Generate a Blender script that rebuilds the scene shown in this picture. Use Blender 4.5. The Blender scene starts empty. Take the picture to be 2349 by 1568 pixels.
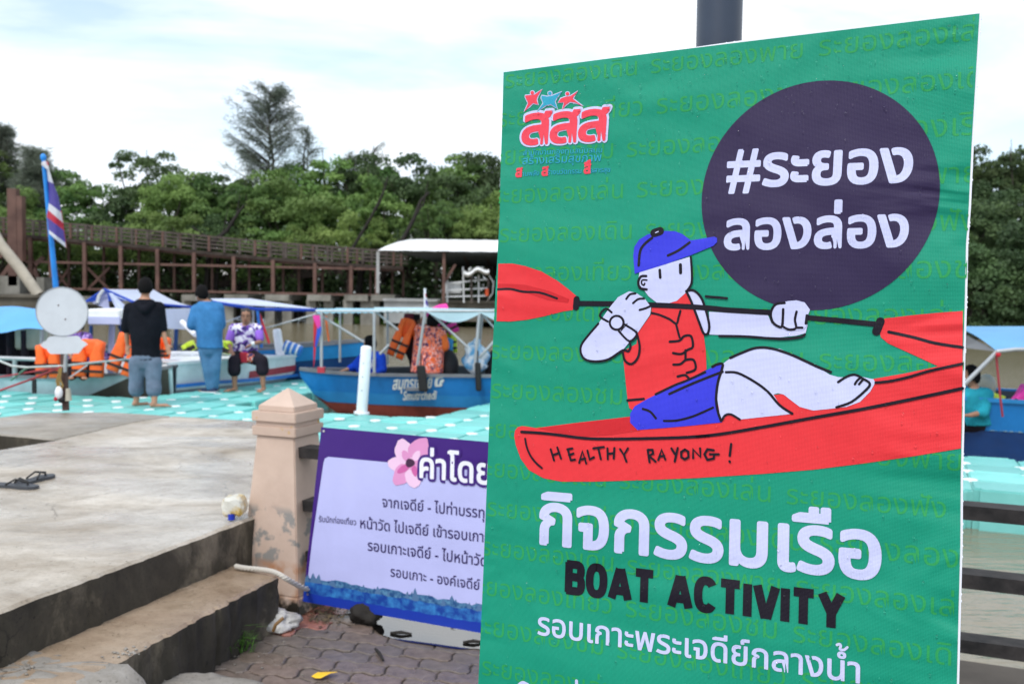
import bpy, bmesh, math, random
import numpy as np
from mathutils import Vector, Matrix
from mathutils.bvhtree import BVHTree
from mathutils.geometry import tessellate_polygon

SC = bpy.context.scene
COL = SC.collection
R = math.radians
random.seed(7)

# ------------------------------------------------------------------ camera
F = 2284.0; CX, CY = 1174.5, 784.0; EYE = Vector((0, 0, 1.6))
pitch = math.atan((CY - 657.0) / F); roll = R(0.8)
fw = Vector((0, math.cos(pitch), -math.sin(pitch)))
rt0 = Vector((1, 0, 0)); up0 = Vector((0, math.sin(pitch), math.cos(pitch)))
rt = rt0 * math.cos(roll) + up0 * math.sin(roll)
up = -rt0 * math.sin(roll) + up0 * math.cos(roll)
camd = bpy.data.cameras.new('camera'); cam = bpy.data.objects.new('camera', camd); COL.objects.link(cam)
cam.matrix_world = Matrix(((rt.x, up.x, -fw.x, EYE.x), (rt.y, up.y, -fw.y, EYE.y), (rt.z, up.z, -fw.z, EYE.z), (0, 0, 0, 1)))
camd.sensor_width = 36; camd.lens = 35.0; camd.clip_start = .05; camd.clip_end = 3000
camd.dof.use_dof = True; camd.dof.focus_distance = 1.78; camd.dof.aperture_fstop = 7.4
SC.camera = cam

# ------------------------------------------------------------------ world and sun
SUN_EL, SUN_AZ = R(52), R(205)        # azimuth clockwise from +Y
W = bpy.data.worlds.new('World'); SC.world = W; W.use_nodes = True
nt = W.node_tree; nt.nodes.clear()
def wn(t, **k):
    n = nt.nodes.new(t)
    for a, b in k.items(): setattr(n, a, b)
    return n
out = wn('ShaderNodeOutputWorld')
sky = wn('ShaderNodeTexSky', sky_type='NISHITA'); sky.sun_disc = False
sky.sun_elevation = SUN_EL; sky.sun_rotation = SUN_AZ; sky.air_density = 1.0; sky.dust_density = 1.5
bg1 = wn('ShaderNodeBackground'); bg1.inputs[1].default_value = .15
bg2 = wn('ShaderNodeBackground'); bg2.inputs[1].default_value = .93
tc = wn('ShaderNodeTexCoord'); mp = wn('ShaderNodeMapping'); mp.inputs['Scale'].default_value = (1.0, 1.0, 3.2)
mp.inputs['Location'].default_value = (2.3, .4, .2)
nz = wn('ShaderNodeTexNoise'); nz.inputs['Scale'].default_value = 2.1; nz.inputs['Detail'].default_value = 8; nz.inputs['Roughness'].default_value = .52
nz.inputs['Distortion'].default_value = .5
rp = wn('ShaderNodeValToRGB'); rp.color_ramp.elements[0].position = .38; rp.color_ramp.elements[0].color = (.30,)*3+(1,)
rp.color_ramp.elements[1].position = .54; rp.color_ramp.elements[1].color = (1, 1, 1, 1)
nz2 = wn('ShaderNodeTexNoise'); nz2.inputs['Scale'].default_value = 3.7; nz2.inputs['Detail'].default_value = 5
rp2 = wn('ShaderNodeValToRGB'); rp2.color_ramp.elements[0].position = .38; rp2.color_ramp.elements[0].color = (.76, .86, .98, 1)
rp2.color_ramp.elements[1].position = .62; rp2.color_ramp.elements[1].color = (1.0, 1.01, 1.02, 1)
mx = wn('ShaderNodeMixShader')
L = nt.links.new
L(tc.outputs['Generated'], mp.inputs[0]); L(mp.outputs[0], nz.inputs[0]); L(mp.outputs[0], nz2.inputs[0])
L(nz.outputs[0], rp.inputs[0]); L(nz2.outputs[0], rp2.inputs[0]); L(rp.outputs[0], mx.inputs[0])
L(sky.outputs[0], bg1.inputs[0]); L(rp2.outputs[0], bg2.inputs[0])
L(bg1.outputs[0], mx.inputs[1]); L(bg2.outputs[0], mx.inputs[2]); L(mx.outputs[0], out.inputs[0])
sd = bpy.data.lights.new('sun', 'SUN'); sd.energy = 1.3; sd.angle = R(14); sd.color = (1, .97, .92)
sun = bpy.data.objects.new('sun', sd); COL.objects.link(sun)
sdir = Vector((math.sin(SUN_AZ) * math.cos(SUN_EL), math.cos(SUN_AZ) * math.cos(SUN_EL), math.sin(SUN_EL)))
sun.rotation_euler = sdir.to_track_quat('Z', 'Y').to_euler()
SC.view_settings.view_transform = 'Standard'; SC.view_settings.look = 'None'
SC.view_settings.exposure = 0.60; SC.view_settings.gamma = 1.0; SC.view_settings.use_curve_mapping = False

# ------------------------------------------------------------------ pixel <-> place
def ray(px, py): return fw + rt * ((px - CX) / F) - up * ((py - CY) / F)
def P(px, py, z):
    d = ray(px, py); return EYE + d * ((z - EYE.z) / d.z)
def Q(px, py, Y):
    d = ray(px, py); return EYE + d * (Y / d.y)
UX = Vector((math.cos(R(-21.5)), math.sin(R(-21.5)), 0)); UY = Vector((-UX.y, UX.x, 0))
def PN(px, py, n):                     # pixel -> upright plane parallel to the fence
    d = ray(px, py); return EYE + d * (n / d.dot(UY))
def UN(u, n, z=0): return UX * u + UY * n + Vector((0, 0, z))
def lin(r, g, b):
    f = lambda c: (c/255/12.92) if c/255 <= .04045 else ((c/255+.055)/1.055)**2.4
    return (f(r), f(g), f(b))

# ------------------------------------------------------------------ materials
MATS = {}
def mat(name, col, rough=.6, var=.15, vscale=3.0, bump=0.0, bscale=40.0, metal=0.0, spec=.4, coords='Object', col2=None, ramp=(.35, .65), trans=0, sheen=0, dist=.01):
    if name in MATS: return MATS[name]
    m = bpy.data.materials.new(name); m.use_nodes = True; t = m.node_tree
    b = t.nodes['Principled BSDF']; b.inputs['Roughness'].default_value = rough; b.inputs['Metallic'].default_value = metal
    b.inputs['Specular IOR Level'].default_value = spec
    tc = t.nodes.new('ShaderNodeTexCoord')
    n = t.nodes.new('ShaderNodeTexNoise'); n.inputs['Scale'].default_value = vscale; n.inputs['Detail'].default_value = 6; n.inputs['Roughness'].default_value = .6
    t.links.new(tc.outputs[coords], n.inputs[0])
    r = t.nodes.new('ShaderNodeValToRGB'); t.links.new(n.outputs[0], r.inputs[0])
    r.color_ramp.elements[0].position, r.color_ramp.elements[1].position = ramp
    c2 = col2 or tuple(min(1, c * (1 + var)) for c in col); c1 = col if col2 else tuple(c * (1 - var) for c in col)
    r.color_ramp.elements[0].color = c1 + (1,); r.color_ramp.elements[1].color = c2 + (1,)
    t.links.new(r.outputs[0], b.inputs['Base Color'])
    if bump:
        n2 = t.nodes.new('ShaderNodeTexNoise'); n2.inputs['Scale'].default_value = bscale; n2.inputs['Detail'].default_value = 5
        t.links.new(tc.outputs[coords], n2.inputs[0])
        bp = t.nodes.new('ShaderNodeBump'); bp.inputs['Strength'].default_value = bump; bp.inputs['Distance'].default_value = dist
        t.links.new(n2.outputs[0], bp.inputs['Height']); t.links.new(bp.outputs[0], b.inputs['Normal'])
    if trans:
        tr = t.nodes.new('ShaderNodeBsdfTranslucent'); mxs = t.nodes.new('ShaderNodeMixShader'); mxs.inputs[0].default_value = trans
        t.links.new(r.outputs[0], tr.inputs[0]); t.links.new(b.outputs[0], mxs.inputs[1]); t.links.new(tr.outputs[0], mxs.inputs[2])
        t.links.new(mxs.outputs[0], t.nodes['Material Output'].inputs[0])
    MATS[name] = m; return m

# ------------------------------------------------------------------ mesh building
def frame_of(d):
    d = d.normalized(); a = Vector((0, 0, 1)) if abs(d.z) < .95 else Vector((1, 0, 0))
    s = d.cross(a).normalized(); return s, s.cross(d).normalized()
OFF = {}
class MB:
    def __init__(s): s.v = []; s.f = []; s.smooth = []
    def add(s, vs, fs, sm=False):
        o = len(s.v); s.v += [Vector(v) for v in vs]; s.f += [tuple(i + o for i in f) for f in fs]; s.smooth += [sm] * len(fs); return s
    def box(s, c, sx, sy, sz, ax=None, bev=0):
        # c = centre; ax = (X,Y,Z) axes
        X, Y, Z = ax or (Vector((1, 0, 0)), Vector((0, 1, 0)), Vector((0, 0, 1))); c = Vector(c)
        if bev:
            vs = []; b = bev; hx, hy, hz = sx/2, sy/2, sz/2
            bm = bmesh.new(); bmesh.ops.create_cube(bm, size=1)
            for v in bm.verts: v.co = Vector((v.co.x*sx, v.co.y*sy, v.co.z*sz))
            bmesh.ops.bevel(bm, geom=list(bm.edges), offset=b, segments=1, affect='EDGES')
            bm.verts.index_update()
            s.add([c + X*v.co.x + Y*v.co.y + Z*v.co.z for v in bm.verts], [[v.index for v in f.verts] for f in bm.faces]); bm.free(); return s
        vs = [c + X*(sx/2*i) + Y*(sy/2*j) + Z*(sz/2*k) for k in (-1, 1) for j in (-1, 1) for i in (-1, 1)]
        return s.add(vs, [(0,2,3,1),(4,5,7,6),(0,1,5,4),(2,6,7,3),(0,4,6,2),(1,3,7,5)])
    def bar(s, a, b, w, h=None, bev=0):
        a = Vector(a); b = Vector(b); d = b - a; sd, u = frame_of(d)
        return s.box((a+b)/2, w, d.length, h or w, (sd, d.normalized(), u), bev)
    def tube(s, pts, r, n=10, cap=True):
        pts = [Vector(p) for p in pts]; rs = r if isinstance(r, (list, tuple)) else [r]*len(pts)
        vs = []; fs = []; sd = None
        for i, p in enumerate(pts):
            d = (pts[min(i+1, len(pts)-1)] - pts[max(i-1, 0)])
            if sd is None: sd, u = frame_of(d)
            else:
                dn = d.normalized(); sd = (sd - dn*sd.dot(dn)).normalized(); u = sd.cross(dn)
            for k in range(n):
                a = 2*math.pi*k/n; vs.append(p + sd*math.cos(a)*rs[i] + u*math.sin(a)*rs[i])
        for i in range(len(pts)-1):
            for k in range(n):
                fs.append((i*n+k, i*n+(k+1) % n, (i+1)*n+(k+1) % n, (i+1)*n+k))
        s.add(vs, fs, True)
        if cap: s.add(vs[:n], [tuple(range(n))]); s.add(vs[-n:], [tuple(range(n))[::-1]])
        return s
    def loft(s, rings, n=14, sm=True):
        # rings: (centre, rx, ry, side, fwd)
        vs = []; fs = []
        for (c, rx, ry, sd, fd) in rings:
            for k in range(n):
                a = 2*math.pi*k/n; vs.append(Vector(c) + sd*math.cos(a)*rx + fd*math.sin(a)*ry)
        m = len(rings)
        for i in range(m-1):
            for k in range(n): fs.append((i*n+k, i*n+(k+1) % n, (i+1)*n+(k+1) % n, (i+1)*n+k))
        fs.append(tuple(range(n))[::-1]); fs.append(tuple(range((m-1)*n, m*n)))
        return s.add(vs, fs, sm)
    def cap(s, a, ra, b, rb, n=12, fl=1.0, side=None):
        # rounded tapered limb; fl flattens it across
        a = Vector(a); b = Vector(b); d = (b-a); 
        if d.length < 1e-5: d = Vector((0, 0, 1e-4))
        dn = d.normalized(); sd, u = frame_of(d)
        if side is not None:
            sd = (side - dn*side.dot(dn)).normalized(); u = dn.cross(sd)
        rings = []
        for t in (-.99, -.85, -.5, 0):
            c = math.sqrt(1-t*t); rings.append((a + dn*ra*t, ra*c, ra*c*fl, sd, u))
        for t in (0, .5, .85, .99):
            c = math.sqrt(1-t*t); rings.append((b + dn*rb*t, rb*c, rb*c*fl, sd, u))
        return s.loft(rings, n)
    def ball(s, c, rx, ry, rz, n=12, m=8):
        vs = []; fs = []; c = Vector(c)
        for i in range(m+1):
            t = math.pi*i/m
            for k in range(n):
                a = 2*math.pi*k/n; vs.append(c + Vector((rx*math.sin(t)*math.cos(a), ry*math.sin(t)*math.sin(a), rz*math.cos(t))))
        for i in range(m):
            for k in range(n): fs.append((i*n+k, (i+1)*n+k, (i+1)*n+(k+1) % n, i*n+(k+1) % n))
        return s.add(vs, fs, True)
    def prism(s, poly, z0, z1, sm=False):
        n = len(poly); vs = [Vector((p[0], p[1], z0)) for p in poly] + [Vector((p[0], p[1], z1)) for p in poly]
        tri = tessellate_polygon([[Vector((p[0], p[1], 0)) for p in poly]])
        fs = []
        for t in tri:
            fs.append(tuple(t)); fs.append(tuple(i+n for i in t))
        fs += [(i, (i+1) % n, (i+1) % n+n, i+n) for i in range(n)]
        return s.add(vs, fs, sm)
    def sheet(s, fn, nu, nv, thick=0, sm=True):
        vs = [fn(i/nu, j/nv) for j in range(nv+1) for i in range(nu+1)]
        fs = [(j*(nu+1)+i, j*(nu+1)+i+1, (j+1)*(nu+1)+i+1, (j+1)*(nu+1)+i) for j in range(nv) for i in range(nu)]
        return s.add(vs, fs, sm)
    def build(s, name, m, parent=None, fix=True, remesh=None, smooth_it=0):
        me = bpy.data.meshes.new(name); o3 = OFF.get(parent.name, Vector((0, 0, 0))) if parent else Vector((0, 0, 0))
        me.from_pydata([tuple(v - o3) for v in s.v], [], s.f)
        me.polygons.foreach_set('use_smooth', s.smooth)
        if fix:
            bm = bmesh.new(); bm.from_mesh(me); bmesh.ops.recalc_face_normals(bm, faces=bm.faces); bm.to_mesh(me); bm.free()
        me.update()
        o = bpy.data.objects.new(name, me); COL.objects.link(o)
        if remesh:
            md = o.modifiers.new('r', 'REMESH'); md.mode = 'VOXEL'; md.voxel_size = remesh; md.use_smooth_shade = True
            if smooth_it:
                ms = o.modifiers.new('s', 'SMOOTH'); ms.iterations = smooth_it; ms.factor = .5
            dg = bpy.context.evaluated_depsgraph_get(); me2 = bpy.data.meshes.new_from_object(o.evaluated_get(dg))
            o.modifiers.clear(); o.data = me2; me2.name = name
            me2.materials.clear()
        if m is not None: o.data.materials.append(m)
        if parent: o.parent = parent; OFF[o.name] = o3
        return o
def bx(name, m, parent, *a, **k): return MB().box(*a, **k).build(name, m, parent)
def tag(o, label=None, cat=None, group=None, kind=None):
    if label: o['label'] = label
    if cat: o['category'] = cat
    if group: o['group'] = group
    if kind: o['kind'] = kind
    return o
def thing(name, label, cat, loc=(0, 0, 0), group=None):
    o = bpy.data.objects.new(name, None); o.empty_display_size = .1; COL.objects.link(o); o.location = loc; OFF[o.name] = Vector(loc)
    return tag(o, label, cat, group)
def copy_tree(o, parent=None):
    c = o.copy(); COL.objects.link(c)
    if parent: c.parent = parent
    for ch in [x for x in KIDS.get(o.name, [])]: copy_tree(ch, c)
    return c
KIDS = {}
def regkids(root):
    for o in COL.objects:
        if o.parent: KIDS.setdefault(o.parent.name, [])
    KIDS[root.name] = [o for o in COL.objects if o.parent == root]
    for k in KIDS[root.name]: KIDS[k.name] = [o for o in COL.objects if o.parent == k]
def textmesh(body, off=0.0, shear=0.0, res=3):
    c = bpy.data.curves.new('t', 'FONT'); c.body = body; c.offset = off; c.shear = shear; c.resolution_u = res
    c.offset = 0; o = bpy.data.objects.new('t', c); COL.objects.link(o)
    dg = bpy.context.evaluated_depsgraph_get(); me = bpy.data.meshes.new_from_object(o.evaluated_get(dg))
    vs = [v.co.copy() for v in me.vertices]; fs = [tuple(p.vertices) for p in me.polygons]
    bpy.data.objects.remove(o); bpy.data.curves.remove(c); bpy.data.meshes.remove(me)
    x0 = min(v.x for v in vs); x1 = max(v.x for v in vs)
    for v in vs: v.x -= x0
    if off > .005:      # embolden: a ribbon along every contour
        cnt = {}
        for f in fs:
            for i in range(len(f)): k = tuple(sorted((f[i], f[(i+1) % len(f)]))); cnt[k] = cnt.get(k, 0) + 1
        q = 0
        for (i, j), n in cnt.items():
            if n != 1: continue
            a, b = vs[i], vs[j]; d = (b-a)
            if d.length < 1e-6: continue
            d.normalize(); nn = Vector((-d.y, d.x, 0))*off; q += 1; o = len(vs); z = Vector((0, 0, .05 + .03*(q % 9)))
            vs += [a+nn+z, b+nn+z, b-nn+z, a-nn+z]; fs.append((o, o+1, o+2, o+3)); o = len(vs); z = Vector((0, 0, .35 + .03*(q % 9)))
            vs += [a + z + Vector((math.cos(t), math.sin(t), 0))*off for t in [math.pi/4*k for k in range(8)]]; fs.append(tuple(range(o, o+8)))
    nv = []; nf = []          # every facet its own hair's breadth, so overlapping contours never share a plane
    for q, f in enumerate(fs):
        o = len(nv); nv += [vs[i] + Vector((0, 0, .035*(q % 6))) for i in f]; nf.append(tuple(range(o, o+len(f))))
    return nv, nf, x1 - x0
# ================================================================== SETTING
WATER_Z = -.37; DECK_Z = -.05; SLAB_Z = .45; STEP_Z = .25
m_water = mat('river_water', (.17, .145, .09), rough=.16, var=.12, vscale=.05, bump=.8, bscale=2.6, spec=.5, col2=(.21, .18, .12), dist=.03)
t = m_water.node_tree
for n in t.nodes:
    if n.type == 'TEX_NOISE' and n.inputs['Scale'].default_value > 2:
        mpp = t.nodes.new('ShaderNodeMapping'); mpp.inputs['Scale'].default_value = (1, 2.6, 1)
        l = n.inputs[0].links[0]; t.links.new(l.from_socket, mpp.inputs[0]); t.links.new(mpp.outputs[0], n.inputs[0])
w = MB(); w.add([(-700, -20, WATER_Z), (700, -20, WATER_Z), (700, 1400, WATER_Z), (-700, 1400, WATER_Z)], [(0, 1, 2, 3)])
tag(w.build('river', m_water), kind='structure')
m_bank = mat('bank_mud', (.035, .03, .02), rough=.9, vscale=.6, bump=.6, bscale=1.5, col2=(.05, .06, .025))
def bank_fn(y0, x0, x1):
    def fn(a, b):
        x = x0 + (x1-x0)*a; y = y0 + b*90
        return Vector((x, y + 1.2*math.sin(x*.31)+.7*math.sin(x*.9+2), WATER_Z - .4 + 1.1*min(1, b*14) + .25*math.sin(x*.7+b*9)))
    return fn
tag(MB().sheet(bank_fn(52, -130, 150), 160, 24).build('far_bank', m_bank), kind='structure')
m_under = mat('quay_fill', (.10, .085, .07), rough=.95, bump=.5, bscale=8)
qa = UN(-1.95, 4.45); 
# quay ground: one sheet ending at the quay edge line
ed = lambda u, n: UN(u, n, -.012)
g = MB(); e0 = ed(-2.6, 4.78); e1 = ed(14, 4.5)
g.prism([(e0.x, e0.y), (e1.x, e1.y), (14, -12), (-14, -12), (-14, 5.0), (-3.2, 5.4)], -1.2, -.012)
tag(g.build('quay_ground', m_under), kind='structure')

# --- pavers
m_pav = []
for i, (c1, c2) in enumerate([((.105, .080, .064), (.18, .14, .115)), ((.10, .082, .07), (.165, .135, .115)), ((.125, .09, .072), (.20, .15, .125)), ((.26, .10, .075), (.34, .155, .12))]):
    m = mat('paver_clay_%s' % 'abcd'[i], c1, rough=.27, vscale=22, col2=c2, bump=.5, bscale=160, dist=.004, spec=.5); m_pav.append(m)
    t = m.node_tree; nn_ = t.nodes.new('ShaderNodeTexNoise'); nn_.inputs['Scale'].default_value = 2.2; ge = t.nodes.new('ShaderNodeNewGeometry'); t.links.new(ge.outputs['Position'], nn_.inputs[0]); mr_ = t.nodes.new('ShaderNodeMapRange'); mr_.inputs[1].default_value = .35; mr_.inputs[2].default_value = .65; mr_.inputs[3].default_value = .08; mr_.inputs[4].default_value = .55; t.links.new(nn_.outputs[0], mr_.inputs[0]); t.links.new(mr_.outputs[0], t.nodes['Principled BSDF'].inputs['Roughness'])
pav = MB().add([(-2.2, 2.2, -.008), (1.6, 2.2, -.008), (1.6, 3.9, -.008), (-.55, 4.82, -.008), (-1.6, 5.0, -.008)], [(0, 1, 2, 3, 4)]).build('pavement', mat('wet_joint_sand', (.05, .042, .035), rough=.5, vscale=30, bump=.5, bscale=120))
tag(pav, kind='structure')
def paver_mesh(seed):
    rn = random.Random(seed); Lx, Ly, g = .224, .112, .0035; n = 8; pts = []
    wav = lambda s: .011*math.sin(2*math.pi*s/.112)
    for i in range(n): x = Lx*i/n; pts.append((x, wav(x) + g if 0 else wav(x)))
    for i in range(4): y = Ly*i/4; pts.append((Lx + .007*math.sin(2*math.pi*y/.112), y))
    for i in range(n): x = Lx*(1-i/n); pts.append((x, Ly + wav(x)))
    for i in range(4): y = Ly*(1-i/4); pts.append((.007*math.sin(2*math.pi*y/.112), y))
    cx, cy = Lx/2, Ly/2; N = len(pts)
    def ring(gap, z): return [Vector((p[0]-cx, p[1]-cy, 0))*1.0 for p in pts], gap, z
    base = [Vector((p[0]-cx, p[1]-cy, 0)) for p in pts]
    def off(gap, z):
        o = []
        for i, p in enumerate(base):
            d = base[(i+1) % N] - base[i-1]; nrm = Vector((d.y, -d.x, 0)).normalized(); q = p - nrm*gap; o.append(Vector((q.x, q.y, z)))
        return o
    vs = off(g, -.02) + off(g, -.004) + off(g+.005, 0) + [Vector((0, 0, .0006))]
    fs = [(a*N+i, a*N+(i+1) % N, (a+1)*N+(i+1) % N, (a+1)*N+i) for a in (0, 1) for i in range(N)] + [(2*N+i, 2*N+(i+1) % N, 3*N) for i in range(N)]
    b = MB().add(vs, fs); return b
pm = []
for i in range(4):
    o = paver_mesh(i).build('paver', m_pav[i]); pm.append(o.data); bpy.data.objects.remove(o)
ang = R(-13); ca, sa = math.cos(ang), math.sin(ang); cnt = 0
rn = random.Random(3)
for j in range(-12, 24):
    for i in range(-12, 14):
        lx = (i + (.5 if j % 2 else 0))*.224; ly = j*.112
        x = -.5 + lx*ca - ly*sa; y = 3.6 + lx*sa + ly*ca
        p = Vector((x, y, 0)); n_ = p.dot(UY); u_ = p.dot(UX)
        q = None
        if y < 2.95 or n_ > 4.40 or x > .48 + (y-3.5)*.1: continue
        # keep off the steps: line through (-1.086,4.6) and (-1.464,3.33)
        lim = -1.086 + (y-4.6)*(.378/1.27)
        if x < lim - .02: continue
        k = 3 if (x < lim+.22 and rn.random() < .42 and y > 3.5) else rn.choice((0, 0, 1, 1, 2))
        o = bpy.data.objects.new('paver', pm[k]); COL.objects.link(o); o.parent = pav
        o.location = (x, y, rn.uniform(-.005, .0012)); o.rotation_euler = (rn.gauss(0, .014), rn.gauss(0, .014), ang + rn.gauss(0, .008)); cnt += 1
print('pavers', cnt)
# puddle
def blob2(cx, cy, rx, ry, n=40, seed=1, amp=.2):
    r_ = random.Random(seed); ph = [r_.uniform(0, 6.28) for _ in range(5)]; o = []
    for i in range(n):
        a = 2*math.pi*i/n; k = 1 + amp*sum(math.sin((j+2)*a+ph[j])/(j+1.5) for j in range(5)); o.append((cx+rx*k*math.cos(a), cy+ry*k*math.sin(a)))
    return o
mp_ = bpy.data.materials.new('puddle_film'); mp_.use_nodes = True; t = mp_.node_tree; t.nodes.clear()
o_ = t.nodes.new('ShaderNodeOutputMaterial'); a_ = t.nodes.new('ShaderNodeBsdfTransparent'); b_ = t.nodes.new('ShaderNodeBsdfGlossy'); b_.inputs['Roughness'].default_value = .04
f_ = t.nodes.new('ShaderNodeFresnel'); f_.inputs[0].default_value = 4.0; x_ = t.nodes.new('ShaderNodeMixShader')
a_.inputs[0].default_value = (.62, .60, .56, 1)
t.links.new(f_.outputs[0], x_.inputs[0]); t.links.new(a_.outputs[0], x_.inputs[1]); t.links.new(b_.outputs[0], x_.inputs[2]); t.links.new(x_.outputs[0], o_.inputs[0])
c0 = P(1000, 1440, 0)
pp = [P(835, 1395, 0), P(900, 1402, 0), P(1000, 1420, 0), P(1110, 1440, 0), P(1250, 1470, 0), P(1230, 1530, 0), P(1110, 1490, 0), P(1050, 1488, 0), P(985, 1478, 0), P(925, 1470, 0), P(870, 1452, 0), P(845, 1425, 0)]
def smooth_poly(pts, k=4):
    o = []; n = len(pts)
    for i in range(n):
        p0, p1, p2, p3 = pts[i-1], pts[i], pts[(i+1) % n], pts[(i+2) % n]
        for j in range(k):
            t_ = j/k; o.append(0.5*((2*p1) + (p2-p0)*t_ + (2*p0-5*p1+4*p2-p3)*t_*t_ + (3*p1-p0-3*p2+p3)*t_**3))
    return o
sp = smooth_poly([Vector((p.x, p.y, 0)) for p in pp])
pd = MB(); tri = tessellate_polygon([sp]); pd.add([Vector((v.x, v.y, .0016)) for v in sp], [tuple(x) for x in tri])
tag(pd.build('puddle', mp_), 'shallow rain puddle reflecting white sky on the wet pavers', 'puddle', kind='stuff')

# --- concrete slab and step
def concrete(name, c1, c2, c3, wet=True, rbase=.55):
    m = bpy.data.materials.new(name); m.use_nodes = True; t = m.node_tree; b = t.nodes['Principled BSDF']; tc = t.nodes.new('ShaderNodeTexCoord')
    def noise(s, d=8, ro=.62, sc=(1, 1, 1), dist=0):
        mpn = t.nodes.new('ShaderNodeMapping'); mpn.inputs['Scale'].default_value = sc; mpn.inputs['Rotation'].default_value = (0, 0, R(-21.5)); t.links.new(tc.outputs['Object'], mpn.inputs[0])
        n = t.nodes.new('ShaderNodeTexNoise'); n.inputs['Scale'].default_value = s; n.inputs['Detail'].default_value = d; n.inputs['Roughness'].default_value = ro; n.inputs['Distortion'].default_value = dist
        t.links.new(mpn.outputs[0], n.inputs[0]); return n
    def ramp(n, st):
        r = t.nodes.new('ShaderNodeValToRGB'); t.links.new(n.outputs[0], r.inputs[0])
        while len(r.color_ramp.elements) < len(st): r.color_ramp.elements.new(.5)
        for e, (p, c) in zip(r.color_ramp.elements, st): e.position = p; e.color = tuple(c)+(1,)
        return r
    def mix(f, a, c, mode='MIX'):
        x = t.nodes.new('ShaderNodeMix'); x.data_type = 'RGBA'; x.blend_type = mode
        if isinstance(f, float): x.inputs[0].default_value = f
        else: t.links.new(f.outputs[0], x.inputs[0])
        t.links.new(a, x.inputs[6]); t.links.new(c, x.inputs[7]); return x.outputs[2]
    big = ramp(noise(1.3, 12, .68, (1, 1.5, 1), .5), [(.32, c1), (.5, c2), (.68, c3)])
    spk = ramp(noise(70, 4, .7), [(.30, (.55,)*3), (.42, (1,)*3), (.75, (1.06,)*3)])
    med = ramp(noise(7, 9, .75, (1, 1.3, 1)), [(.3, (.72, .70, .66)), (.55, (1,)*3)])
    dark = ramp(noise(2.3, 10, .75, (1, 1.4, 1), 1), [(.60, (0,)*3), (.74, (.6,)*3)])
    dk = t.nodes.new('ShaderNodeRGB'); dk.outputs[0].default_value = (c1[0]*.45, c1[1]*.42, c1[2]*.38, 1)
    c = mix(1.0, big.outputs[0], spk.outputs[0], 'MULTIPLY'); c = mix(1.0, c, med.outputs[0], 'MULTIPLY'); c = mix(dark, c, dk.outputs[0])
    vo = t.nodes.new('ShaderNodeTexVoronoi'); vo.feature = 'DISTANCE_TO_EDGE'; vo.inputs['Scale'].default_value = 1.15; nd = noise(2.5, 6, .6); ad = t.nodes.new('ShaderNodeMix'); ad.data_type = 'RGBA'; ad.blend_type = 'LINEAR_LIGHT'; ad.inputs[0].default_value = .14
    t.links.new(tc.outputs['Object'], ad.inputs[6]); t.links.new(nd.outputs['Color'], ad.inputs[7]); t.links.new(ad.outputs[2], vo.inputs['Vector'])
    ck = ramp(vo, [(.0, (.9,)*3), (.0045, (0,)*3)]); mk_ = ramp(noise(.9, 3), [(.50, (0,)*3), (.56, (1,)*3)]); mm_ = t.nodes.new('ShaderNodeMath'); mm_.operation = 'MULTIPLY'; t.links.new(ck.outputs[0], mm_.inputs[0]); t.links.new(mk_.outputs[0], mm_.inputs[1])
    c = mix(mm_, c, dk.outputs[0])
    pit = ramp(noise(26, 3, .8), [(.66, (0,)*3), (.70, (.75,)*3)]); c = mix(pit, c, dk.outputs[0])
    t.links.new(c, b.inputs['Base Color'])
    rr = ramp(noise(.8, 6, .55, (1, 1.7, 1), .5), [(.42, ((.17 if wet else rbase),)*3), (.6, (rbase,)*3)]); t.links.new(rr.outputs[0], b.inputs['Roughness'])
    bp = t.nodes.new('ShaderNodeBump'); bp.inputs['Strength'].default_value = .35; bp.inputs['Distance'].default_value = .004
    t.links.new(noise(90, 6, .7).outputs[0], bp.inputs['Height'])
    bp2 = t.nodes.new('ShaderNodeBump'); bp2.inputs['Strength'].default_value = .25; bp2.inputs['Distance'].default_value = .02
    t.links.new(noise(3.5, 5).outputs[0], bp2.inputs['Height']); t.links.new(bp.outputs[0], bp2.inputs['Normal']); t.links.new(bp2.outputs[0], b.inputs['Normal'])
    b.inputs['Specular IOR Level'].default_value = .5
    return m
m_slab = concrete('slab_concrete', (.24, .185, .125), (.42, .37, .305), (.60, .55, .48))
m_slab2 = concrete('slab_concrete_dull', (.20, .18, .145), (.29, .26, .22), (.40, .36, .31), rbase=.7)
m_step = concrete('step_concrete', (.22, .15, .10), (.34, .255, .18), (.42, .335, .25), rbase=.6)
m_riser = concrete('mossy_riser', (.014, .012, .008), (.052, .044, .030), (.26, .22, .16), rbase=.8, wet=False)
m_crust = concrete('rough_crust', (.18, .165, .145), (.27, .25, .225), (.36, .34, .31), rbase=.8, wet=False)
def rough_edge(a, b, n=28, amp=.006, seed=0, bow=0):
    r_ = random.Random(seed); o = []
    for i in range(n): 
        t_ = i/n; p = a.lerp(b, t_); o.append(Vector((p.x + r_.gauss(0, amp), p.y + r_.gauss(0, amp), 0)))
    return o
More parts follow.
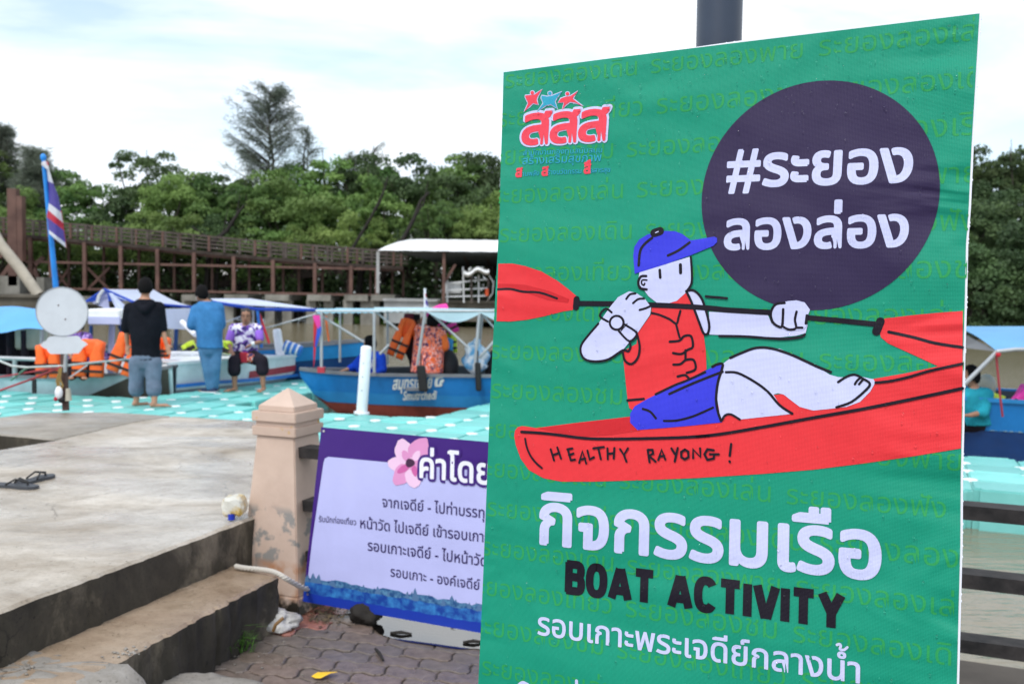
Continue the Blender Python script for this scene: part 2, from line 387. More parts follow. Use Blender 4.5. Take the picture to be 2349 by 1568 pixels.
def slab_block(name, outline, z0, z1, mtop, mside):
    ms = MB(); n = len(outline); vs = [Vector((p.x, p.y, z1)) for p in outline]
    inner = []
    area = sum(outline[i].x*outline[(i+1) % n].y - outline[(i+1) % n].x*outline[i].y for i in range(n)); sg = 1 if area > 0 else -1
    for i in range(n):
        d = outline[(i+2) % n] - outline[i-2]; nn = Vector((-d.y, d.x, 0)).normalized()*sg; inner.append(outline[i] + nn*.014)
    top = MB(); tri = tessellate_polygon([inner]); top.add([Vector((p.x, p.y, z1)) for p in inner], [tuple(x) for x in tri])
    vv = [Vector((p.x, p.y, z1)) for p in inner] + [Vector((p.x, p.y, z1-.011)) for p in outline]
    top.add(vv, [(i, (i+1) % n, (i+1) % n+n, i+n) for i in range(n)])
    o = top.build(name, mtop, fix=True); tag(o, kind='structure')
    # side skin with several rows for uneven relief
    r_ = random.Random(5); rows = 6; vs = []
    for k in range(rows+1):
        for i, p in enumerate(outline):
            d = outline[(i+1) % n] - outline[i-1]; nn = Vector((d.y, -d.x, 0)).normalized()*sg
            q = p + nn*(0 if k == 0 else r_.gauss(0, .004)); vs.append(Vector((q.x, q.y, z1-.011 + (z0-z1+.011)*k/rows)))
    fs = [(k*n+i, k*n+(i+1) % n, (k+1)*n+(i+1) % n, (k+1)*n+i) for k in range(rows) for i in range(n)]
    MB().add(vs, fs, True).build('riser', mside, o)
    return o
f0 = P(555, 1195, SLAB_Z); f1 = P(0, 1400, SLAB_Z); dv = (f1-f0).normalized(); f0b = f0 - dv*.12 ; f1b = f1 + dv*2.2
V0 = lambda p: Vector((p.x, p.y, 0))
far = [V0(P(650, 967, SLAB_Z)), V0(P(600, 966, SLAB_Z)), V0(P(400, 954, SLAB_Z)), V0(P(302, 969, SLAB_Z)), V0(P(125, 1010, SLAB_Z)), V0(P(0, 1031, SLAB_Z)), V0(P(-400, 1110, SLAB_Z))]
out = rough_edge(V0(f0b), V0(f1b), 90, .0035, 1)
lw = V0(P(-900, 1300, SLAB_Z)); 
path = [V0(f1b), Vector((-6, 1.0, 0)), far[-1], far[-2], far[-3], far[-4], far[-5], far[1], far[0]]
o2 = []
for i in range(len(path)-1): o2 += rough_edge(path[i], path[i+1], 24, .004, i+9)
o2 += rough_edge(far[0], V0(f0b), 20, .003, 4)
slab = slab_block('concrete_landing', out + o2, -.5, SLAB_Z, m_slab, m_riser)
b2 = [V0(P(x, y, SLAB_Z-.004)) for x, y in ((-400, 985), (0, 957), (80, 945.5), (250, 945), (330, 949), (390, 953.5), (300, 968.5), (125, 1007), (0, 995), (-400, 1010))]
o3 = []
for i in range(len(b2)): o3 += rough_edge(b2[i], b2[(i+1) % len(b2)], 10, .004, i+40)
slab_block('concrete_platform', o3, -.5, SLAB_Z-.004, m_slab2, m_riser)
s0 = P(635, 1320, STEP_Z); s1 = P(170, 1568, STEP_Z); dv2 = (s1-s0).normalized(); s1b = s1 + dv2*.06
inn0 = V0(f0) + Vector((-.15, .03, 0)); inn1 = V0(f1b) + Vector((-.15, 0, 0))
st = rough_edge(V0(s0), V0(s1b), 60, .004, 2) + rough_edge(V0(s1b), V0(s1b)+Vector((-.95, .36, 0)), 24, .006, 3) + rough_edge(V0(s1b)+Vector((-.95, .36, 0)), inn0, 20, .003, 5) + rough_edge(inn0, V0(s0), 14, .003, 6)
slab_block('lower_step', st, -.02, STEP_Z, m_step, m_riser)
# broken concrete crust at the foot of the steps
def crust(name, cx, cy, rx, ry, h, seed):
    r_ = random.Random(seed); base = blob2(0, 0, 1, 1, 36, seed, .18); ms = MB(); rows = 7; vs = []
    for k in range(rows+1):
        s_ = 1 - (k/rows)**1.6*.98; z = h*(1-(1-min(1, k/rows*2.2))**2) if k < rows else h
        for p in base: vs.append(Vector((cx+p[0]*rx*s_, cy+p[1]*ry*s_, -.012 + z + r_.gauss(0, .004))))
    n = 36; fs = [(k*n+i, k*n+(i+1) % n, (k+1)*n+(i+1) % n, (k+1)*n+i) for k in range(rows) for i in range(n)] + [tuple(range(rows*n, rows*n+n))]
    return tag(ms.add(vs, fs, True).build(name, m_crust), kind='structure')
pc = P(370, 1560, .08); crust('rough_concrete', pc.x+.02, pc.y+.0, .34, .14, .085, 4)
pc = P(60, 1568, .2); crust('rough_concrete', pc.x+.0, pc.y+.02, .42, .17, .262, 9)

# ================================================================== PILLAR
m_plas = mat('pink_plaster', (.49, .365, .295), rough=.55, vscale=5, col2=(.57, .435, .355), bump=.25, bscale=60, dist=.003)
# add grey spalls near the foot and ochre flakes on the cap
t = m_plas.node_tree; b = t.nodes['Principled BSDF']; lk = b.inputs['Base Color'].links[0].from_socket
def overlay(t, src, col, scale, lo, hi, zmin, zmax, seed=0):
    tc = t.nodes.new('ShaderNodeTexCoord'); n = t.nodes.new('ShaderNodeTexNoise'); n.noise_dimensions = '4D'; n.inputs['W'].default_value = seed; n.inputs['Scale'].default_value = scale; n.inputs['Detail'].default_value = 5
    t.links.new(tc.outputs['Object'], n.inputs[0]); r = t.nodes.new('ShaderNodeValToRGB'); r.color_ramp.elements[0].position = lo; r.color_ramp.elements[1].position = hi
    r.color_ramp.elements[0].color = (0, 0, 0, 1); r.color_ramp.elements[1].color = (1, 1, 1, 1); t.links.new(n.outputs[0], r.inputs[0])
    sx = t.nodes.new('ShaderNodeSeparateXYZ'); t.links.new(tc.outputs['Object'], sx.inputs[0])
    a = t.nodes.new('ShaderNodeMapRange'); a.inputs[1].default_value = zmin; a.inputs[2].default_value = zmin+.06; t.links.new(sx.outputs[2], a.inputs[0])
    c = t.nodes.new('ShaderNodeMapRange'); c.inputs[1].default_value = zmax-.04; c.inputs[2].default_value = zmax; c.inputs[3].default_value = 1; c.inputs[4].default_value = 0; t.links.new(sx.outputs[2], c.inputs[0])
    m1 = t.nodes.new('ShaderNodeMath'); m1.operation = 'MULTIPLY'; t.links.new(a.outputs[0], m1.inputs[0]); t.links.new(c.outputs[0], m1.inputs[1])
    m2 = t.nodes.new('ShaderNodeMath'); m2.operation = 'MULTIPLY'; t.links.new(m1.outputs[0], m2.inputs[0]); t.links.new(r.outputs[0], m2.inputs[1])
    x = t.nodes.new('ShaderNodeMix'); x.data_type = 'RGBA'; t.links.new(m2.outputs[0], x.inputs[0]); t.links.new(src, x.inputs[6]); x.inputs[7].default_value = tuple(col)+(1,)
    return x.outputs[2]
c_ = overlay(t, lk, (.25, .235, .22), 11, .55, .60, .18, .52, 1)
c_ = overlay(t, c_, (.52, .33, .10), 15, .62, .66, .84, .99, 4)
c_ = overlay(t, c_, (.42, .20, .10), 9, .45, .6, -.2, .26, 2)
c_ = overlay(t, c_, (.03, .025, .018), 13, .42, .54, -.3, .10, 7)
t.links.new(c_, b.inputs['Base Color'])
PC = Vector((-1.114, 4.95, 0))
pil = thing('pillar', 'pale pink plastered concrete pillar with pyramid cap between the steps and the purple banner', 'pillar', PC)
def frus(mb, h0, z0, h1, z1):
    vs = [PC + UX*(h*i) + UY*(h*j) + Vector((0, 0, z)) for h, z in ((h0, z0), (h1, z1)) for (i, j) in ((-1, -1), (1, -1), (1, 1), (-1, 1))]
    return mb.add(vs, [(3, 2, 1, 0), (4, 5, 6, 7)] + [(i, (i+1) % 4, (i+1) % 4+4, i+4) for i in range(4)])
def bevel_obj(o, w):
    bm = bmesh.new(); bm.from_mesh(o.data); bmesh.ops.bevel(bm, geom=list(bm.edges), offset=w, segments=2, affect='EDGES'); bm.to_mesh(o.data); bm.free(); return o
bevel_obj(frus(MB(), .19, 0.0, .178, .085).build('plinth', m_plas, pil), .006)
bevel_obj(frus(MB(), .172, .085, .109, .852).build('shaft', m_plas, pil), .005)
cp = bevel_obj(frus(MB(), .125, .852, .127, .9).build('cap', m_plas, pil), .004)
bevel_obj(frus(MB(), .113, .9, .112, .922).build('cap_tier', m_plas, cp), .002)
bevel_obj(frus(MB(), .128, .922, .128, .972).build('cap_tier', m_plas, cp), .004)
bevel_obj(frus(MB(), .104, .972, .104, .999).build('cap_tier', m_plas, cp), .003)
frus(MB(), .101, .999, .004, 1.078).build('cap_peak', m_plas, cp)

# ================================================================== FENCE
m_timb = mat('weathered_timber', (.007, .0065, .007), rough=.75, vscale=9, col2=(.036, .031, .030), bump=.7, bscale=30, dist=.004)
t = m_timb.node_tree
fen = thing('timber_fence', 'dark weathered timber rail fence along the quay edge behind both banners', 'fence', UN(0, 4.1))
a0 = PC + UX*.10; NF = 4.17
for z, dz in ((.775, .0), (.515, 0), (.265, 0)):
    p0 = UN(a0.dot(UX), NF, z); p1 = UN(5.2, NF-.14, z+.005)
    r_ = random.Random(int(z*100)); ms = MB()
    nseg = 40; vs = []
    for i in range(nseg+1):
        c = p0.lerp(p1, i/nseg); w_ = .052 + r_.uniform(-.002, .002); h_ = .026 + r_.uniform(-.0015, .0015)
        for (j, k) in ((-1, -1), (1, -1), (1, 1), (-1, 1)): vs.append(c + UY*(w_*j) + Vector((0, 0, h_*k)))
    fs = [(i*4+k, i*4+(k+1) % 4, (i+1)*4+(k+1) % 4, (i+1)*4+k) for i in range(nseg) for k in range(4)] + [(0, 1, 2, 3), (nseg*4+3, nseg*4+2, nseg*4+1, nseg*4)]
    ms.add(vs, fs).build('rail', m_timb, fen)
# second pillar of the fence, hidden by the banner, carries the rails and the far post
for u in (1.55,):
    bx('post', m_timb, fen, UN(u, NF-.02, .42), .09, .1, .87, (UX, UY, Vector((0, 0, 1))))
bx('post', m_timb, fen, UN(5.0, NF-.13, .42), .09, .1, .87, (UX, UY, Vector((0, 0, 1))))

# lamp post
m_pole = mat('slate_pole_paint', (.012, .024, .050), rough=.4, vscale=3, col2=(.020, .036, .068), spec=.6)
pp0 = Q(1650, 60, 3.95); lp = thing('lamp_post', 'dark slate blue lamp post rising behind the green banner', 'post', (pp0.x, pp0.y, 0))
rr = 51.0/F*3.95
MB().tube([(pp0.x, pp0.y, .0), (pp0.x, pp0.y, 4.8)], rr, 40).build('pole', m_pole, lp)
MB().tube([(pp0.x, pp0.y, 0), (pp0.x, pp0.y, .03)], rr*2, 24).build('base_plate', m_pole, lp)
MB().tube([(pp0.x, pp0.y, 4.8), (pp0.x, pp0.y, 4.95)], [rr*1.1, rr*.5], 24).build('finial', m_pole, lp)
# ================================================================== PRINTED BANNERS
class Plane:
    """upright printed sheet: local X along its top, local Z up, local Y into the sheet; layers stack towards the viewer"""
    def __init__(s, name, label, cat, T, U, V, vb):
        s.T, s.U, s.V, s.vb = Vector(T), Vector(U), Vector(V), vb
        s.N = s.U.cross(s.V)                       # towards the viewer side is -(V x U)... Y local = V x U
        Yl = s.V.cross(s.U); o = s.T - s.V*vb
        s.root = thing(name, label, cat); s.root.matrix_world = Matrix(((s.U.x, Yl.x, s.V.x, o.x), (s.U.y, Yl.y, s.V.y, o.y), (s.U.z, Yl.z, s.V.z, o.z), (0, 0, 0, 1)))
        OFF[s.root.name] = Vector((0, 0, 0)); s.Y = Yl
    def inv(s, px, py):
        d = ray(px, py); t = (s.T - EYE).dot(s.Y)/d.dot(s.Y); q = EYE + d*t - s.T
        return (q.dot(s.U), q.dot(s.V))
    def p3(s, u, v, layer): return Vector((u, -.00035*layer, s.vb + v))
    def poly(s, name, m, uv, layer, parent=None, smooth=0):
        pts = [Vector((a, b, 0)) for a, b in uv]
        if smooth: pts = smooth_poly(pts, smooth)
        tri = tessellate_polygon([pts]); mb = MB().add([s.p3(p.x, p.y, layer) for p in pts], [tuple(x) for x in tri])
        o = mb.build(name, m, parent or s.root, fix=False); s.orient(o); return o
    def orient(s, o):
        me = o.data; bm = bmesh.new(); bm.from_mesh(me)
        for f in bm.faces:
            f.normal_update()
            if f.normal.y > 0: f.normal_flip()
        bm.to_mesh(me); bm.free()
    def strokes(s, name, m, lines, layer, parent=None, clip=None, butt=False, curve=True):
        mb = MB()
        for li, (uv, w) in enumerate(lines):
            pts = [Vector((a, b, 0)) for a, b in uv]
            if len(pts) > 2 and curve:
                q = []
                for i in range(len(pts)-1):
                    a, b_, c, d = pts[max(i-1, 0)], pts[i], pts[i+1], pts[min(i+2, len(pts)-1)]
                    for j in range(4):
                        t_ = j/4; q.append(0.5*((2*b_) + (c-a)*t_ + (2*a-5*b_+4*c-d)*t_*t_ + (3*b_-a-3*c+d)*t_**3))
                q.append(pts[-1]); pts = q
            n = len(pts); Lf = []; Rt = []
            for i in range(n):
                if curve or i in (0, n-1):
                    d = (pts[min(i+1, n-1)] - pts[max(i-1, 0)]).normalized(); nn = Vector((-d.y, d.x, 0)); k = 1
                else:
                    d1 = (pts[i]-pts[i-1]).normalized(); d2 = (pts[i+1]-pts[i]).normalized(); n1 = Vector((-d1.y, d1.x, 0)); n2 = Vector((-d2.y, d2.x, 0)); nn = (n1+n2).normalized(); k = min(1.35, 1/max(.3, nn.dot(n1)))
                Lf.append(pts[i] + nn*w/2*k); Rt.append(pts[i] - nn*w/2*k)
            vs = Lf + Rt; fs = [(i, i+1, n+i+1, n+i) for i in range(n-1)]
            if not butt:
                for (c, d) in ((pts[0], pts[0]-pts[1]), (pts[-1], pts[-1]-pts[-2])):
                    a0_ = math.atan2(d.y, d.x); o = len(vs); vs += [c + Vector((math.cos(a0_+t_), math.sin(a0_+t_), 0))*w/2 for t_ in [math.pi*(k/8-.5) for k in range(9)]]
                    fs.append(tuple(range(o, o+9)))
            mb.add([s.p3(p.x, p.y, layer + .06*(li % 12)) for p in vs], fs)
        o = mb.build(name, m, parent or s.root, fix=False); s.orient(o); return o
    def text(s, name, m, items, layer, parent=None, clip=None):
        """items: (string, p0_uv, p1_uv, ys, offset)"""
        mb = MB()
        for it in items:
            body, a, b, ys, off = it[:5]; vs, fs, wd = textmesh(body, off)
            a = Vector(a); b = Vector(b); dx = (b-a)/wd; sc = dx.length; nn = Vector((-dx.y, dx.x)).normalized()*sc*ys
            if len(it) > 5: nn = nn + dx*it[5]
            mb.add([s.p3((a + dx*v.x + nn*v.y).x, (a + dx*v.x + nn*v.y).y, layer + v.z) for v in vs], fs)
        o = mb.build(name, m, parent or s.root, fix=False)
        if clip:
            bm = bmesh.new(); bm.from_mesh(o.data)
            for co, no in clip:
                bmesh.ops.bisect_plane(bm, geom=list(bm.verts)+list(bm.edges)+list(bm.faces), plane_co=co, plane_no=no, clear_outer=True)
            bm.to_mesh(o.data); bm.free()
        s.orient(o); return o

def vinyl(name, col, fac=1.0):
    """woven PVC print: weave, creases and slow ripples in the relief; one relief for every ink"""
    m = bpy.data.materials.new(name); m.use_nodes = True; t = m.node_tree; b = t.nodes['Principled BSDF']
    b.inputs['Roughness'].default_value = .45; b.inputs['Specular IOR Level'].default_value = .2
    tc = t.nodes.new('ShaderNodeTexCoord'); Lk = t.links.new
    def wave(axis, sc):
        w = t.nodes.new('ShaderNodeTexWave'); w.bands_direction = axis; w.inputs['Scale'].default_value = sc; w.inputs['Distortion'].default_value = .8; w.inputs['Detail'].default_value = 1; w.inputs['Detail Scale'].default_value = 3; Lk(tc.outputs['Object'], w.inputs[0]); return w
    wx, wz = wave('X', 130), wave('Z', 150)
    ad = t.nodes.new('ShaderNodeMath'); ad.operation = 'ADD'; Lk(wx.outputs['Fac'], ad.inputs[0]); Lk(wz.outputs['Fac'], ad.inputs[1])
    n = t.nodes.new('ShaderNodeTexNoise'); n.inputs['Scale'].default_value = 60; n.inputs['Detail'].default_value = 4; Lk(tc.outputs['Object'], n.inputs[0])
    mr = t.nodes.new('ShaderNodeMapRange'); mr.inputs[2].default_value = 2.0; mr.inputs[3].default_value = .90; mr.inputs[4].default_value = 1.10; Lk(ad.outputs[0], mr.inputs[0])
    mr2 = t.nodes.new('ShaderNodeMapRange'); mr2.inputs[3].default_value = .94; mr2.inputs[4].default_value = 1.06; Lk(n.outputs[0], mr2.inputs[0])
    mm = t.nodes.new('ShaderNodeMath'); mm.operation = 'MULTIPLY'; Lk(mr.outputs[0], mm.inputs[0]); Lk(mr2.outputs[0], mm.inputs[1])
    hs = t.nodes.new('ShaderNodeHueSaturation'); hs.inputs['Color'].default_value = tuple(col)+(1,); Lk(mm.outputs[0], hs.inputs['Value']); Lk(hs.outputs[0], b.inputs['Base Color'])
    # creases (large, stretched) + edge ripples
    mp1 = t.nodes.new('ShaderNodeMapping'); mp1.inputs['Scale'].default_value = (1.2, 1, 2.2); mp1.inputs['Rotation'].default_value = (0, R(18), 0); Lk(tc.outputs['Object'], mp1.inputs[0])
    n1 = t.nodes.new('ShaderNodeTexNoise'); n1.inputs['Scale'].default_value = 1.6; n1.inputs['Detail'].default_value = 2.5; n1.inputs['Distortion'].default_value = .6; Lk(mp1.outputs[0], n1.inputs[0])
    b1 = t.nodes.new('ShaderNodeBump'); b1.inputs['Strength'].default_value = .9; b1.inputs['Distance'].default_value = .035*fac; Lk(n1.outputs[0], b1.inputs['Height'])
    mp2 = t.nodes.new('ShaderNodeMapping'); mp2.inputs['Scale'].default_value = (3.0, 1, 8); mp2.inputs['Rotation'].default_value = (0, R(-24), 0); Lk(tc.outputs['Object'], mp2.inputs[0])
    n2 = t.nodes.new('ShaderNodeTexNoise'); n2.inputs['Scale'].default_value = 1.0; n2.inputs['Detail'].default_value = 2; n2.inputs['Distortion'].default_value = .8; Lk(mp2.outputs[0], n2.inputs[0])
    sx = t.nodes.new('ShaderNodeSeparateXYZ'); Lk(tc.outputs['Object'], sx.inputs[0])
    e1 = t.nodes.new('ShaderNodeMapRange'); e1.inputs[1].default_value = .62; e1.inputs[2].default_value = .85; e1.interpolation_type = 'SMOOTHSTEP'; Lk(sx.outputs[0], e1.inputs[0])
    e2 = t.nodes.new('ShaderNodeMapRange'); e2.inputs[1].default_value = .0; e2.inputs[2].default_value = .07; e2.inputs[3].default_value = .5; e2.inputs[4].default_value = 0; Lk(sx.outputs[0], e2.inputs[0])
    es = t.nodes.new('ShaderNodeMath'); es.operation = 'ADD'; Lk(e1.outputs[0], es.inputs[0]); Lk(e2.outputs[0], es.inputs[1])
    em = t.nodes.new('ShaderNodeMath'); em.operation = 'MULTIPLY'; Lk(n2.outputs[0], em.inputs[0]); Lk(es.outputs[0], em.inputs[1])
    b2 = t.nodes.new('ShaderNodeBump'); b2.inputs['Strength'].default_value = 1; b2.inputs['Distance'].default_value = .034*fac; Lk(em.outputs[0], b2.inputs['Height']); Lk(b1.outputs[0], b2.inputs['Normal'])
    b3 = t.nodes.new('ShaderNodeBump'); b3.inputs['Strength'].default_value = .35; b3.inputs['Distance'].default_value = .0006; Lk(ad.outputs[0], b3.inputs['Height']); Lk(b2.outputs[0], b3.inputs['Normal'])
    Lk(b3.outputs[0], b.inputs['Normal']); return m
v_green = vinyl('print_green', lin(20, 142, 114)); v_ghost = vinyl('print_leaf_green', lin(44, 152, 84)); v_red = vinyl('print_red', lin(224, 54, 60)); v_red2 = vinyl('print_deep_red', lin(198, 36, 44))
v_dark = vinyl('print_aubergine', lin(48, 38, 72)); v_ink = vinyl('print_ink', lin(22, 16, 30)); v_white = vinyl('print_white', lin(198, 202, 238)); v_blue = vinyl('print_blue', lin(54, 58, 208)); v_teal = vinyl('print_turquoise', lin(48, 160, 190))
v_logo = vinyl('print_coral', lin(232, 70, 88)); m_back = mat('banner_backing', (.78, .80, .88), rough=.5, var=.03)

yaw, lean, rol = .46197, .09223, .01602
U0 = Vector((math.cos(yaw), -math.sin(yaw), 0)); N0 = Vector((-math.sin(yaw), -math.cos(yaw), 0)); V0_ = Vector((0, 0, 1))*math.cos(lean) - N0*math.sin(lean)
U2 = U0*math.cos(rol) + V0_*math.sin(rol); V2 = -U0*math.sin(rol) + V0_*math.cos(rol)
G = Plane('rollup_banner', 'tall green vinyl banner with kayaker drawing, dark circle and Thai lettering, nearest the viewer', 'banner', (-.02459, 1.99853, 2.02978), U2, V2, 1.99)
KX, KY = 2349/2500, 1568/1669
def mk(ox, oy, sc): return lambda x, y: G.inv((ox + x/sc)*KX, (oy + y/sc)*KY)
c3, c4, c5, c6, c7 = mk(1180, 0, 2.3758), mk(1680, 0, 2.2402), mk(1180, 500, 2.2402), mk(1700, 560, 2.45), mk(1160, 1150, 1.8944)
d0 = lambda x, y: G.inv(x, y)
def M5(pts): return [c5(*p) for p in pts]
def M6(pts): return [c6(*p) for p in pts]
w5 = 1/2.2402*KX/F*1.83; w6 = 1/2.45*KX/F*1.74      # crop pixel -> metres on the sheet
# sheet, traced edge
edge = [d0(1155, 166), d0(1400, 134), d0(1700, 97), d0(2000, 61), d0(2247, 31), d0(2238, 180), d0(2229, 330), d0(2222, 480), d0(2216, 560), d0(2213, 700), d0(2209, 830), d0(2207, 980), d0(2204, 1090), d0(2203, 1250), d0(2199, 1400), d0(2195, 1568)]
lb = d0(1097, 1568); rb = edge[-1]
bl = (0.002 + (lb[0])*.6, -1.955); br = (rb[0]*.6+.85*.4, -1.955)
left = [lb, d0(1105, 1400), d0(1114, 1180), d0(1125, 900), d0(1138, 640), d0(1146, 500), d0(1148, 400), d0(1153, 250)]
sheet_uv = edge + [br, bl] + left
def orient_ring(): pass
# backing board slightly larger on the right and the top
bk = MB(); bw = [(-.001, .0), (.86, .004)]
back = [(p[0]+(.0032 if i >= 4 else .001), p[1]+.0045*(min(1, max(0, (p[0]-.25)/.2))) - .001) for i, p in enumerate(edge)] + [(br[0]+.004, br[1]), bl] + [(p[0]+.002, p[1]) for p in left]
tri = tessellate_polygon([[Vector((a, b, 0)) for a, b in back]]); nB = len(back)
vs = [Vector((a, .0012, 1.99+b)) for a, b in back] + [Vector((a, .007, 1.99+b)) for a, b in back]
bk.add(vs, [tuple(x) for x in tri] + [tuple(i+nB for i in x) for x in tri] + [(i, (i+1) % nB, (i+1) % nB+nB, i+nB) for i in range(nB)])
bk.build('backing', m_back, G.root)
sheet = G.poly('printed_sheet', v_green, sheet_uv, 0)
# stand: base box, rear pole and foot
m_alu = mat('brushed_aluminium', (.5, .5, .52), rough=.35, metal=.9, var=.05)
bx('base_box', m_alu, G.root, (.425, .045, .0), .88, .16, .06, None, .008)
MB().tube([(.425, .05, .03), (.425, .02, 1.0), (.425, .012, 1.97)], .009, 12).build('support_pole', m_alu, G.root)
# clip planes (local)
cl = []
Lv = Vector((lb[0], 0, 1.99+lb[1])); Lt = Vector((edge[0][0], 0, 1.99)); dL = (Lt-Lv).normalized(); cl.append((Lv + Vector((.0015, 0, 0)), Vector((-dL.z, 0, dL.x))))
Rt_ = Vector((d0(2238, 180)[0], 0, 1.99+d0(2238, 180)[1])); Rb_ = Vector((rb[0], 0, 1.99+rb[1])); dR = (Rt_-Rb_).normalized(); cl.append((Rb_ - Vector((.004, 0, 0)), Vector((dR.z, 0, -dR.x))))
dT = Vector((edge[4][0]-edge[0][0], 0, edge[4][1]-edge[0][1])).normalized(); cl.append((Vector((edge[0][0], 0, 1.99+edge[0][1]-.003)), Vector((-dT.z, 0, dT.x))))
# ghost rows
wd = ['เดิน', 'พาย', 'ลอง', 'เที่ยว', 'ชม', 'เล่น', 'เรียน', 'ฟิน']
seq = [('เดิน', 'พาย', 'เล่น'), ('เที่ยว', 'ชม', 'เดิน'), ('ชม', 'เที่ยว', 'เรียน'), ('เล่น', 'ชม', 'พาย'), ('เดิน', 'เล่น', 'ฟัง'), ('เที่ยว', 'เดิน', 'ชม')]
va = d0(1180, 466)[1]; vb = d0(1180, 915)[1]; dvr = (vb-va)/5
wr = d0(1452, 555)[0] - d0(1150, 550)[0]
items = []
for k in range(-3, 14):
    v = va + dvr*k; u0_ = -.012 + .02*math.sin(k*1.7); a, b, c = seq[(k+3) % 6]; u = u0_
    for wds in (a, b, c):
        body = 'ระยองลอง'+wds; L_ = wr*(len(body)-(1 if wds != 'ชม' and wds != 'พาย' else 0) - (1 if wds == 'เที่ยว' else 0))/11.0
        if 'เที่ยว' == wds: L_ = wr*1.10
        if wds == 'ชม': L_ = wr*.99
        if wds == 'เรียน': L_ = wr*1.18
        items.append((body, (u, v), (u+L_, v), 1.0, 0)); u += L_ + wr*.10
for it in items: G.text('pattern_word', v_ghost, [it], 1, clip=cl)
# circle
cc = (.60635, -.27875); RR = .19596
G.poly('circle', v_dark, [(cc[0]+RR*math.cos(2*math.pi*i/120), cc[1]+RR*math.sin(2*math.pi*i/120)) for i in range(120)], 2)
G.text('hashtag_lettering', v_white, [('#', c4(214, 1029), c4(386, 1023), 1.12, .022), ('ระยอง', c4(412, 1015), c4(1217, 992), 1.0, .028)], 3)
G.text('hashtag_lettering', v_white, [('ลองล่อง', c4(202, 1361), c4(1196, 1345), 1.0, .028)], 3)
# logo
lg = thing  # keep names short
def star(cx, cy, s, rot, flip=1):
    pts = [(0, 14), (5, 20), (24, 40), (28, 37), (12, 12), (8, -2), (20, -26), (14, -30), (0, -14), (-22, -40), (-30, -44), (-24, -30), (-8, -4), (-10, 8), (-30, 14), (-28, 20)]
    o = []
    for x, y in pts:
        x *= flip; a = R(rot); o.append((cx + s*(x*math.cos(a)-y*math.sin(a)), cy - s*(x*math.sin(a)+y*math.cos(a))))
    return o
lpart = None
for (pts, head, m_) in (([(240, 650), (262, 600), (246, 565), (244, 556), (275, 553), (300, 550), (342, 520), (316, 562), (311, 580), (319, 608), (290, 600), (266, 622)], (286, 540), v_logo),
                        ([(312, 652), (350, 600), (338, 570), (340, 556), (372, 562), (400, 558), (458, 534), (430, 566), (415, 590), (432, 632), (392, 605), (360, 615)], (388, 543), v_teal),
                        ([(459, 640), (470, 596), (436, 596), (450, 574), (480, 562), (505, 560), (550, 530), (524, 566), (520, 574), (580, 620), (540, 598), (505, 592), (480, 610)], (490, 546), v_logo)):
    cx = sum(p[0] for p in pts)/len(pts); cy = sum(p[1] for p in pts)/len(pts)
    big = []
    n_ = len(pts)
    for i, p in enumerate(pts):
        d = Vector((pts[(i+1) % n_][0]-pts[i-1][0], pts[(i+1) % n_][1]-pts[i-1][1])).normalized(); big.append((p[0]+d.y*(-5.5), p[1]+d.x*5.5))
    # outline outward: choose the side that grows the area
    ar = lambda q: abs(sum(q[i][0]*q[(i+1) % len(q)][1]-q[(i+1) % len(q)][0]*q[i][1] for i in range(len(q))))
    if ar(big) < ar(pts): big = [(2*p[0]-q[0], 2*p[1]-q[1]) for p, q in zip(pts, big)]
    o_ = G.poly('logo_figure', v_white, [c3(*p) for p in big] , 3)
    G.poly('logo_figure_head', v_white, [c3(head[0]+15*math.cos(a*.35), head[1]+15*math.sin(a*.35)) for a in range(18)], 3.5, o_)
    G.poly('logo_figure_fill', m_, [c3(*p) for p in pts], 5, o_)
    G.poly('logo_figure_fill', m_, [c3(head[0]+10.5*math.cos(a*.35), head[1]+10.5*math.sin(a*.35)) for a in range(18)], 5.5, o_)
lo = [((222, 848), (388, 842)), ((385, 838), (552, 832)), ((550, 828), (722, 822))]
G.text('logo_outline', v_white, [('ส', c3(a[0]+1, a[1]-8), c3(b[0]-1, b[1]-8), .88, .046) for a, b in lo], 3)
G.text('logo_letters', v_logo, [('ส', c3(a[0]+6, a[1]-11), c3(b[0]-6, b[1]-11), .88, .026) for a, b in lo], 5)
G.text('logo_small_print', v_teal, [('สำนักงานกองทุนสนับสนุน', c3(232, 902), c3(690, 885), .9, .008), ('สร้างเสริมสุขภาพ', c3(228, 955), c3(685, 935), .9, .008)], 3)
G.text('logo_slogan', v_teal, [('านพลัง', c3(226, 1022), c3(324, 1018), 1.0, .01), ('ร้างนวัตกรรม', c3(372, 1014), c3(570, 1006), 1.0, .012), ('อสารสุข', c3(620, 1003), c3(736, 998), 1.0, .012)], 3)
G.text('logo_slogan_initial', v_logo, [('ส', c3(190, 1026), c3(224, 1025), 1.1, .05), ('ส', c3(341, 1018), c3(375, 1017), 1.1, .05), ('สื่', c3(586, 1006), c3(622, 1004), 1.1, .05)], 3)

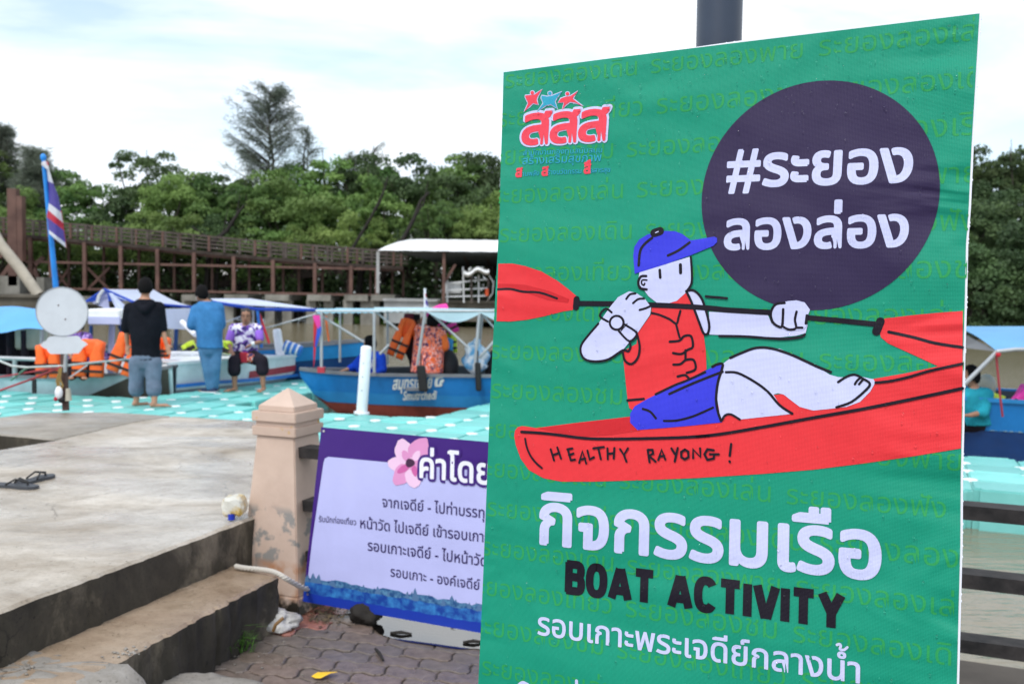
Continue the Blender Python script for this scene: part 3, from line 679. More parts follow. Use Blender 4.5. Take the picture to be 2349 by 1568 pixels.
# kayak and paddler (flat print, back to front)
pr = thing
kay = G.poly('kayak', v_red, M5([(175, 1232), (190, 1214), (215, 1208), (290, 1219), (500, 1192), (802, 1157), (1000, 1150)]) + M6([(300, 1010), (700, 960), (1060, 893), (1250, 860), (1440, 820), (1594, 790), (1590, 1000), (1583, 1308), (1300, 1355), (1000, 1398), (700, 1435), (400, 1460), (0, 1485)]) + M5([(900, 1503), (600, 1512), (430, 1512), (330, 1493), (250, 1448), (205, 1385), (178, 1310), (170, 1262)]), 3)
G.poly('kayak_inside', v_red2, M5([(300, 1221), (500, 1194), (802, 1158), (830, 1210), (860, 1234), (700, 1258), (560, 1266), (420, 1248)]), 4, kay)
G.strokes('kayak_lines', v_ink, [(M5([(212, 1240), (300, 1245), (400, 1255), (560, 1275), (700, 1279), (900, 1276), (1100, 1270), (1240, 1260)]) + M6([(0, 1238), (150, 1222), (400, 1180), (700, 1125), (1000, 1072), (1300, 1012), (1592, 950)]), 16*w5),
    (M6([(1075, 915), (1150, 908), (1260, 885), (1400, 845), (1592, 803)]), 15*w6), (M5([(232, 1277), (240, 1320), (260, 1368), (290, 1408), (323, 1437)]), 12*w5)], 8, kay)
hl = [[(372, 1335), (390, 1395)], [(408, 1325), (428, 1385)], [(382, 1368), (418, 1354)], [(466, 1337), (482, 1395)], [(463, 1335), (490, 1330)], [(472, 1366), (496, 1358)], [(482, 1395), (505, 1391)],
      [(528, 1408), (545, 1345), (566, 1412)], [(535, 1390), (560, 1385)], [(573, 1342), (585, 1390), (608, 1378)], [(605, 1330), (662, 1322)], [(632, 1327), (646, 1388)], [(682, 1330), (684, 1388)], [(720, 1328), (716, 1385)], [(684, 1360), (716, 1356)],
      [(752, 1335), (772, 1365), (794, 1330)], [(772, 1365), (786, 1402)], [(902, 1338), (912, 1405)], [(902, 1338), (928, 1338), (932, 1358), (910, 1370), (945, 1402)], [(960, 1392), (978, 1337), (998, 1390)], [(968, 1375), (992, 1370)],
      [(1032, 1330), (1050, 1360)], [(1066, 1328), (1050, 1400)], [(1105, 1336), (1085, 1350), (1086, 1378), (1105, 1390), (1125, 1378), (1124, 1348), (1105, 1336)], [(1150, 1382), (1150, 1335), (1190, 1377), (1188, 1330)],
      [(1262, 1340), (1228, 1335), (1212, 1362), (1228, 1392), (1262, 1385), (1266, 1362), (1242, 1362)], [(1262, 1362), (1290, 1362)], [(1358, 1306), (1350, 1370)], [(1349, 1400), (1351, 1404)]]
G.strokes('kayak_lettering', v_ink, [(M5(l), 12.5*w5) for l in hl], 9, kay, curve=False)
pl = G.poly('paddle_blade', v_red, M5([(83, 322), (160, 321), (230, 335), (320, 365), (410, 418), (470, 464), (512, 500), (490, 575), (440, 582), (330, 610), (240, 628), (150, 638), (74, 636)]), 3)
G.poly('blade_dark_stroke', v_red2, M5([(82, 430), (230, 437), (360, 470), (470, 515), (465, 537), (350, 520), (220, 475), (81, 455)]), 4, pl)  # darker red stroke printed along the blade
G.strokes('blade_line', v_ink, [(M5([(82, 462), (150, 460), (220, 475), (310, 480), (405, 512)]), 13*w5)], 5, pl)
p2_ = G.poly('paddle_blade', v_red, M6([(1127, 533), (1290, 513), (1450, 498), (1594, 488), (1593, 790), (1590, 792), (1447, 818), (1300, 750), (1150, 682), (1105, 645), (1095, 600)]), 3.5)
G.strokes('blade_line', v_ink, [(M6([(1152, 613), (1300, 645), (1430, 680), (1592, 705)]), 17*w6)], 5, p2_)
for nm_, l_ in (('paddle_shaft', (M5([(525, 539), (730, 541)]), 29*w5)), ('paddle_shaft', (M6([(660, 527), (860, 545), (1090, 568)]), 30*w6)), ('shaft_collar', (M5([(512, 516), (508, 560)]), 36*w5)), ('shaft_collar', (M6([(1102, 550), (1078, 610)]), 46*w6))): G.strokes(nm_, v_ink, [l_], 5 if 'shaft' == nm_[-5:] else 5.4)
vest = G.poly('life_vest', v_red, M5([(1165, 490), (1110, 480), (1060, 520), (1000, 545), (925, 545), (920, 600), (848, 695), (840, 760), (765, 800), (770, 870), (790, 1060), (800, 1110), (825, 1125), (945, 1040), (1110, 960), (1222, 900), (1218, 800), (1205, 700), (1185, 560)]), 4.5)
leg = G.poly('legs', v_white, M6([(165, 800), (210, 765), (300, 725), (400, 703), (500, 713), (620, 765), (720, 818), (800, 868), (850, 882), (900, 884), (960, 870), (1010, 885), (1060, 895), (1072, 915), (1040, 970), (980, 1030), (900, 1060), (800, 1072), (700, 1082), (620, 1060), (560, 1015), (525, 987), (490, 978), (462, 987), (500, 1045), (575, 1102), (265, 1135), (235, 1112), (185, 1106), (158, 1142), (145, 1120), (125, 1000), (140, 880)]), 5)
G.strokes('leg_lines', v_ink, [(M6([(205, 768), (280, 735), (360, 708), (450, 711), (560, 745), (650, 785), (730, 822), (805, 852)]), 16*w6), (M6([(180, 853), (250, 858), (350, 910), (430, 970), (500, 1050), (575, 1100)]), 15*w6),
    (M6([(850, 912), (900, 880), (950, 868), (1000, 893), (1038, 920), (1020, 955), (930, 1030), (840, 1062)]), 14*w6), (M6([(950, 925), (962, 905), (985, 885)]), 13*w6), (M6([(975, 925), (1000, 895)]), 13*w6), (M6([(155, 1140), (175, 1110), (210, 1105), (262, 1135)]), 13*w6)], 7, leg)
sho = G.poly('shorts', v_blue, M5([(1315, 863), (1260, 885), (1200, 915), (1110, 960), (1000, 1010), (900, 1060), (830, 1100), (805, 1140), (805, 1190), (845, 1230), (1000, 1218), (1150, 1205), (1308, 1188), (1285, 1110), (1277, 1040), (1290, 950)]), 6)
G.strokes('short_lines', v_ink, [(M5([(945, 1035), (1050, 985), (1110, 962), (1215, 915)]), 13*w5), (M5([(1020, 1033), (1150, 975), (1310, 912)]), 14*w5), (M5([(1255, 885), (1280, 872), (1310, 870), (1305, 905), (1285, 970), (1275, 1060), (1285, 1130), (1302, 1180)]), 14*w5),
    (M5([(875, 1115), (915, 1130), (946, 1166)]), 13*w5), (M5([(990, 1180), (1060, 1178), (1150, 1155), (1258, 1108)]), 12*w5)], 7, sho)
head = G.poly('head', v_white, M5([(855, 370), (1000, 325), (1130, 285), (1139, 300), (1140, 440), (1110, 480), (1060, 525), (1000, 543), (950, 535), (905, 500), (880, 465), (858, 440), (850, 410)]), 5.5)
G.strokes('face_lines', v_ink, [(M5([(1137, 287), (1142, 360), (1140, 430), (1112, 475)]), 12*w5), (M5([(967, 357), (970, 398)]), 15*w5), (M5([(1080, 328), (1081, 372)]), 17*w5), (M5([(893, 390), (865, 392), (850, 422), (860, 455), (895, 463)]), 14*w5), (M5([(897, 412), (872, 412), (868, 430), (880, 440), (885, 430)]), 9*w5)], 7, head)
cap_ = G.poly('cap', v_blue, M5([(830, 378), (822, 280), (828, 230), (855, 190), (900, 163), (945, 150), (1000, 143), (1050, 145), (1090, 160), (1137, 195), (1265, 175), (1280, 182), (1280, 205), (1260, 225), (1140, 275), (1000, 325), (860, 368)]), 6.5)
G.strokes('cap_lines', v_ink, [(M5([(925, 182), (885, 215), (860, 255), (852, 332)]), 15*w5), (M5([(1012, 278), (1070, 250), (1130, 207)]), 14*w5), (M5([(938, 155), (968, 145)]), 46*w5)], 7.5, cap_)
G.strokes('cap_button', v_white, [(M5([(944, 154), (960, 147)]), 5*w5)], 8.5, cap_)
arm2 = G.poly('far_arm', v_white, M6([(78, 492), (430, 512), (450, 560), (500, 590), (640, 590), (667, 570), (655, 620), (600, 635), (500, 645), (80, 628)]), 5)
G.poly('sleeve', v_white, M5([(1112, 470), (1150, 468), (1180, 492), (1207, 540), (1235, 640), (1232, 700), (1210, 705), (1185, 640), (1140, 530)]), 5.2, arm2)
G.strokes('arm_lines', v_ink, [(M5([(1112, 472), (1140, 530), (1182, 640), (1207, 702), (1230, 702), (1237, 650), (1208, 540), (1182, 492), (1150, 468), (1117, 470)]), 13*w5), (M6([(140, 637), (300, 640), (500, 655), (620, 645), (650, 628)]), 15*w6), (M6([(60, 401), (185, 412)]), 15*w6)], 8.2, arm2)
G.strokes('shaft_middle', v_ink, [(M5([(905, 547), (1110, 556), (1250, 566)]) + M6([(200, 483), (450, 497)]), 28*w5)], 7.2)
fist = G.poly('fist', v_white, M6([(545, 430), (600, 424), (650, 437), (682, 480), (667, 520), (665, 572), (640, 602), (540, 604), (458, 565), (446, 510), (466, 455), (505, 438)]), 7.8)
G.strokes('fist_lines', v_ink, [(M6([(530, 440), (475, 450), (448, 500), (460, 555), (500, 583), (516, 575), (520, 530), (522, 478)]), 15*w6), (M6([(516, 578), (555, 598), (598, 590), (592, 540), (602, 492)]), 14*w6), (M6([(598, 588), (636, 588)]), 14*w6), (M6([(664, 515), (658, 562)]), 16*w6)], 9, fist)
arm = G.poly('near_arm', v_white, M5([(800, 473), (835, 480), (885, 512), (920, 560), (915, 600), (848, 698), (802, 750), (760, 800), (700, 840), (620, 858), (560, 845), (532, 800), (545, 750), (590, 690), (635, 645), (660, 610), (695, 560), (740, 505)]), 7.8)
G.strokes('arm_lines', v_ink, [(M5([(632, 650), (580, 710), (540, 765), (537, 810), (562, 845), (620, 856), (690, 843), (765, 795), (795, 800), (808, 775), (802, 747)]), 13*w5), (M5([(840, 695), (858, 770), (848, 835), (812, 870), (777, 850), (765, 800)]), 13*w5),
    (M5([(785, 515), (805, 490), (835, 485)]), 12*w5), (M5([(822, 538), (850, 516), (882, 513)]), 12*w5), (M5([(858, 575), (890, 566), (915, 555)]), 12*w5),
    (M5([(705, 588), (672, 568), (640, 607), (684, 638)]), 12*w5), (M5([(778, 655), (842, 702), (802, 745), (744, 690)]), 12*w5), (M5([(755, 690), (790, 650)]), 5*w5)], 9, arm)
G.poly('watch', v_ink, M5([(733+44*math.cos(a*.21), 645+44*math.sin(a*.21)) for a in range(30)]), 9.6, arm)
G.poly('watch_face', v_white, M5([(733+31*math.cos(a*.21), 645+31*math.sin(a*.21)) for a in range(30)]), 10.4, arm)
G.strokes('vest_lines', v_ink, [(M5([(915, 590), (960, 600), (1020, 625), (1058, 650), (1070, 615), (1080, 580)]), 12*w5), (M5([(1056, 650), (1066, 690), (1076, 725)]), 12*w5), (M5([(1022, 748), (1075, 742), (1100, 718), (1138, 718), (1148, 775), (1120, 792), (1085, 815), (1040, 810)]), 13*w5),
    (M5([(1108, 795), (1108, 845)]), 13*w5), (M5([(1042, 873), (1080, 870), (1110, 848), (1152, 848), (1162, 898), (1115, 918)]), 13*w5), (M5([(1065, 938), (1105, 930), (1128, 950)]), 13*w5), (M5([(790, 1068), (880, 1060)]), 13*w5)], 7, vest)
# lower lettering
G.text('title_lettering', v_white, [('กิจกรรมเรือ', c7(303, 330), c7(1868, 497), 1.0, .028)], 3)
def arc(cx, cy, rx, ry, a0, a1, n=12): return [(cx + rx*math.copysign(abs(math.cos(R(a0+(a1-a0)*i/n)))**.8, math.cos(R(a0+(a1-a0)*i/n))), cy + ry*math.copysign(abs(math.sin(R(a0+(a1-a0)*i/n)))**.8, math.sin(R(a0+(a1-a0)*i/n)))) for i in range(n+1)]
def strokefont(word, a, b, h, w):
    e_ = .155
    gl = {'B': (.56, [[(0, 1.07), (0, -.07)], [(-.1, 1)] + arc(.34, .765, .19, .235, 90, -90) + [(-.1, .53)], [(-.1, .53)] + arc(.36, .265, .20, .265, 90, -90) + [(-.1, 0)]]),
          'O': (.60, [arc(.30, .5, .30, .5, 90, 455, 36)]), 'C': (.58, [arc(.30, .5, .30, .5, 38, 322, 30)]),
          'A': (.70, [[(0, -.07), (.32, 1.05)], [(.38, 1.05), (.70, -.07)], [(.35, .62), (.35, 1.07)], [(.14, .24), (.56, .24)]]), 'T': (.60, [[(-.06, 1), (.66, 1)], [(.30, 1), (.30, -.07)]]),
          'I': (.0, [[(0, 1.07), (0, -.07)]]), 'V': (.68, [[(0, 1.07), (.31, -.05)], [(.37, -.05), (.68, 1.07)], [(.34, .4), (.34, -.07)]]), 'Y': (.66, [[(0, 1.07), (.33, .42)], [(.66, 1.07), (.33, .42)], [(.33, .5), (.33, -.07)]]), ' ': (.10, [])}
    tot = 0; pos = []
    for ch in word: pos.append(tot); tot += gl[ch][0] + .36
    tot -= .36; a = Vector(a); b = Vector(b); d = (b-a); k = d.length/tot; e = d.normalized(); n_ = Vector((-e.y, e.x)); o = []
    for ch, p_ in zip(word, pos):
        for ln in gl[ch][1]: o.append(([tuple(a + e*((p_+x)*k) + n_*(y*h)) for x, y in ln], w))
    return o
G.strokes('subtitle_lettering', v_ink, strokefont('BOAT ACTIVITY', c7(432, 549), c7(1690, 718), .0485, .0152), 3, butt=True, curve=False)
G.text('route_lettering', v_white, [('รอบเกาะพระเจดีย์กลางนํา', c7(291, 752), c7(1778, 978), 1.0, .014)], 3)
G.strokes('tone_mark', v_white, [([c7(1674, 801), c7(1686, 797), c7(1692, 806), c7(1688, 820), c7(1706, 824), c7(1722, 812)], .0042)], 3.5)
G.strokes('route_lettering', v_white, [([c7(200, 990), c7(220, 975), c7(245, 985)], .006), ([c7(470, 968), c7(470, 985)], .006)], 3)
# rain drops
m_drop = bpy.data.materials.new('rain_drop'); m_drop.use_nodes = True; b = m_drop.node_tree.nodes['Principled BSDF']; b.inputs['Roughness'].default_value = .03; b.inputs['Transmission Weight'].default_value = 1; b.inputs['IOR'].default_value = 1.33; b.inputs['Base Color'].default_value = (1, 1, 1, 1)
dm = MB(); r_ = random.Random(11)
for i in range(1500):
    u = r_.uniform(.01, .83); z = r_.uniform(.75, 1.98) if r_.random() < .7 else 1.99 - abs(r_.gauss(0, .12)); z = min(z, 1.96+.02*u); rd = r_.choice((.0007, .001, .0012, .0016, .0022)) if r_.random() < .6 else .0009
    vs = []; n = 6
    for (rr_, h_) in ((1, 0), (.75, .35), (.0, .55)):
        for k in range(n if rr_ else 1): a = 2*math.pi*k/n; vs.append(Vector((u + rd*rr_*math.cos(a), -.0042 - rd*h_*1.2, z + rd*1.15*rr_*math.sin(a))))
    fs = [(k, (k+1) % n, n+(k+1) % n, n+k) for k in range(n)] + [(n+k, n+(k+1) % n, 2*n) for k in range(n)]
    dm.add(vs, fs, True)
o = dm.build('rain_drops', m_drop, G.root); o['kind'] = 'stuff'; G.orient(o)
dm = MB()
for i in range(70):      # beads along the wet top and right rim
    t_ = r_.random()
    if i < 35: p = (.25 + .6*t_, edge[0][1] + (edge[4][1]-edge[0][1])*(.25+.6*t_)/.85 + .004)
    else:
        j = 4 + t_*10; a_, b_ = edge[int(j)], edge[int(j)+1]; f_ = j-int(j); p = (a_[0]*(1-f_)+b_[0]*f_+.0032, a_[1]*(1-f_)+b_[1]*f_)
    dm.ball((p[0], .003, 1.99+p[1]), .0012, .0012, .0012+.001*r_.random(), 6, 4)
dm.build('rim_drops', mat('rim_bead', (.85, .87, .95), rough=.2, var=.02), G.root)['kind'] = 'stuff'

# ------------------------------------------------------------------ purple banner on the fence
def vinyl2(name, col, glossy=.4): return mat(name, col, rough=glossy, var=.04, vscale=4, bump=.15, bscale=5, dist=.03)
NP = NF - .112
Tp = PN(737, 979, NP); 
B2 = Plane('fare_banner', 'purple and lavender printed fare banner with a pink flower tied to the timber fence', 'banner', Tp, UX, Vector((0, 0, 1)), Tp.z - .10)
e = lambda x, y: B2.inv(x, y)
tl = e(737, 979); tr1 = e(1118, 1013); blp = e(695, 1378); brp = e(1100, 1450)
W2 = 1.9
def ext(a, b, u): k = (u-a[0])/(b[0]-a[0]); return (u, a[1]+(b[1]-a[1])*k)
trp = ext(tl, tr1, W2); brx = ext(blp, brp, W2)
def bil(s_, t_):
    top = (tl[0]+(trp[0]-tl[0])*s_, tl[1]+(trp[1]-tl[1])*s_ - .012*math.sin(min(1, s_*2)*math.pi)*.0); bo = (blp[0]+(brx[0]-blp[0])*s_, blp[1]+(brx[1]-blp[1])*s_)
    return (top[0]+(bo[0]-top[0])*t_, top[1]+(bo[1]-top[1])*t_)
p_pur = vinyl2('fare_purple', lin(62, 28, 120)); p_lav = vinyl2('fare_lavender', lin(187, 190, 238)); p_txt = vinyl2('fare_text_navy', lin(48, 36, 92)); p_wht = vinyl2('fare_white', lin(235, 236, 250))
p_b1 = mat('fare_blue_band', lin(20, 62, 150), rough=.4, vscale=22, col2=lin(56, 130, 196), ramp=(.4, .65)); p_b2 = vinyl2('fare_deep_blue', lin(24, 56, 165)); p_tree = vinyl2('fare_tree_print', lin(84, 118, 158)); p_tree2 = mat('fare_tree_print_dark', lin(36, 78, 130), rough=.4, vscale=40, col2=lin(92, 140, 176), ramp=(.42, .62))
p_f1 = vinyl2('petal_pale', lin(238, 200, 230)); p_f2 = vinyl2('petal_pink', lin(222, 150, 200)); p_f3 = vinyl2('flower_heart', lin(70, 40, 70)); p_f4 = vinyl2('petal_rose', lin(205, 100, 165))
bk = MB(); cs = [bil(0, 0), bil(1, 0), bil(1, 1), bil(0, 1)]
NU = 24; vs = []; 
for j in range(9):
    for i in range(NU+1):
        u, v = bil(i/NU, j/8); vs.append(B2.p3(u, v, 0))
bk.add(vs, [(j*(NU+1)+i, j*(NU+1)+i+1, (j+1)*(NU+1)+i+1, (j+1)*(NU+1)+i) for j in range(8) for i in range(NU)])
o = bk.build('printed_sheet', p_pur, B2.root, fix=False); B2.orient(o)
ptex = []
q = lambda pts: [e(*p) for p in pts]
# lavender panel with rounded top left corner
lavp = [e(745, 1055), e(748, 1049), e(756, 1046)] + [e(1118, 1080)] 
lv_r = ext(e(756, 1046), e(1118, 1080), W2-.02)
lav = q([(742, 1062), (745, 1051), (753, 1047)]) + [lv_r] + [ext(e(700, 1340), e(1100, 1412), W2-.02)] + q([(704, 1345), (716, 1240)])
B2.poly('lavender_panel', p_lav, lav, 1)
lb_ = e(696, 1377); 
r_ = random.Random(2)
def band(y0, y1, m, layer, jag, seed, name):
    r_ = random.Random(seed); top = []; N_ = 70
    for i in range(N_+1):
        s_ = i/N_; a = bil(s_, y0); top.append((a[0], a[1] + jag*r_.uniform(-.3, 1)))
    bot = [bil(1, y1), bil(0, y1)]
    B2.poly(name, m, top + bot, layer)
def trees2():
    mb = MB()
    for i in range(90):
        s_ = r_.uniform(.0, 1)
        if .1 < s_ < .16: continue
        a = bil(s_, .865 + r_.uniform(0, .02)); h = r_.uniform(.015, .055); w_ = h*r_.uniform(.26, .45)
        pts = [(a[0]+dx*w_*r_.uniform(.8, 1.2), a[1]-.012+dy*h) for dx, dy in ((-1, 0), (-.9, .3), (-.65, .55), (-.4, .8), (0, 1.05), (.35, .8), (.7, .55), (.9, .25), (1, 0))]
        tri = tessellate_polygon([[Vector((x, y, 0)) for x, y in pts]]); mb.add([B2.p3(x, y, 2 + .02*i) for x, y in pts], [tuple(k) for k in tri])
    o = mb.build('tree_print', p_tree, B2.root, fix=False); B2.orient(o); o['kind'] = 'stuff'
trees2()
band(.86, 1, p_tree2, 3, .012, 4, 'tree_band'); band(.89, 1, p_b1, 4, .007, 5, 'blue_band'); band(.95, 1, p_b2, 5, .006, 6, 'blue_band')
# flower
K2 = lambda x, y: e((540 + x/2.093)*KX, (920 + y/2.093)*KY)
def petal(cx, cy, rx, ry, rot, m, layer, seed):
    r2 = random.Random(seed); pts = []
    for i in range(22):
        a = 2*math.pi*i/22; k = 1 + r2.uniform(-.05, .05); x = rx*k*math.cos(a); y = ry*k*math.sin(a)*(1 - .25*math.cos(a)); c_, s_ = math.cos(R(rot)), math.sin(R(rot)); pts.append(K2(cx + x*c_ - y*s_, cy + x*s_ + y*c_))
    return B2.poly('petal', m, pts, layer)
for a in ((935, 375, 62, 48, 250, p_f1, 6, 1), (1015, 365, 62, 50, 300, p_f2, 6.5, 2), (905, 445, 55, 40, 190, p_f1, 7, 3), (925, 500, 62, 44, 130, p_f2, 7.5, 4), (985, 515, 50, 42, 80, p_f1, 8, 5), (1020, 450, 60, 42, 10, p_f2, 8.3, 6), (945, 400, 30, 20, 240, p_f2, 8.8, 7), (1000, 400, 28, 18, 300, p_f1, 9.2, 8), (930, 470, 34, 17, 150, p_f4, 9.5, 9), (990, 480, 28, 14, 80, p_f4, 9.9, 10)): petal(*a)
petal(968, 438, 24, 22, 0, p_f3, 10.4, 12)
_a, _b, _wp = textmesh('ค่าโดย'); _a, _b, _wf = textmesh('ค่าโดยสาร'); KW = _wf/_wp
ti = lambda off, lay, m: B2.text('title_lettering', m, [('ค่าโดยสาร', K2(1018, 510), K2(1018+367*KW, 510+38*KW), 1.1, off)], lay)
ti(.10, 11, p_pur); ti(.022, 12.5, p_wht)
tx = []
def line(body, x0, y0, x1, y1, ys=1.1, off=.012): tx.append((body, K2(x0, y0), K2(x1, y1), ys, off))
def fit(body, x0, y0, part, x1, y1, ys=1.12, off=.010):
    # the visible part ends at x1,y1; the rest runs on behind the green banner
    _, _, wp = textmesh(part); _, _, wf = textmesh(body); k = wf/wp; a = Vector(K2(x0, y0)); b = Vector(K2(x1, y1)); tx.append((body, a, a+(b-a)*k, ys, off))
fit('จากเจดีย์ - ไปท่าบรรทุก', 824, 662, 'จากเจดีย์ - ไปท่าบรรทุ', 1345, 720)
line('รับนักท่องเที่ยว', 500, 738, 690, 755, 1.15, .006)
fit('หน้าวัด ไปเจดีย์ เข้ารอบเกาะ', 712, 770, 'หน้าวัด ไปเจดีย์ เข้ารอบเกา', 1340, 842)
fit('รอบเกาะเจดีย์ - ไปหน้าวัด', 750, 884, 'รอบเกาะเจดีย์ - ไปหน้าวั', 1325, 962)
fit('รอบเกาะ - องค์เจดีย์', 866, 1016, 'รอบเกาะ - องค์เจดีย', 1318, 1086)
B2.text('fare_lettering', p_txt, tx, 6)
m_eye = mat('eyelet', (.6, .6, .6), rough=.3, metal=.8)
for x, y in ((743, 988), (706, 1362)):
    u, v = e(x, y); MB().tube([B2.p3(u, v, 1), B2.p3(u, v, 8)], .006, 10).build('eyelet', m_eye, B2.root)
# ================================================================== FLOATING DOCK
m_dock = mat('turquoise_plastic', (.15, .53, .49), rough=.42, vscale=1.2, col2=(.24, .68, .64), bump=.15, bscale=25, dist=.004, spec=.5)
t = m_dock.node_tree; b = t.nodes['Principled BSDF']; c_ = overlay(t, b.inputs['Base Color'].links[0].from_socket, (.02, .035, .03), 3, .2, .35, -.5, -.27, 3); t.links.new(c_, b.inputs['Base Color'])
oi = t.nodes.new('ShaderNodeObjectInfo'); mr = t.nodes.new('ShaderNodeMapRange'); mr.inputs[3].default_value = .78; mr.inputs[4].default_value = 1.12; hs = t.nodes.new('ShaderNodeHueSaturation')
t.links.new(oi.outputs['Random'], mr.inputs[0]); t.links.new(mr.outputs[0], hs.inputs['Value']); t.links.new(c_, hs.inputs['Color']); t.links.new(hs.outputs[0], b.inputs['Base Color'])
m_pin = mat('white_dock_pin', (.80, .84, .84), rough=.45, var=.05)
dock = thing('floating_dock', 'turquoise floating dock of plastic cubes with white pins between the landing and the boats', 'floating dock', UN(-5.4, 10.9, DECK_Z-.4))
def cube_mesh():
    n = 4; bm = bmesh.new(); bmesh.ops.create_cube(bm, size=1)
    for v in bm.verts: v.co = Vector((v.co.x*.496, v.co.y*.496, v.co.z*.4))
    ve = [e_ for e_ in bm.edges if abs(e_.verts[0].co.z - e_.verts[1].co.z) > .1]
    bmesh.ops.bevel(bm, geom=ve, offset=.05, segments=2, affect='EDGES')
    te = [e_ for e_ in bm.edges if e_.verts[0].co.z > .19 and e_.verts[1].co.z > .19 and len(e_.link_faces) == 2]
    bmesh.ops.bevel(bm, geom=te, offset=.014, segments=2, affect='EDGES')
    topf = [f for f in bm.faces if f.normal.z > .9 and f.calc_area() > .05]
    r_ = bmesh.ops.inset_region(bm, faces=topf, thickness=.05, depth=.0)
    for f in topf: 
        for v in f.verts: v.co.z -= .006
    me = bpy.data.meshes.new('module')
    for f in bm.faces: f.smooth = False
    bm.to_mesh(me); bm.free(); me.materials.append(m_dock); return me
cm = cube_mesh(); pinb = MB()
pinb.tube([(0, 0, -.01), (0, 0, .001), (0, 0, .004)], [.066, .066, .060], 16); po = pinb.build('pin', m_pin); pmh = po.data; bpy.data.objects.remove(po)
cells = set()
UB = -5.42
for i in range(-17, 14):
    for j in range(0, 4): cells.add((i, j))
for i in range(-17, -6): cells.add((i, -1))
for i in (-10, -9, -8): cells.discard((i, 4))
for i in range(0, 4):
    for j in range(4, 9): cells.add((i, j))
fing = [(i, j) for i in range(-9, -6) for j in range(4, 12)]
for c in fing: cells.add(c)
cells.discard((-7, 11)); 
N0_ = 9.05
r_ = random.Random(8); pinset = set()
for (i, j) in sorted(cells):
    u, n_ = UB + .5*i + .25, N0_ + .5*j + .25; p = UN(u, n_, DECK_Z - .2 + .018*math.sin(i*.7+j*.4) + r_.uniform(-.005, .005))
    o = bpy.data.objects.new('module', cm); COL.objects.link(o); o.parent = dock; o.location = p - dock.location; o.rotation_euler = (r_.gauss(0, .012), r_.gauss(0, .012), R(-21.5) + r_.gauss(0, .006))
    for a in (0, 1):
        for b_ in (0, 1): pinset.add((i+a, j+b_))
for (i, j) in sorted(pinset):
    nb = sum(((i-a, j-b_) in cells) for a in (0, 1) for b_ in (0, 1))
    if nb < 3: continue
    p = UN(UB+.5*i, N0_+.5*j, DECK_Z + .004 + .018*math.sin(i*.7+j*.4)); o = bpy.data.objects.new('pin', pmh); COL.objects.link(o); o.parent = dock; o.location = p - dock.location; o.rotation_euler = (r_.gauss(0, .02), r_.gauss(0, .02), r_.uniform(0, 6))
# bollards on the dock
m_whp = mat('white_plastic', (.78, .80, .84), rough=.38, var=.06, vscale=4)
bt, bb_ = Q(840.5, 793, 12.65), P(829.5, 948, DECK_Z)
bo = thing('bollard', 'white plastic bollard leaning on the turquoise dock in front of the blue boat', 'bollard', bb_)
ax_ = (bt-bb_).normalized(); MB().tube([bb_, bt - ax_*.03, bt - ax_*.008, bt], [.07, .07, .062, .035], 20).build('post', m_whp, bo)
MB().tube([bb_, bb_+ax_*.02], .1, 20).build('flange', m_whp, bo)
for k in (.35, .55, .75): MB().ball(bb_.lerp(bt, k) + Vector((-.012, -.071, 0)), .008, .006, .008, 8, 6).build('bolt', mat('grey_bolt', (.2, .2, .22), rough=.5), bo)

# ================================================================== FOOTBRIDGE ACROSS THE RIVER BANK
m_steel = mat('red_brown_steel', (.085, .043, .034), rough=.6, vscale=1.5, col2=(.15, .080, .062)); m_rail = mat('dark_weathered_rail', (.05, .038, .032), rough=.8, vscale=2, col2=(.11, .09, .08))
m_pier = mat('pier_concrete', (.13, .125, .105), rough=.85, vscale=1.2, col2=(.27, .26, .23), bump=.3, bscale=6, dist=.05); m_dkwood = mat('dark_bridge_boards', (.03, .022, .018), rough=.9, vscale=2, col2=(.06, .045, .038))
YB = 49.0; fb = thing('footbridge', 'long rust red steel footbridge with dark railings rising to the left over the far bank', 'footbridge', Q(600, 680, YB))
def yrail(x):   # top rail line in the photo
    pts = [(-60, 493), (49, 503), (330, 527), (601, 553), (865, 573), (925, 578)]
    for (a, b), (c, d) in zip(pts, pts[1:]):
        if x <= c: return b + (d-b)*(x-a)/(c-a)
    return 578
def ydeck(x):
    pts = [(-60, 528), (49, 537), (330, 562), (601, 588), (865, 608), (925, 610)]
    for (a, b), (c, d) in zip(pts, pts[1:]):
        if x <= c: return b + (d-b)*(x-a)/(c-a)
    return 610
xs = [-60, 49, 180, 330, 470, 601, 740, 865, 925]
dk = MB()
for a, b in zip(xs, xs[1:]):
    A, B_ = Q(a, ydeck(a), YB), Q(b, ydeck(b), YB)
    dk.add([A, B_, B_ + Vector((0, 2.2, 0)), A + Vector((0, 2.2, 0)), A - Vector((0, 0, .16)), B_ - Vector((0, 0, .16)), B_ + Vector((0, 2.2, -.16)), A + Vector((0, 2.2, -.16))], [(0, 1, 2, 3), (4, 5, 6, 7), (0, 1, 5, 4), (3, 2, 6, 7)])
dk.build('deck', m_dkwood, fb)
for dy, nm in ((0, 'near'), (2.2, 'far')):
    for f in (0, .25, .5, .75):
        ms = MB()
        for a, b in zip(xs, xs[1:]): ms.bar(Q(a, yrail(a)*(1-f)+ydeck(a)*f, YB) + Vector((0, dy, 0)), Q(b, yrail(b)*(1-f)+ydeck(b)*f, YB) + Vector((0, dy, 0)), .05, .055)
        ms.build('railing_bar', m_rail, fb)
    for i in range(28):
        x = -50 + i*35.3 + (6 if dy else 0); bx('railing_post', m_steel if i % 3 == 0 else m_rail, fb, (Q(x, yrail(x), YB)+Q(x, ydeck(x), YB))/2 + Vector((0, dy, 0)), .10, .1, (Q(x, yrail(x), YB)-Q(x, ydeck(x), YB)).z)
ms = MB()
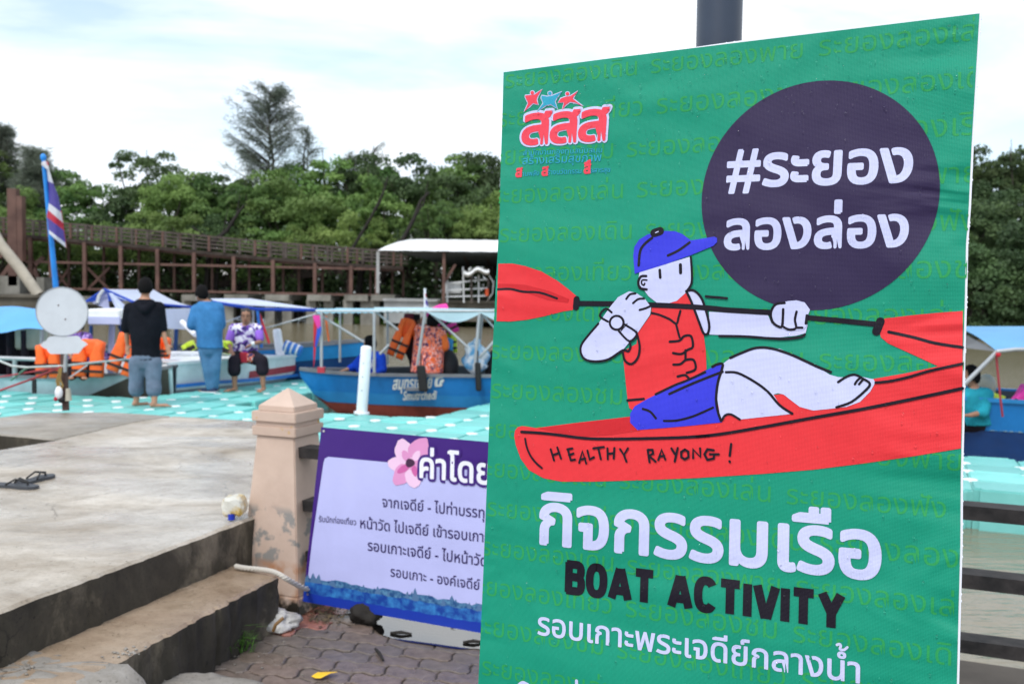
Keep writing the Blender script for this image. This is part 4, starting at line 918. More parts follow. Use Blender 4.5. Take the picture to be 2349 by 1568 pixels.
for a, b in zip(xs, xs[1:]): ms.bar(Q(a, ydeck(a)+9, YB+.3), Q(b, ydeck(b)+9, YB+.3), .12, .16)
ms.build('edge_beam', m_steel, fb)
for (ya, yb, n_) in ((600, 617, 'm'), (660, 677, 'b')):
    ms = MB(); ms.bar(Q(60, ya, YB+.05), Q(866, yb, YB+.05), .09, .11); ms.build('cross_beam', m_steel, fb)
for x in (70, 117, 194.5, 277.5, 361.5, 445.5, 536.5, 626.5, 722.5, 805.5, 864.5):
    yb = 662 + (x-100)*.02; A = Q(x, ydeck(x)+6, YB); B_ = Q(x, yb, YB); bx('post', m_steel, fb, (A+B_)/2, .17, .17, (A-B_).z)
for x in (158, 238.5, 319, 400, 487, 572, 650, 686, 740, 798.5, 850, 900, 925):
    yb = 664 + (x-100)*.02; A = Q(x, ydeck(x)+6, YB+2.2); B_ = Q(x, yb, YB+2.2); bx('rear_post', m_steel, fb, (A+B_)/2, .12, .12, (A-B_).z)
for x0, x1 in ((125, 160), (200, 252)):
    for s_ in (0, 1):
        ya, yb = (613, 665) if s_ else (665, 613); MB().bar(Q(x0, ya, YB+1.1), Q(x1, yb, YB+1.1), .10, .12).build('brace', m_steel, fb)
# lower ramp behind
ms = MB(); ms2 = MB()
for f in (0, .3, .6): ms.bar(Q(300, 655 + 10*f, YB+4.5), Q(560, 628 + 26*f, YB+4.5), .07, .1); ms.bar(Q(560, 628+26*f, YB+4.5), Q(860, 588 + 26*f, YB+4.5), .07, .1)
ms.build('ramp_railing', m_rail, fb)
A, B_ = Q(300, 672, YB+4.5), Q(860, 616, YB+4.5); ms2.bar(A, B_, 1.6, .3); ms2.build('ramp_deck', m_dkwood, fb)
for i in range(16):
    x = 310+i*36; t_ = (x-300)/560; MB().bar(Q(x, 668-52*t_, YB+4.4), Q(x, 648-58*t_, YB+4.4), .09).build('ramp_post', m_steel, fb)
# piers: cap + pair of columns
for x in (445, 540, 632, 725, 808, 868):
    c = Q(x+14, 682, YB+1.0); pr_ = bx('pier_cap', m_pier, fb, c + Vector((.1, 0, 0)), 1.15, 2.8, .30)
    for dx in (-.35, .50): bx('pier_column', m_pier, fb, (c.x + dx, c.y-.8, (c.z+WATER_Z-.6)/2), .46, .5, c.z-WATER_Z+.4)
for x in (330, 240, 150):
    c = Q(x, 688, YB+1.0); bx('pier_cap', m_pier, fb, c, 1.3, 2.8, .4); bx('pier_column', m_pier, fb, (c.x, c.y-.5, (c.z+WATER_Z-.6)/2), .8, .8, c.z-WATER_Z+.4)
# tall left pylons, bent struts
for (x, w_, y0, y1) in ((31, 20, 433, 655), (48, 12, 450, 600)):
    A, B_ = Q(x, y0, YB-1.0), Q(x+2, y1, YB-1.0); bx('pylon', m_steel, fb, (A+B_)/2, w_/F*YB, .4, (A-B_).z)
for (x, w_, y0, y1) in ((38, 46, 633, 745), (108, 17, 636, 745), (5, 10, 640, 745)):
    A, B_ = Q(x, y0, YB-.5), Q(x, y1, YB-.5); bx('pylon_base', m_pier, fb, (A+B_)/2, w_/F*YB, 1.4, (A-B_).z)
for (a, b) in (((45, 640), (100, 590)), ((70, 590), (88, 640)), ((0, 640), (30, 600)), ((0, 590), (25, 545))): MB().bar(Q(a[0], a[1], YB+.6), Q(b[0], b[1], YB+.6), .16, .2).build('brace', m_steel, fb)
# beige pipe
m_beige = mat('beige_pipe_paint', (.42, .38, .31), rough=.5, var=.1)
a, b, c = Q(-60, 455, YB-3), Q(0, 560, YB-3), Q(88, 676, YB-3)
pi_ = thing('mooring_pipe', 'thick pale beige pipe slanting down to the left bank below the bridge', 'pipe', (c.x, c.y, c.z))
MB().tube([a, b, Q(45, 615, YB-3), c], 11.5/F*YB, 14).build('pipe', m_beige, pi_)
# bank wall left and centre
def wallbox(name, label, x0, y0, x1, y1, Y, dep, m, cat='wall', group=None):
    A, B_ = Q(x0, y0, Y), Q(x1, y1, Y); c = (A+B_)/2; th = thing(name, label, cat, (c.x, Y, B_.z), group)
    bx('wall_face', m, th, (c.x, Y+dep/2, c.z), abs(B_.x-A.x), dep, abs(A.z-B_.z)); bx('coping', m, th, (c.x, Y+dep/2-.05, max(A.z, B_.z)+.06), abs(B_.x-A.x)+.1, dep+.2, .12); return th
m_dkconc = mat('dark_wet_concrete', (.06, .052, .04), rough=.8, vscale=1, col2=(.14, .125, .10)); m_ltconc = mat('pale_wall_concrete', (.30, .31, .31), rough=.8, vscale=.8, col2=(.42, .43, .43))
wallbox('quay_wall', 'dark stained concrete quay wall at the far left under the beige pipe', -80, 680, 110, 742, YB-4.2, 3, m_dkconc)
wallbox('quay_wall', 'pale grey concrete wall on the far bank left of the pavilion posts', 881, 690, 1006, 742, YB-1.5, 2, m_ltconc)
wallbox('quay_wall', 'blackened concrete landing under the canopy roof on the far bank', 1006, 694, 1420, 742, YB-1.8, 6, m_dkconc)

# pavilion
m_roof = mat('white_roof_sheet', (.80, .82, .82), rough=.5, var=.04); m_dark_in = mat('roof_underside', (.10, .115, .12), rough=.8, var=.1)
pvY = 46.0; pv = thing('boat_shelter', 'open shelter with white curved metal roof on the far bank', 'shelter', Q(1150, 700, pvY))
prof = [(576, 0), (566, .9), (556, 2.2), (550, 3.6), (549, 4.6)]
rs = MB(); ends = []
X0 = Q(866, 574, pvY).x; X1 = X0 + 13
vs = []; NXR = 30
for k, (py, dy) in enumerate(prof):
    for i in range(NXR+1):
        f = i/NXR; xo = X0 + (X1-X0)*f + (max(0, (1-f*NXR/1.0))*0) + dy*.30*(1-f); z = Q(1000, py, pvY+dy).z; vs.append(Vector((xo, pvY+dy, z + .015*(i % 2))))
n_ = NXR+1; rs.add(vs, [(k*n_+i, k*n_+i+1, (k+1)*n_+i+1, (k+1)*n_+i) for k in range(len(prof)-1) for i in range(NXR)])
rs.build('roof', m_roof, pv)
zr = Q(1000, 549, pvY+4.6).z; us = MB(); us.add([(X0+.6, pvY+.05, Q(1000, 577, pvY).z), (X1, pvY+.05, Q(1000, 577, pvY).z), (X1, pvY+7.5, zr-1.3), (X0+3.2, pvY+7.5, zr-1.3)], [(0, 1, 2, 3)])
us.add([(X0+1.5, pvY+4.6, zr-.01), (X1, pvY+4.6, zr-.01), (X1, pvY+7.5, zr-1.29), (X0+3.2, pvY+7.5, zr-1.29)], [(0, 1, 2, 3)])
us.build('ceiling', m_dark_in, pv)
for x, yb in ((867, 672), (1018, 700), (1170, 700), (1330, 700)):
    A, B_ = Q(x, 577, pvY+.3), Q(x, yb, pvY+.3); bx('post', m_ltconc if x == 867 else m_steel, pv, (A+B_)/2, .14, .14, (A-B_).z)
for x in (1060, 1110, 1150, 1200, 1250): MB().bar(Q(x, 578, pvY+.6), Q(x+14, 606, pvY+6), .08).build('truss_bar', m_steel, pv)
MB().bar(Q(1018, 650, pvY+.5), Q(1045, 606, pvY+.5), .12).build('brace', m_steel, pv)
# pump frame on the landing
m_pale = mat('pale_painted_pipe', (.55, .57, .58), rough=.5, var=.15)
fr = thing('work_platform', 'grey railed work platform with a white sheet on top under the shelter', 'platform', Q(1070, 694, YB-2.2)); yf = YB-2.3
for (a, b, w_) in (((1026, 642), (1026, 694), .08), ((1062, 612), (1064, 694), .07), ((1081, 625), (1082, 694), .1), ((1098, 630), (1098, 694), .07), ((1120, 638), (1120, 690), .09), ((1022, 650), (1122, 640), .07), ((1020, 666), (1122, 660), .07), ((1022, 680), (1122, 678), .07)):
    MB().bar(Q(a[0], a[1], yf), Q(b[0], b[1], yf), w_).build('frame_bar', m_pale if w_ < .09 else m_rail, fr)
MB().sheet(lambda a, b: Q(1064+58*a, 616+4*math.sin(a*9)+b*13+3*math.sin(a*5+1), yf+.1-1.0*math.sin(b*3)), 14, 5).build('white_sheet', m_roof, fr)
MB().box(Q(1040, 660, yf+.4), .8, .5, .55, None, .05).build('pump_housing', m_pale, fr); MB().tube([Q(1117, 662, yf-.05), Q(1117, 678, yf-.05)], .09, 10).build('orange_float', mat('orange_float', (.7, .10, .03)), fr)
MB().tube([Q(1122, 632, yf), Q(1132, 648, yf), Q(1130, 672, yf), Q(1118, 690, yf)], .03, 8).build('hose', m_pale, fr)

# water hyacinth raft
m_hya = mat('hyacinth_leaf', (.08, .20, .03), rough=.6, vscale=2, col2=(.16, .32, .05)); hy = MB(); r_ = random.Random(4)
for (x0, x1, n_) in ((765, 930, 1500), (1060, 1150, 500)):
    for i in range(n_):
        x = r_.uniform(x0, x1); env = math.sin((x-x0)/(x1-x0)*math.pi)**.5; p = P(x, 742 - 9*env*r_.random() + (2 if r_.random() < .1 else 0), WATER_Z); s_ = r_.uniform(.05, .13); a = r_.uniform(0, 6.28); d = Vector((math.cos(a), math.sin(a), 0)); h = Vector((0, 0, r_.uniform(.05, .32)))
        hy.add([p - d*s_, p + d*s_, p + d*s_*.8 + h, p - d*s_*.8 + h], [(0, 1, 2, 3)])
tag(hy.build('water_hyacinth', m_hya), 'bright green water hyacinth raft floating before the bridge piers', kind='stuff')

# ================================================================== TREES
def leafmat(name, c1, c2):
    m = mat(name, c1, rough=.65, vscale=.55, col2=c2, trans=.30, ramp=(.3, .7)); t = m.node_tree; b = t.nodes['Principled BSDF']
    src = b.inputs['Base Color'].links[0].from_socket; oi = t.nodes.new('ShaderNodeObjectInfo'); mr = t.nodes.new('ShaderNodeMapRange'); mr.inputs[3].default_value = .75; mr.inputs[4].default_value = 1.3
    hs = t.nodes.new('ShaderNodeHueSaturation'); t.links.new(oi.outputs['Random'], mr.inputs[0]); t.links.new(mr.outputs[0], hs.inputs['Value']); t.links.new(src, hs.inputs['Color'])
    mh = t.nodes.new('ShaderNodeMapRange'); mh.inputs[3].default_value = .485; mh.inputs[4].default_value = .515; wn_ = t.nodes.new('ShaderNodeTexWhiteNoise'); wn_.noise_dimensions = '1D'; t.links.new(oi.outputs['Random'], wn_.inputs['W']); t.links.new(wn_.outputs[0], mh.inputs[0]); t.links.new(mh.outputs[0], hs.inputs['Hue'])
    t.links.new(hs.outputs[0], b.inputs['Base Color'])
    for n in t.nodes:
        if n.type == 'BSDF_TRANSLUCENT': t.links.new(hs.outputs[0], n.inputs[0])
    return m
l_mid = leafmat('mangrove_leaf', (.065, .14, .036), (.20, .31, .08)); l_dark = leafmat('dark_leaf', (.036, .070, .028), (.095, .15, .052)); l_lite = leafmat('light_leaf', (.12, .205, .05), (.23, .33, .09)); l_cas = leafmat('casuarina_needle', (.10, .125, .095), (.17, .20, .15))
m_bark = mat('dark_bark', (.035, .028, .022), rough=.9, vscale=4, col2=(.075, .062, .05))
def crown_arrays(seed, rx, ry, rz, puffs, leaves, size, openness=.0):
    r = np.random.default_rng(seed); V = []
    cs = []
    for i in range(puffs):
        a = r.uniform(0, 2*np.pi); ct = r.uniform(-.75, 1); st = np.sqrt(1-ct*ct); k = r.uniform(.35, 1.05)
        cs.append((rx*st*np.cos(a)*k, ry*st*np.sin(a)*k, rz*ct*k, r.uniform(.12, .30)))
    for (x, y, z, s) in cs:
        n = leaves//puffs; d = r.normal(size=(n, 3)); d /= np.linalg.norm(d, axis=1)[:, None]; d[:, 2] = np.where(d[:, 2] < -.3, -d[:, 2]*.6, d[:, 2]); rad = (1 - np.abs(r.normal(0, .16, n)))
        R0 = s*min(rx, rz)*1.25; c = np.array([x, y, z]) + d*rad[:, None]*np.array([R0*1.15, R0*1.15, R0*.8]) + r.normal(0, .05, (n, 3))
        nrm = d*.7 + r.normal(0, .55, (n, 3)); nrm /= np.linalg.norm(nrm, axis=1)[:, None]; t1 = np.cross(nrm, r.normal(size=(n, 3))); t1 /= np.linalg.norm(t1, axis=1)[:, None]; t2 = np.cross(nrm, t1)
        sz = size*r.uniform(.6, 1.3, n)[:, None]; V.append(np.stack([c - t1*sz*.5, c - t2*sz*.32, c + t1*sz*.5, c + t2*sz*.32], 1).reshape(-1, 3))
    return np.concatenate(V), cs
def quadmesh(name, V, m):
    n = len(V)//4; me = bpy.data.meshes.new(name); me.vertices.add(len(V)); me.vertices.foreach_set('co', V.astype(np.float32).ravel()); me.loops.add(len(V)); me.loops.foreach_set('vertex_index', np.arange(len(V), dtype=np.int32))
    me.polygons.add(n); me.polygons.foreach_set('loop_start', np.arange(0, len(V), 4, dtype=np.int32)); me.update(calc_edges=True); me.materials.append(m); return me
CR = []
for i, (rx, rz, pf) in enumerate(((2.6, 2.2, 40), (3.0, 2.6, 46), (2.3, 2.7, 34), (3.2, 2.2, 44), (2.4, 3.2, 42))):
    V, cs = crown_arrays(20+i, rx, rx*.9, rz, pf, 8200, .21); CR.append((V, cs, rx, rz))
CTOP = [float(np.percentile(c[0][:, 2], 99.3)) for c in CR]
def limbs(mb, H, cs, seed, r0=.22):
    r = random.Random(seed); top = Vector((r.uniform(-.3, .3), r.uniform(-.3, .3), H*.62))
    mb.tube([(0, 0, -1), (r.uniform(-.15, .15), 0, H*.25), top*.75 + Vector((0, 0, .2)), top], [r0*1.25, r0, r0*.7, r0*.5], 8)
    for c in cs[:9]:
        e_ = Vector((c[0], c[1], H + c[2])); s_ = Vector((top.x*.8, top.y*.8, H*r.uniform(.3, .6))); m_ = s_.lerp(e_, .5) + Vector((r.uniform(-.3, .3), r.uniform(-.3, .3), -.2)); mb.tube([s_, m_, e_], [r0*.45, r0*.28, r0*.1], 6)
CM = {}
def crown_mesh(i, m):
    k = (i, m.name)
    if k not in CM: CM[k] = quadmesh('crown', CR[i][0], m)
    return CM[k]
TM = {}
def tree(name, label, px, ytop, Y, i, m, sc=1.0, group='trees on the far bank'):
    top = Q(px, ytop, Y); rz = CTOP[i]*sc; g0 = .3; H = top.z - rz - g0
    th = thing(name, label, 'tree', (top.x, Y, g0), group)
    o = bpy.data.objects.new('crown', crown_mesh(i, m)); COL.objects.link(o); o.parent = th; o.location = (0, 0, H); o.scale = (sc, sc, sc); o.rotation_euler = (0, 0, px*.77)
    if i not in TM:
        tb = MB(); limbs(tb, 5.0, [(c[0], c[1], c[2]) for c in CR[i][1]], i); ob = tb.build('trunk', m_bark); TM[i] = ob.data; bpy.data.objects.remove(ob)
    o = bpy.data.objects.new('trunk', TM[i]); COL.objects.link(o); o.parent = th; o.scale = (sc, sc, max(.3, H/5.0)); o.rotation_euler = (0, 0, px*.77)
    return th
r_ = random.Random(12)
def env(x):
    pts = [(-120, 380), (0, 385), (20, 380), (100, 420), (150, 405), (185, 402), (230, 435), (262, 450), (300, 400), (330, 378), (400, 372), (450, 382), (500, 385), (545, 400), (640, 400), (730, 395), (800, 372), (850, 378), (900, 402), (950, 398), (1000, 372), (1060, 366), (1110, 376), (1150, 382), (1300, 375), (1700, 380), (2000, 385), (2230, 370), (2290, 345), (2349, 318), (2500, 330)]
    for (a, b), (c, d) in zip(pts, pts[1:]):
        if x <= c: return b + (d-b)*(x-a)/(c-a)
    return 350
back_l = ['dark green mangrove tree in the back row %s', 'leafy mid green tree in the back row %s']
def near_txt(px):
    for a, s_ in ((60, 'above the rust pylons'), (150, 'behind the flag'), (240, 'right of the flag'), (330, 'left of the hooded man'), (430, 'above the blue shirted man'), (520, 'left of the tall casuarina'), (650, 'below the tall casuarina'), (760, 'right of the tall casuarina'), (860, 'above the shelter tip'), (960, 'above the shelter left end'), (1060, 'above the shelter middle'), (1200, 'beside the green banner'), (2200, 'behind the green banner'), (2290, 'right of the banner')):
        if px <= a: return s_
    return 'at the right edge'
SEEN = {}
def uniq(lab):
    SEEN[lab] = SEEN.get(lab, 0) + 1; k = SEEN[lab]
    return lab if k == 1 else lab + (', second from left', ', third from left', ', fourth from left', ', fifth from left', ', sixth from left', ', seventh from left', ', eighth from left')[min(k-2, 6)]
rows = [(59, -30, 66, 0), (55.5, 18, 62, 30), (53, 84, 46, 8)]
kinds = [('tall dark crowned mangrove', l_dark), ('bushy mid green mangrove', l_mid), ('light green round crowned mangrove', l_lite)]
for ri, (Y, drop, jit, xo) in enumerate(rows):
    x = -90 + xo
    while x < 2460:
        if 1190 < x < 2190: x += (30, 45, 50)[ri]
        px = x + r_.uniform(-12, 12); right = px > 2100
        kk = 0 if (right and r_.random() < .3) or r_.random() < (.60, .12, .15)[ri] else r_.choice((1, 2)) if ri else 1
        if right and ri == 2 and r_.random() < .6: kk = 0
        i = r_.randrange(5); sc = r_.uniform(.75, 1.12)*(1.0, .92, .66)[ri]
        tree('mangrove_tree', uniq('%s in %s row, %s' % (kinds[kk][0], ('rear', 'middle', 'front')[ri], near_txt(px))), px, env(px) + drop + r_.uniform(0, jit), Y + r_.uniform(-.8, .8), i, kinds[kk][1], sc); x += (66, 98, 74)[ri] * r_.uniform(.8, 1.25)
# understory mass on the bank
V_, _ = crown_arrays(77, 1, 1, 1, 10, 10, .2)
rg = np.random.default_rng(5); n_ = 60000; px = np.concatenate([rg.uniform(-7.0, 7.0, 10)])
X = rg.uniform(-34, 42, n_); Yv = rg.uniform(51.5, 57.5, n_); Zv = .1 + np.abs(rg.normal(0, 1, n_))*(1.2 + .6*np.sin(X*1.3)+.4*np.sin(X*3.1+1)) + (Yv-51.5)*.25; c = np.stack([X, Yv, Zv], 1); nr = rg.normal(size=(n_, 3)); nr[:, 1] -= .6; nr /= np.linalg.norm(nr, axis=1)[:, None]; t1 = np.cross(nr, rg.normal(size=(n_, 3))); t1 /= np.linalg.norm(t1, axis=1)[:, None]; t2 = np.cross(nr, t1); sz = .26*rg.uniform(.6, 1.3, n_)[:, None]
V = np.stack([c-t1*sz*.5, c-t2*sz*.35, c+t1*sz*.5, c+t2*sz*.35], 1).reshape(-1, 3)
uo = bpy.data.objects.new('undergrowth', quadmesh('undergrowth', V, l_dark)); COL.objects.link(uo); tag(uo, 'dark mangrove undergrowth crowding the far bank below the trees', kind='stuff')
# right bank: nearer dark wall of foliage hanging to the water
for i_, (px_, yt, Y_) in enumerate(((2200, 560, 44), (2260, 600, 43.5), (2320, 520, 44), (2380, 570, 43.5), (2440, 520, 44.5), (2230, 470, 47), (2300, 440, 48), (2370, 430, 47.5))):
    tree('riverside_tree', 'very dark riverside tree right of the banner, %s' % ('overhanging the water', 'lowest one beside the banner', 'in the middle of the gap', 'second from the picture edge', 'at the picture edge', 'behind the lowest one', 'taller, half way up the gap', 'taller, near the picture edge')[i_], px_, yt, Y_, i_ % 5, l_dark, .8, 'dark trees on the right bank')
# casuarina: tall, airy, drooping sprays
def casuarina(name, label, px, ytop, ybase, Y, wpx, seed, dens=1.0):
    r = random.Random(seed); top = Q(px, ytop, Y); H = top.z - .3; th = thing(name, label, 'tree', (top.x, Y, .3), 'airy casuarina trees'); W_ = wpx/F*Y/2; O = Vector((top.x, Y, .3))
    tb = MB(); tr = [O + Vector((.25*math.sin(k*1.3+seed), 0, H*k/6)) for k in range(7)]; tb.tube(tr, [.2, .17, .14, .11, .08, .05, .02], 7)
    V = []; nb = int(64*dens)
    for k in range(nb):
        f = .42 + .57*(k/nb); base = O + Vector((0, 0, H*f)); a = r.uniform(0, 6.28); ln = W_*(1.05 - abs(f-.62)*1.5)*r.uniform(.5, 1.15)
        if f > .85: ln *= .75
        d = Vector((math.cos(a), math.sin(a), r.uniform(.35, .8))); e_ = base + d*ln; tb.tube([base, base.lerp(e_, .55)+Vector((0, 0, .08)), e_], [.045, .028, .01], 5)
        for q_ in range(int(110*dens)):
            t_ = r.uniform(.25, 1.05); p = base.lerp(e_, t_) + Vector((r.gauss(0, .16), r.gauss(0, .16), r.gauss(0, .14) - .05)); l = r.uniform(.14, .36); dr = Vector((d.x*.6 + r.gauss(0, .4), d.y*.6 + r.gauss(0, .4), r.uniform(-.6, .5))).normalized()*l; w_ = Vector((r.gauss(0, 1), r.gauss(0, 1), r.gauss(0, 1))).normalized()*.018
            V += [p-w_, p+w_, p+dr+w_*.5, p+dr-w_*.5]
    tb.build('trunk', m_bark, th); me = quadmesh('crown', np.array([tuple(v - O) for v in V]), l_cas); o = bpy.data.objects.new('crown', me); COL.objects.link(o); o.parent = th
casuarina('casuarina_tree', 'tallest feathery grey green casuarina rising above the treeline left of centre', 618, 203, 430, 60, 215, 3, 1.45)
casuarina('casuarina_tree', 'slender leaning casuarina top just right of the tallest one', 705, 292, 430, 60.5, 80, 5, .7)
casuarina('casuarina_tree', 'grey casuarina at the left edge beside the flag top', 8, 290, 430, 59, 110, 8, 1.5)
casuarina('casuarina_tree', 'dark rounded casuarina top behind the blue flagpole tip', 82, 345, 450, 57, 100, 9, 1.7)
casuarina('casuarina_tree', 'thin dead looking casuarina top above the left part of the shelter', 858, 333, 440, 60, 110, 11, .45)
casuarina('casuarina_tree', 'sparse casuarina top above the bridge end', 800, 350, 440, 60.5, 100, 12, .6)
casuarina('casuarina_tree', 'bare twiggy casuarina tip left of the light round crowns', 985, 372, 440, 60.5, 60, 14, .35)
# leaning dark limbs in front of the crowns
m_limb = mat('wet_black_bark', (.02, .017, .014), rough=.85)
for k, (lab, pts, r0) in enumerate((('dark leaning tree trunk forking above the bridge rail right of centre', [(830, 600), (890, 575), (925, 550), (950, 500), (965, 460), (985, 440)], .20), ('dark leaning trunk above the bridge left of the casuarina', [(480, 560), (520, 530), (545, 490), (560, 470)], .17), ('thin grey forked trunk behind the right part of the bridge', [(805, 575), (850, 500), (880, 440), (890, 405)], .11), ('crooked dark trunk reaching up left of the bridge middle', [(500, 600), (492, 560), (470, 540), (440, 520)], .14))):
    q_ = [Q(x, y, 51.6) for x, y in pts]; th = thing('leaning_trunk', lab, 'tree', (q_[0].x, q_[0].y, .3)); st_ = [Vector((q_[0].x-.2, q_[0].y, .3))] + q_; n_ = len(st_)
    MB().tube(st_, [r0*(1-.75*i/(n_-1)) for i in range(n_)], 8).build('trunk', m_limb, th)
    MB().tube([q_[-3], q_[-3] + Vector((.5, 0, .8)), q_[-3] + Vector((.7, 0, 1.9))], [r0*.4, r0*.25, r0*.08], 6).build('limb', m_limb, th)
# ================================================================== BOATS
def paint(name, c, **k): return mat(name, c, rough=k.pop('rough', .35), vscale=k.pop('vscale', 2.5), var=k.pop('var', .14), bump=.12, bscale=6, dist=.02, **k)
b_blue = paint('boat_blue', (.012, .18, .50)); b_blue2 = paint('boat_blue_low', (.02, .22, .52)); b_navy = paint('boat_navy', (.008, .045, .17)); b_red = paint('antifoul_red', (.20, .04, .03), rough=.6, var=.3); b_grey = paint('gunwale_grey', (.16, .17, .19)); b_white = paint('boat_white', (.80, .83, .86)); b_cyan = paint('boat_pale_cyan', (.42, .58, .62)); b_in = paint('boat_inside_dark', (.05, .06, .075), rough=.7)
b_red2 = paint('stripe_red', (.42, .04, .06)); b_bl3 = paint('stripe_blue', (.03, .18, .58)); b_gr2 = paint('boat_lower_grey', (.26, .27, .30)); b_dk = paint('boat_bow_dark', (.055, .055, .045), rough=.55)
m_tube = mat('galvanised_tube', (.42, .44, .46), rough=.4, metal=.3, var=.1)
def canvas(name, c, tr=.35): return mat(name, c, rough=.6, vscale=1.5, var=.06, bump=.3, bscale=3, trans=tr, dist=.03)
cv_lblue = canvas('canvas_light_blue', lin(120, 190, 245)); cv_white = canvas('canvas_white_blue', (.68, .74, .90)); cv_blue = canvas('canvas_blue', lin(50, 90, 200)); cv_pale = canvas('canvas_pale_cyan', (.55, .76, .84)); cv_sheer = canvas('curtain_lavender', (.45, .47, .66))
class Hull:
    def __init__(s, O, D, L, st):
        s.O = Vector(O); s.D = Vector(D).normalized(); s.S = Vector((-s.D.y, s.D.x, 0)); s.L = L; s.st = st
    def at(s, t):
        st = s.st
        for a, b in zip(st, st[1:]):
            if t <= b[0]: k = (t-a[0])/(b[0]-a[0]); k = k; return [a[i]+(b[i]-a[i])*k for i in range(1, 5)]
        return list(st[-1][1:])
    def pt(s, t, side, z, f=1.0):
        hb, zs, zk, hk = s.at(t); k = max(0, min(1, (z-zk)/(zs-zk))); w = hk + (hb-hk)*(k**.75); return s.O + s.D*(t*s.L) + s.S*(side*w*f) + Vector((0, 0, z))
    def skin(s, z0f, z1f, inner=0, n=28):
        mb = MB(); rows = 5
        for side in (-1, 1):
            vs = []
            for i in range(n+1):
                t = i/n; hb, zs, zk, hk = s.at(t); a, b = z0f(t, zs, zk), z1f(t, zs, zk)
                for k in range(rows+1): p = s.pt(t, side, a+(b-a)*k/rows); p -= s.S*side*inner; vs.append(p)
            m = rows+1; mb.add(vs, [(i*m+k, (i+1)*m+k, (i+1)*m+k+1, i*m+k+1) for i in range(n) for k in range(rows)], True)
        return mb
    def rim(s, w=.05, h=.045, n=28, dz=0):
        mb = MB()
        for side in (-1, 1):
            vs = []
            for i in range(n+1):
                t = i/n; hb, zs, zk, hk = s.at(t); p = s.O + s.D*(t*s.L) + s.S*side*hb + Vector((0, 0, zs+dz))
                for (a, b) in ((-.6, -.5), (.4, -.5), (.4, .5), (-.6, .5)): vs.append(p + s.S*side*w*a + Vector((0, 0, h*b)))
            mb.add(vs, [(i*4+k, i*4+(k+1) % 4, (i+1)*4+(k+1) % 4, (i+1)*4+k) for i in range(n) for k in range(4)])
        return mb
    def floor(s, dz, n=24, t0=0, t1=1):
        vs = []
        for i in range(n+1):
            t = t0 + (t1-t0)*i/n; hb, zs, zk, hk = s.at(t); z = dz(t, zs)
            for side in (-1, 1): vs.append(s.pt(t, side, z, .98))
        return MB().add(vs, [(2*i, 2*i+1, 2*i+3, 2*i+2) for i in range(n)])
    def transom(s, t):
        hb, zs, zk, hk = s.at(t); return MB().add([s.pt(t, -1, zk), s.pt(t, 1, zk), s.pt(t, 1, (zk+zs)/2), s.pt(t, 1, zs), s.pt(t, -1, zs), s.pt(t, -1, (zk+zs)/2)], [(0, 1, 2, 3, 4, 5)])
def boat(name, label, O, D, L, st, mhull, mlow=None, zlow=None, mrim=None, mtop=None, ztop=None, cat='boat', group=None):
    H = Hull(O, D, L, st); c = H.O + H.D*L/2; th = thing(name, label, cat, (c.x, c.y, WATER_Z), group)
    lowf = (lambda t, zs, zk: max(zk, min(zs-.05, WATER_Z + (zlow if not callable(zlow) else zlow(t)) ))) if zlow is not None else (lambda t, zs, zk: zk)
    o = H.skin(lowf, lambda t, zs, zk: zs).build('hull', mhull, th, fix=False)
    if zlow is not None: H.skin(lambda t, zs, zk: zk, lowf).build('hull_bottom', mlow, th, fix=False)
    H.skin(lambda t, zs, zk: zk + (zs-zk)*.12, lambda t, zs, zk: zs-.005, inner=.03).build('hull_lining', b_in, th, fix=False)
    H.rim().build('gunwale', mrim or b_grey, th)
    H.transom(0).build('transom', mhull, th)
    if st[-1][1] > .1: H.transom(1).build('bow_plate', mhull, th)
    return th, H
def hull_text(th, H, body, pos, width, hgt, m, off=.03, name='hull_lettering', shear=0.0, frame=None):
    """project lettering on the hull side facing the viewer"""
    me = None
    for o in COL.objects:
        if o.parent == th and o.name.split('.')[0] == 'hull': me = o
    o3 = OFF[me.name]; vs_ = [v.co + o3 for v in me.data.vertices]; bvh = BVHTree.FromPolygons(vs_, [tuple(p.vertices) for p in me.data.polygons])
    vs, fs, wd = textmesh(body, off, shear); e_, u_ = frame; k = width/wd; ky = hgt
    out = []
    for v in vs:
        p = pos + e_*(v.x*k) + u_*(v.y*ky); d = (p-EYE).normalized(); hit = bvh.ray_cast(EYE + d*(p-EYE).length*.7, d)
        q_ = hit[0] if hit[0] is not None else p; out.append(q_ - d*(.012 + v.z*.002))
    MB().add(out, fs).build(name, m, th, fix=False)
def cloth_sheet(fn, nu=24, nv=6): return MB().sheet(fn, nu, nv)
def lerp3(a, b, t): return Vector(a).lerp(Vector(b), t)
def quad_sheet(a, b, c, d, sag=.0, wav=0.0, nu=20, nv=6, seed=0):
    def fn(s_, t_): p = lerp3(lerp3(a, b, s_), lerp3(d, c, s_), t_); return p + Vector((0, 0, -sag*4*t_*(1-t_)*1.0 - sag*(s_*(1-s_))*2 + wav*math.sin(s_*nu*.9+seed)*(1-t_)))
    return MB().sheet(fn, nu, nv)

